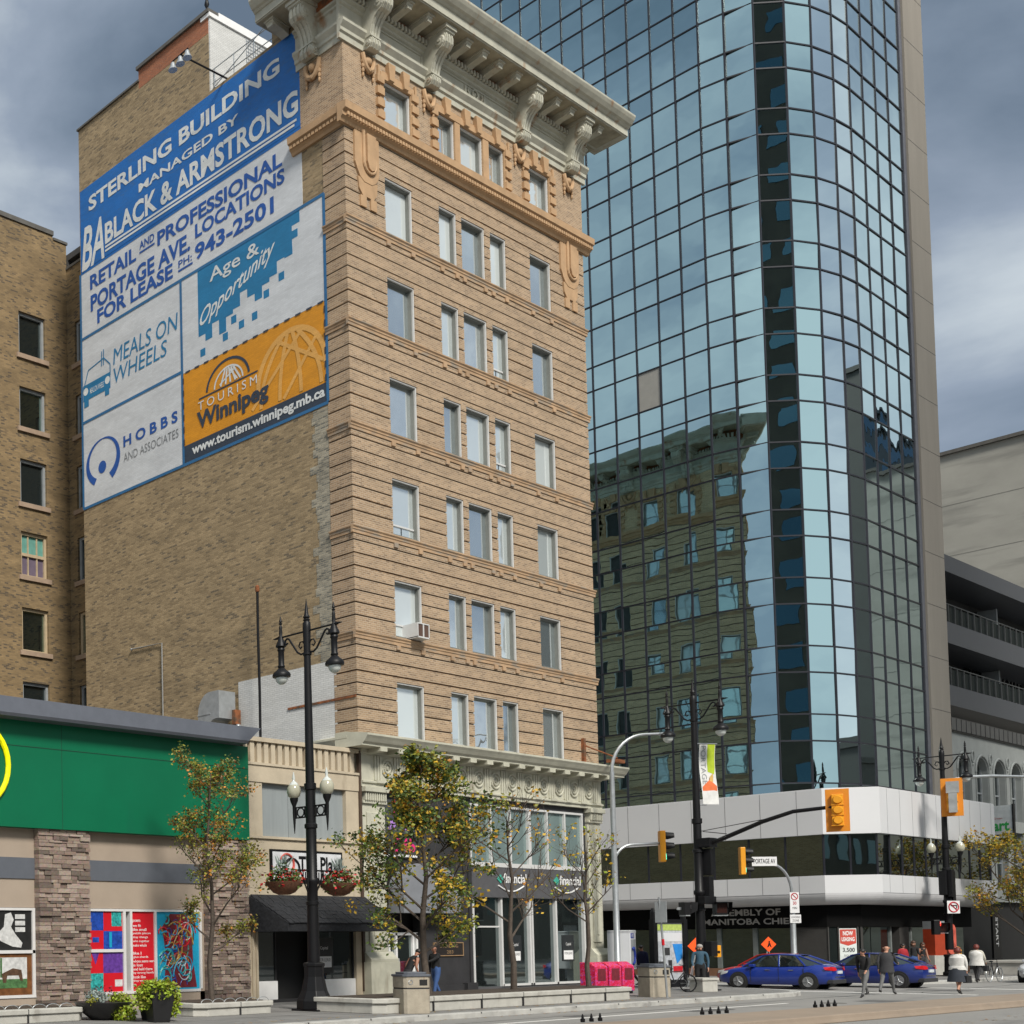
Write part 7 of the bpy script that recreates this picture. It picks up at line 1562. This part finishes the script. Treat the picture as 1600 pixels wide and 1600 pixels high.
    for i, r in enumerate(RD): lay[i].radius = (r, r) if isinstance(r, float) else r
    lay[0].use_root = True
    ss = ob.modifiers.new('sub', 'SUBSURF'); ss.levels = 1; ss.render_levels = 1
    dg = bpy.context.evaluated_depsgraph_get(); nm = bpy.data.meshes.new_from_object(ob.evaluated_get(dg))
    bpy.data.objects.remove(ob)
    mats_ = [skin, K[top], K[legs], K['shoe']]; nm.materials.clear()
    for m_ in mats_: nm.materials.append(m_)
    idx = {'skin':0,'top':1,'legs':2,'shoe':3}
    for p in nm.polygons:
        c = p.center; best = None
        for (a, b), rg in zip(E, REG):
            A, B = J[a], J[b]; ab_ = B-A; tt = max(0,min(1,(c-A).dot(ab_)/max(1e-9,ab_.length_squared))); d_ = (A+ab_*tt-c).length
            if best is None or d_ < best[0]: best = (d_, rg)
        rg = best[1]
        if rg == 'skin' and c.z > 1.38*s and c.z < 1.475*s and not bare_arms: rg = 'top'
        p.material_index = idx[rg]; p.use_smooth = True
    body = bpy.data.objects.new('body', nm); C.objects.link(body); body.parent = t
    hd = J[hc]; m = MB(); m.mat(0)
    m.add([(hd.x+0.088*s,0.0,hd.z+0.02*s),(hd.x+0.092*s,-0.016*s,hd.z-0.028*s),(hd.x+0.092*s,0.016*s,hd.z-0.028*s),(hd.x+0.122*s,0,hd.z-0.022*s)],[(0,1,3),(0,3,2),(1,2,3)])
    for sd in (1,-1): m.ball((hd.x-0.005,sd*0.092*s,hd.z-0.005*s),0.02*s,0.012*s,0.032*s,8)
    m.mat(1)
    for sd in (1,-1): m.ball((hd.x+0.080*s,sd*0.034*s,hd.z+0.016*s),0.012*s,0.013*s,0.009*s,8)
    m.mat(2); m.ball((hd.x+0.082*s,0,hd.z-0.052*s),0.012*s,0.026*s,0.008*s,8); m.build('face', [skin,EYE,LIP], t, smooth=True)
    if hair:
        m = MB()
        if hair == 'bald': m.ball((hd.x-0.02*s,0,hd.z-0.0*s),0.085*s,0.095*s,0.05*s,12)
        else:
            m.ball((hd.x-0.018*s,0,hd.z+0.028*s),0.105*s,0.104*s,0.092*s,14)
            if hair == 'long': m.lathe((hd.x-0.04*s,0,hd.z-0.25*s),[(0.06*s,0),(0.10*s,0.06*s),(0.105*s,0.2*s),(0.08*s,0.3*s)],12)
            if hair == 'bob': m.ball((hd.x-0.04*s,0,hd.z-0.03*s),0.10*s,0.112*s,0.10*s,14)
        m.build('hair', hairmat, t, smooth=True)
    if skirt:
        m = MB(); m.lathe((0,0,0),[(0.27*fat*s,0.46*s),(0.25*fat*s,0.62*s),(0.20*fat*s,0.86*s),(0.155*fat*s,1.02*s),(0.14*s,1.04*s)],20); m.build('skirt', K[skirt], t, smooth=True)
    if coat:
        z0, z1, mm = coat; m = MB(); P = []
        prof = [(0.225*fat,z0),(0.215*fat,z0+0.12),(0.19*fat,1.05),(0.20*fat,1.22),(0.20*fat,1.34),(0.15,1.43),(0.085,1.48)]; n_ = 18
        for r, z in prof:
            for k in range(n_):
                a = 2*math.pi*k/n_; P.append(((L(z)+r*0.78*math.cos(a))*s, r*1.02*math.sin(a)*s, z*s))
        m.add(P, [(i*n_+k, i*n_+(k+1)%n_, (i+1)*n_+(k+1)%n_, (i+1)*n_+k) for i in range(len(prof)-1) for k in range(n_)]); m.build('coat', K[mm], t, smooth=True)
    if shirt:
        m = MB(); m.add([((L(1.45)+0.115)*s,-0.05*s,1.45*s),((L(1.45)+0.115)*s,0.05*s,1.45*s),((L(1.15)+0.165*fat)*s,0.02*s,1.12*s),((L(1.15)+0.165*fat)*s,-0.02*s,1.12*s)],[(0,1,2,3)]); m.build('shirt_front', K[shirt], t)
    if bag:
        m = MB(); b = hands[0 if bag[0] > 0 else 1]; m.box(b.x-0.16,b.x+0.16,b.y-0.07,b.y+0.07,b.z-0.36,b.z-0.1); m.tube([(b.x-0.1,b.y,b.z-0.1),(b.x,b.y,b.z),(b.x+0.1,b.y,b.z-0.1)],0.012,5); m.build('hand_bag', K[bag[1]], t, bevel=0.03)
    return t
AWAY = R(33)   # facing roughly into the picture
person('bald man in black jacket and blue jeans reaching towards the office door', (0.85,-2.2,0.15), R(165), 'black', 'jeans', None, skin=SKIN2, h=1.80, stride=0.18, arms=((1.1,0.2),(0.0,0.1)), fat=1.12, lean=0.05)
person('person in black top and dark trousers stooping beside the office door', (-0.45,-2.0,0.15), R(-20), 'black', 'charcoal', 'short', H_BLK, skin=SKIN2, h=1.70, lean=0.62, stride=0.12, arms=((-0.5,0.5),(-0.4,0.8)), fat=1.1, headpitch=0.6, bare_arms=True)
person('figure in long navy coat walking with bowed head beside the pay phone', (15.9,-0.95,0.15), R(150), 'navy', 'black', 'short', H_BLK, h=1.78, lean=0.32, stride=0.34, arms=((0.4,0.3),(-0.3,0.2)), coat=(0.72,1.48,'navy'), fat=1.15, headpitch=0.5)
person('figure in dark blue jacket partly hidden behind the clean litter bin', (17.2,-0.8,0.15), R(170), 'navy', 'black', 'short', H_BLK, h=1.70, lean=0.2, stride=0.22, coat=(0.75,1.48,'navy'), fat=1.1, headpitch=0.3)
person('man in grey hair and denim jacket standing at the corner lamp pole', (13.3,-4.75,0.15), R(-150), 'denim', 'black', 'short', H_GRY, h=1.73, stride=0.06, arms=((0.05,0.25),(0.1,0.6)), fat=1.15)
person('bald man in charcoal suit and white shirt striding across the avenue', (18.1,-8.9,0.0), R(5), 'charcoal', 'grey', None, H_GRY, h=1.80, lean=0.10, stride=-0.42, arms=((-0.45,0.5),(0.6,0.7)), shirt='white', coat=(0.78,1.48,'charcoal'))
person('walker in black top and grey trousers crossing just behind the suited man', (15.3,-9.2,0.0), R(178), 'black', 'grey', 'short', H_BLK, h=1.68, lean=0.12, stride=0.42, arms=((0.4,0.4),(-0.4,0.3)))
person('woman in dark red jacket by the tower entrance, leftmost of the trio', (36.5,-3.3,0.15), R(-120), 'red', 'jeans', 'bob', H_BLK, h=1.62, stride=0.1, coat=(0.75,1.48,'red'), fat=1.08)
person('long-haired woman in black top by the tower entrance, middle of the trio', (38.1,-3.2,0.15), R(-130), 'black', 'jeans', 'long', H_BRN, h=1.74, stride=0.12, arms=((0.1,1.2),(0.1,0.3)))
person('bare-armed woman in black by the tower entrance, rightmost of the trio', (39.1,-3.25,0.15), R(-110), 'black', 'charcoal', 'long', H_BRN, skin=SKIN2, h=1.66, stride=0.18, bare_arms=True, arms=((0.15,0.2),(-0.2,0.2)))
person('auburn-haired woman in white jacket and dark skirt crossing the road, bags in hand', (20.1,-10.4,0.0), R(-8), 'white', 'dkblue', 'bob', H_RED, h=1.70, stride=0.22, bare_legs=True, skirt='dkblue', coat=(0.90,1.48,'white'), fat=1.25, arms=((0.3,0.5),(-0.1,0.2)), bag=(-1,'black'))
person('second auburn-haired woman in white jacket walking just ahead by the bicycle wheel', (34.9,-6.6,0.0), R(0), 'cream', 'charcoal', 'bob', H_RED, h=1.72, stride=0.2, coat=(0.78,1.48,'white'), fat=1.22, arms=((0.4,0.6),(0.2,0.5)), bag=(-1,'black'))
t = thing('bicycle', 'bicycle with pale-rimmed wheel beside the second woman in white', 'bicycle', (36.0,-6.75,0.0), R(-4))
for x in (-0.1,0.95):
    m = MB(); m.tube([(x+0.33*math.cos(a),0,0.35+0.33*math.sin(a)) for a in [R(k) for k in range(0,361,15)]],0.022,6); w_ = m.build('wheel', M_GALV, t); m = MB()
    for k in range(12): m.tube([(x,0,0.35),(x+0.32*math.cos(k*0.524),0,0.35+0.32*math.sin(k*0.524))],0.004,4)
    m.build('spokes', M_GALV, w_)
m = MB(); m.tube([(-0.1,0,0.35),(0.2,0,0.85),(0.75,0,0.85),(0.95,0,0.35)],0.022,6); m.tube([(0.18,0,0.9),(0.35,0,0.35),(0.75,0,0.8)],0.022,6); m.build('frame', M_CHAR, t)
m = MB(); m.ball((0.16,0,0.95),0.13,0.07,0.04,8); m.build('saddle', M_BLACK, t); m = MB(); m.tube([(0.75,0,0.85),(0.74,0,1.05),(0.78,0.24,1.06)],0.016,5); m.tube([(0.74,0,1.05),(0.78,-0.24,1.06)],0.016,5); m.build('handlebar', M_BLACK, t)

# ------------------------------------------------------------------ cars
M_CGL = mirror('car_glass', (0.22,0.26,0.26), 0.03, dark=0.45); M_TYRE = mat('tyre_rubber', (0.012,0.012,0.012), 0.9); M_RIM = mat('alloy_rim', (0.40,0.41,0.42), 0.3, metal=0.8)
M_TAIL = mat('tail_lamp_red', (0.45,0.01,0.015), 0.2, emit=((0.8,0.02,0.02),0.10)); M_HEAD = mat('head_lamp', (0.6,0.62,0.62), 0.1); M_PLATE = mat('number_plate', (0.55,0.58,0.6), 0.5); M_CHR = mat('chrome_strip', (0.5,0.5,0.52), 0.15, metal=0.9)
def car(label, loc, rz, paint):
    t = thing('car', label, 'car', loc, rz); t.scale = (0.88,0.96,0.98)
    # stations: x, half width at waist, z underside, z waist (shoulder), z top of bonnet/boot
    ST = [(-2.36,0.60,0.42,0.74,0.80),(-2.30,0.74,0.30,0.80,0.94),(-2.05,0.84,0.24,0.86,1.04),(-1.5,0.90,0.20,0.90,1.06),(-0.9,0.91,0.18,0.91,1.0),(0.0,0.915,0.18,0.89,0.98),(0.8,0.91,0.18,0.87,0.98),(1.25,0.90,0.20,0.84,0.93),(1.75,0.875,0.22,0.79,0.86),(2.15,0.78,0.25,0.70,0.76),(2.36,0.58,0.30,0.58,0.63),(2.42,0.40,0.38,0.50,0.54)]
    m = MB(); P = []; n_ = 0
    for (x, w_, zb, zw, zt) in ST:
        half = [(w_*0.86,zb),(w_*0.97,zb+0.10),(w_,(zb+zw)/2),(w_*0.985,zw-0.10),(w_*0.95,zw),(w_*0.84,zt-0.02),(w_*0.45,zt+0.012),(0,zt+0.02)]
        ringp = [(x,y,z) for y, z in half]+[(x,-y,z) for y, z in reversed(half[:-1])]; n_ = len(ringp); P += ringp
    k_ = len(ST); m.add(P, [(i*n_+j, i*n_+j+1, (i+1)*n_+j+1, (i+1)*n_+j) for i in range(k_-1) for j in range(n_-1)]+[(i*n_+n_-1, i*n_, (i+1)*n_, (i+1)*n_+n_-1) for i in range(k_-1)]+[tuple(range(n_)), tuple(range(k_*n_-1,(k_-1)*n_-1,-1))])
    m.build('body', paint, t, smooth=True)
    # greenhouse
    base = [(-1.95,0.70,1.03),(-1.35,0.82,0.98),(-0.3,0.845,0.95),(0.75,0.83,0.94),(1.32,0.70,0.93)]; roof = [(-1.0,0.58,1.385),(-0.7,0.62,1.43),(-0.15,0.635,1.455),(0.25,0.62,1.43),(0.48,0.57,1.385)]
    m = MB(); pts = []
    for (bx, by, bz), (rx, ry, rz_) in zip(base, roof): pts += [(bx,by,bz),(rx,ry,rz_),(rx,-ry,rz_),(bx,-by,bz)]
    fs = []
    for i in range(4):
        for j in range(4): fs.append((i*4+j, i*4+(j+1)%4, (i+1)*4+(j+1)%4, (i+1)*4+j))
    m.add(pts, fs+[(0,1,2,3),(19,18,17,16)]); m.build('windows', M_CGL, t, smooth=False)
    m = MB()
    top = [(rx,ry,rz_) for rx, ry, rz_ in roof]
    pr = []
    for x, y, z in top: pr += [(x,y+0.015,z-0.01),(x,y*0.6,z+0.035),(x,-y*0.6,z+0.035),(x,-y-0.015,z-0.01)]
    m.add(pr, [(i*4+j, i*4+j+1, (i+1)*4+j+1, (i+1)*4+j) for i in range(4) for j in range(3)]); rf = m.build('roof', paint, t, smooth=True, fix=False)
    m = MB()
    for sd in (1,-1):
        for a, b in ((base[0],roof[0]),(base[4],roof[4]),((-0.25,0.85,0.95),(-0.2,0.64,1.44)),((-1.3,0.83,0.98),(-0.85,0.60,1.41))): m.tube([(a[0],sd*a[1],a[2]),(b[0],sd*b[1],b[2]+0.01)],0.035,6)
        m.tube([(roof[i][0],sd*(roof[i][1]+0.01),roof[i][2]) for i in range(5)],0.03,6)
    m.build('pillars', paint, t)
    for sx in (-1.42,1.42):
        for sd in (1,-1):
            m = MB(); m.cyl((sx,sd*0.60,0.34),(sx,sd*0.918,0.34),0.385,n=20); m.build('wheel_arch', M_DARK, t)
            m = MB(); m.cyl((sx,sd*0.70,0.325),(sx,sd*0.935,0.325),0.325,n=24); wh = m.build('wheel', M_TYRE, t, bevel=0.02)
            m = MB(); m.cyl((sx,sd*0.90,0.325),(sx,sd*0.942,0.325),0.215,n=20)
            for k in range(5): a = k*1.2566; m.tube([(sx,sd*0.95,0.325),(sx+0.2*math.cos(a),sd*0.95,0.325+0.2*math.sin(a))],0.026,5)
            m.build('rim', M_RIM, wh)
    for sd in (1,-1):
        m = MB(); m.add([(-2.30,sd*0.79,0.95),(-2.36,sd*0.42,0.93),(-2.40,sd*0.42,0.80),(-2.36,sd*0.70,0.78),(-2.02,sd*0.87,0.93),(-2.08,sd*0.875,0.82)],[(0,1,2,3),(0,3,5,4)]); m.build('tail_lamp', M_TAIL, t, fix=False)
        m = MB(); m.add([(2.18,sd*0.80,0.72),(2.37,sd*0.50,0.62),(2.40,sd*0.48,0.54),(2.2,sd*0.80,0.58),(1.85,sd*0.885,0.76),(1.9,sd*0.89,0.66)],[(0,1,2,3),(0,3,5,4)]); m.build('head_lamp', M_HEAD, t, fix=False)
        m = MB(); m.box(0.72,0.95,sd*0.86-0.08,sd*0.86+0.08+sd*0.06,0.93,1.05); m.build('wing_mirror', paint, t, bevel=0.02)
        for x in (0.2,-0.75): m = MB(); m.box(x-0.1,x+0.1,sd*0.915-0.012,sd*0.915+0.012,0.79,0.82); m.build('door_handle', M_CHR, t)
    m = MB(); m.box(-2.40,-2.36,-0.26,0.26,0.66,0.78); m.build('number_plate', M_PLATE, t)
    m = MB(); m.box(-2.38,-2.1,-0.78,0.78,0.25,0.42); m.box(2.1,2.38,-0.55,0.55,0.27,0.38); m.build('lower_bumper', M_CHAR, t, bevel=0.03)
    m = MB(); m.box(-2.395,-2.37,-0.55,0.55,0.52,0.545); m.box(-2.385,-2.34,-0.5,0.5,0.90,0.925); m.build('chrome_strip', M_CHR, t)
    m = MB()
    for x in (0.9,-0.25,-1.25):
        for sd in (1,-1): m.box(x,x+0.012,sd*0.905-0.012,sd*0.905+0.012,0.3,0.9)
    m.build('door_seams', M_DARK, t); return t
def paintm(n, c): 
    m = mat(n, c, 0.28, var=0.03); b = m.node_tree.nodes['Principled BSDF']; b.inputs['Coat Weight'].default_value = 0.6; b.inputs['Coat Roughness'].default_value = 0.05; return m
car('bright blue sedan turning into the side street past the tower shop', (22.3,-3.75,0.0), R(94), paintm('blue_car_paint', (0.008,0.03,0.23)))
car('darker blue sedan behind the suited man, half hidden by the crossing walkers', (26.4,-5.5,0.0), R(91), paintm('dark_blue_car_paint', (0.008,0.022,0.15)))
car('silver white sedan entering at the right edge beside the low concrete wall', (37.6,-8.6,0.0), R(180), paintm('silver_car_paint', (0.50,0.51,0.53)))
car('red and green liveried car almost hidden behind the bright blue sedan', (24.4,-2.7,0.0), R(90), paintm('red_car_paint', (0.42,0.02,0.02)))
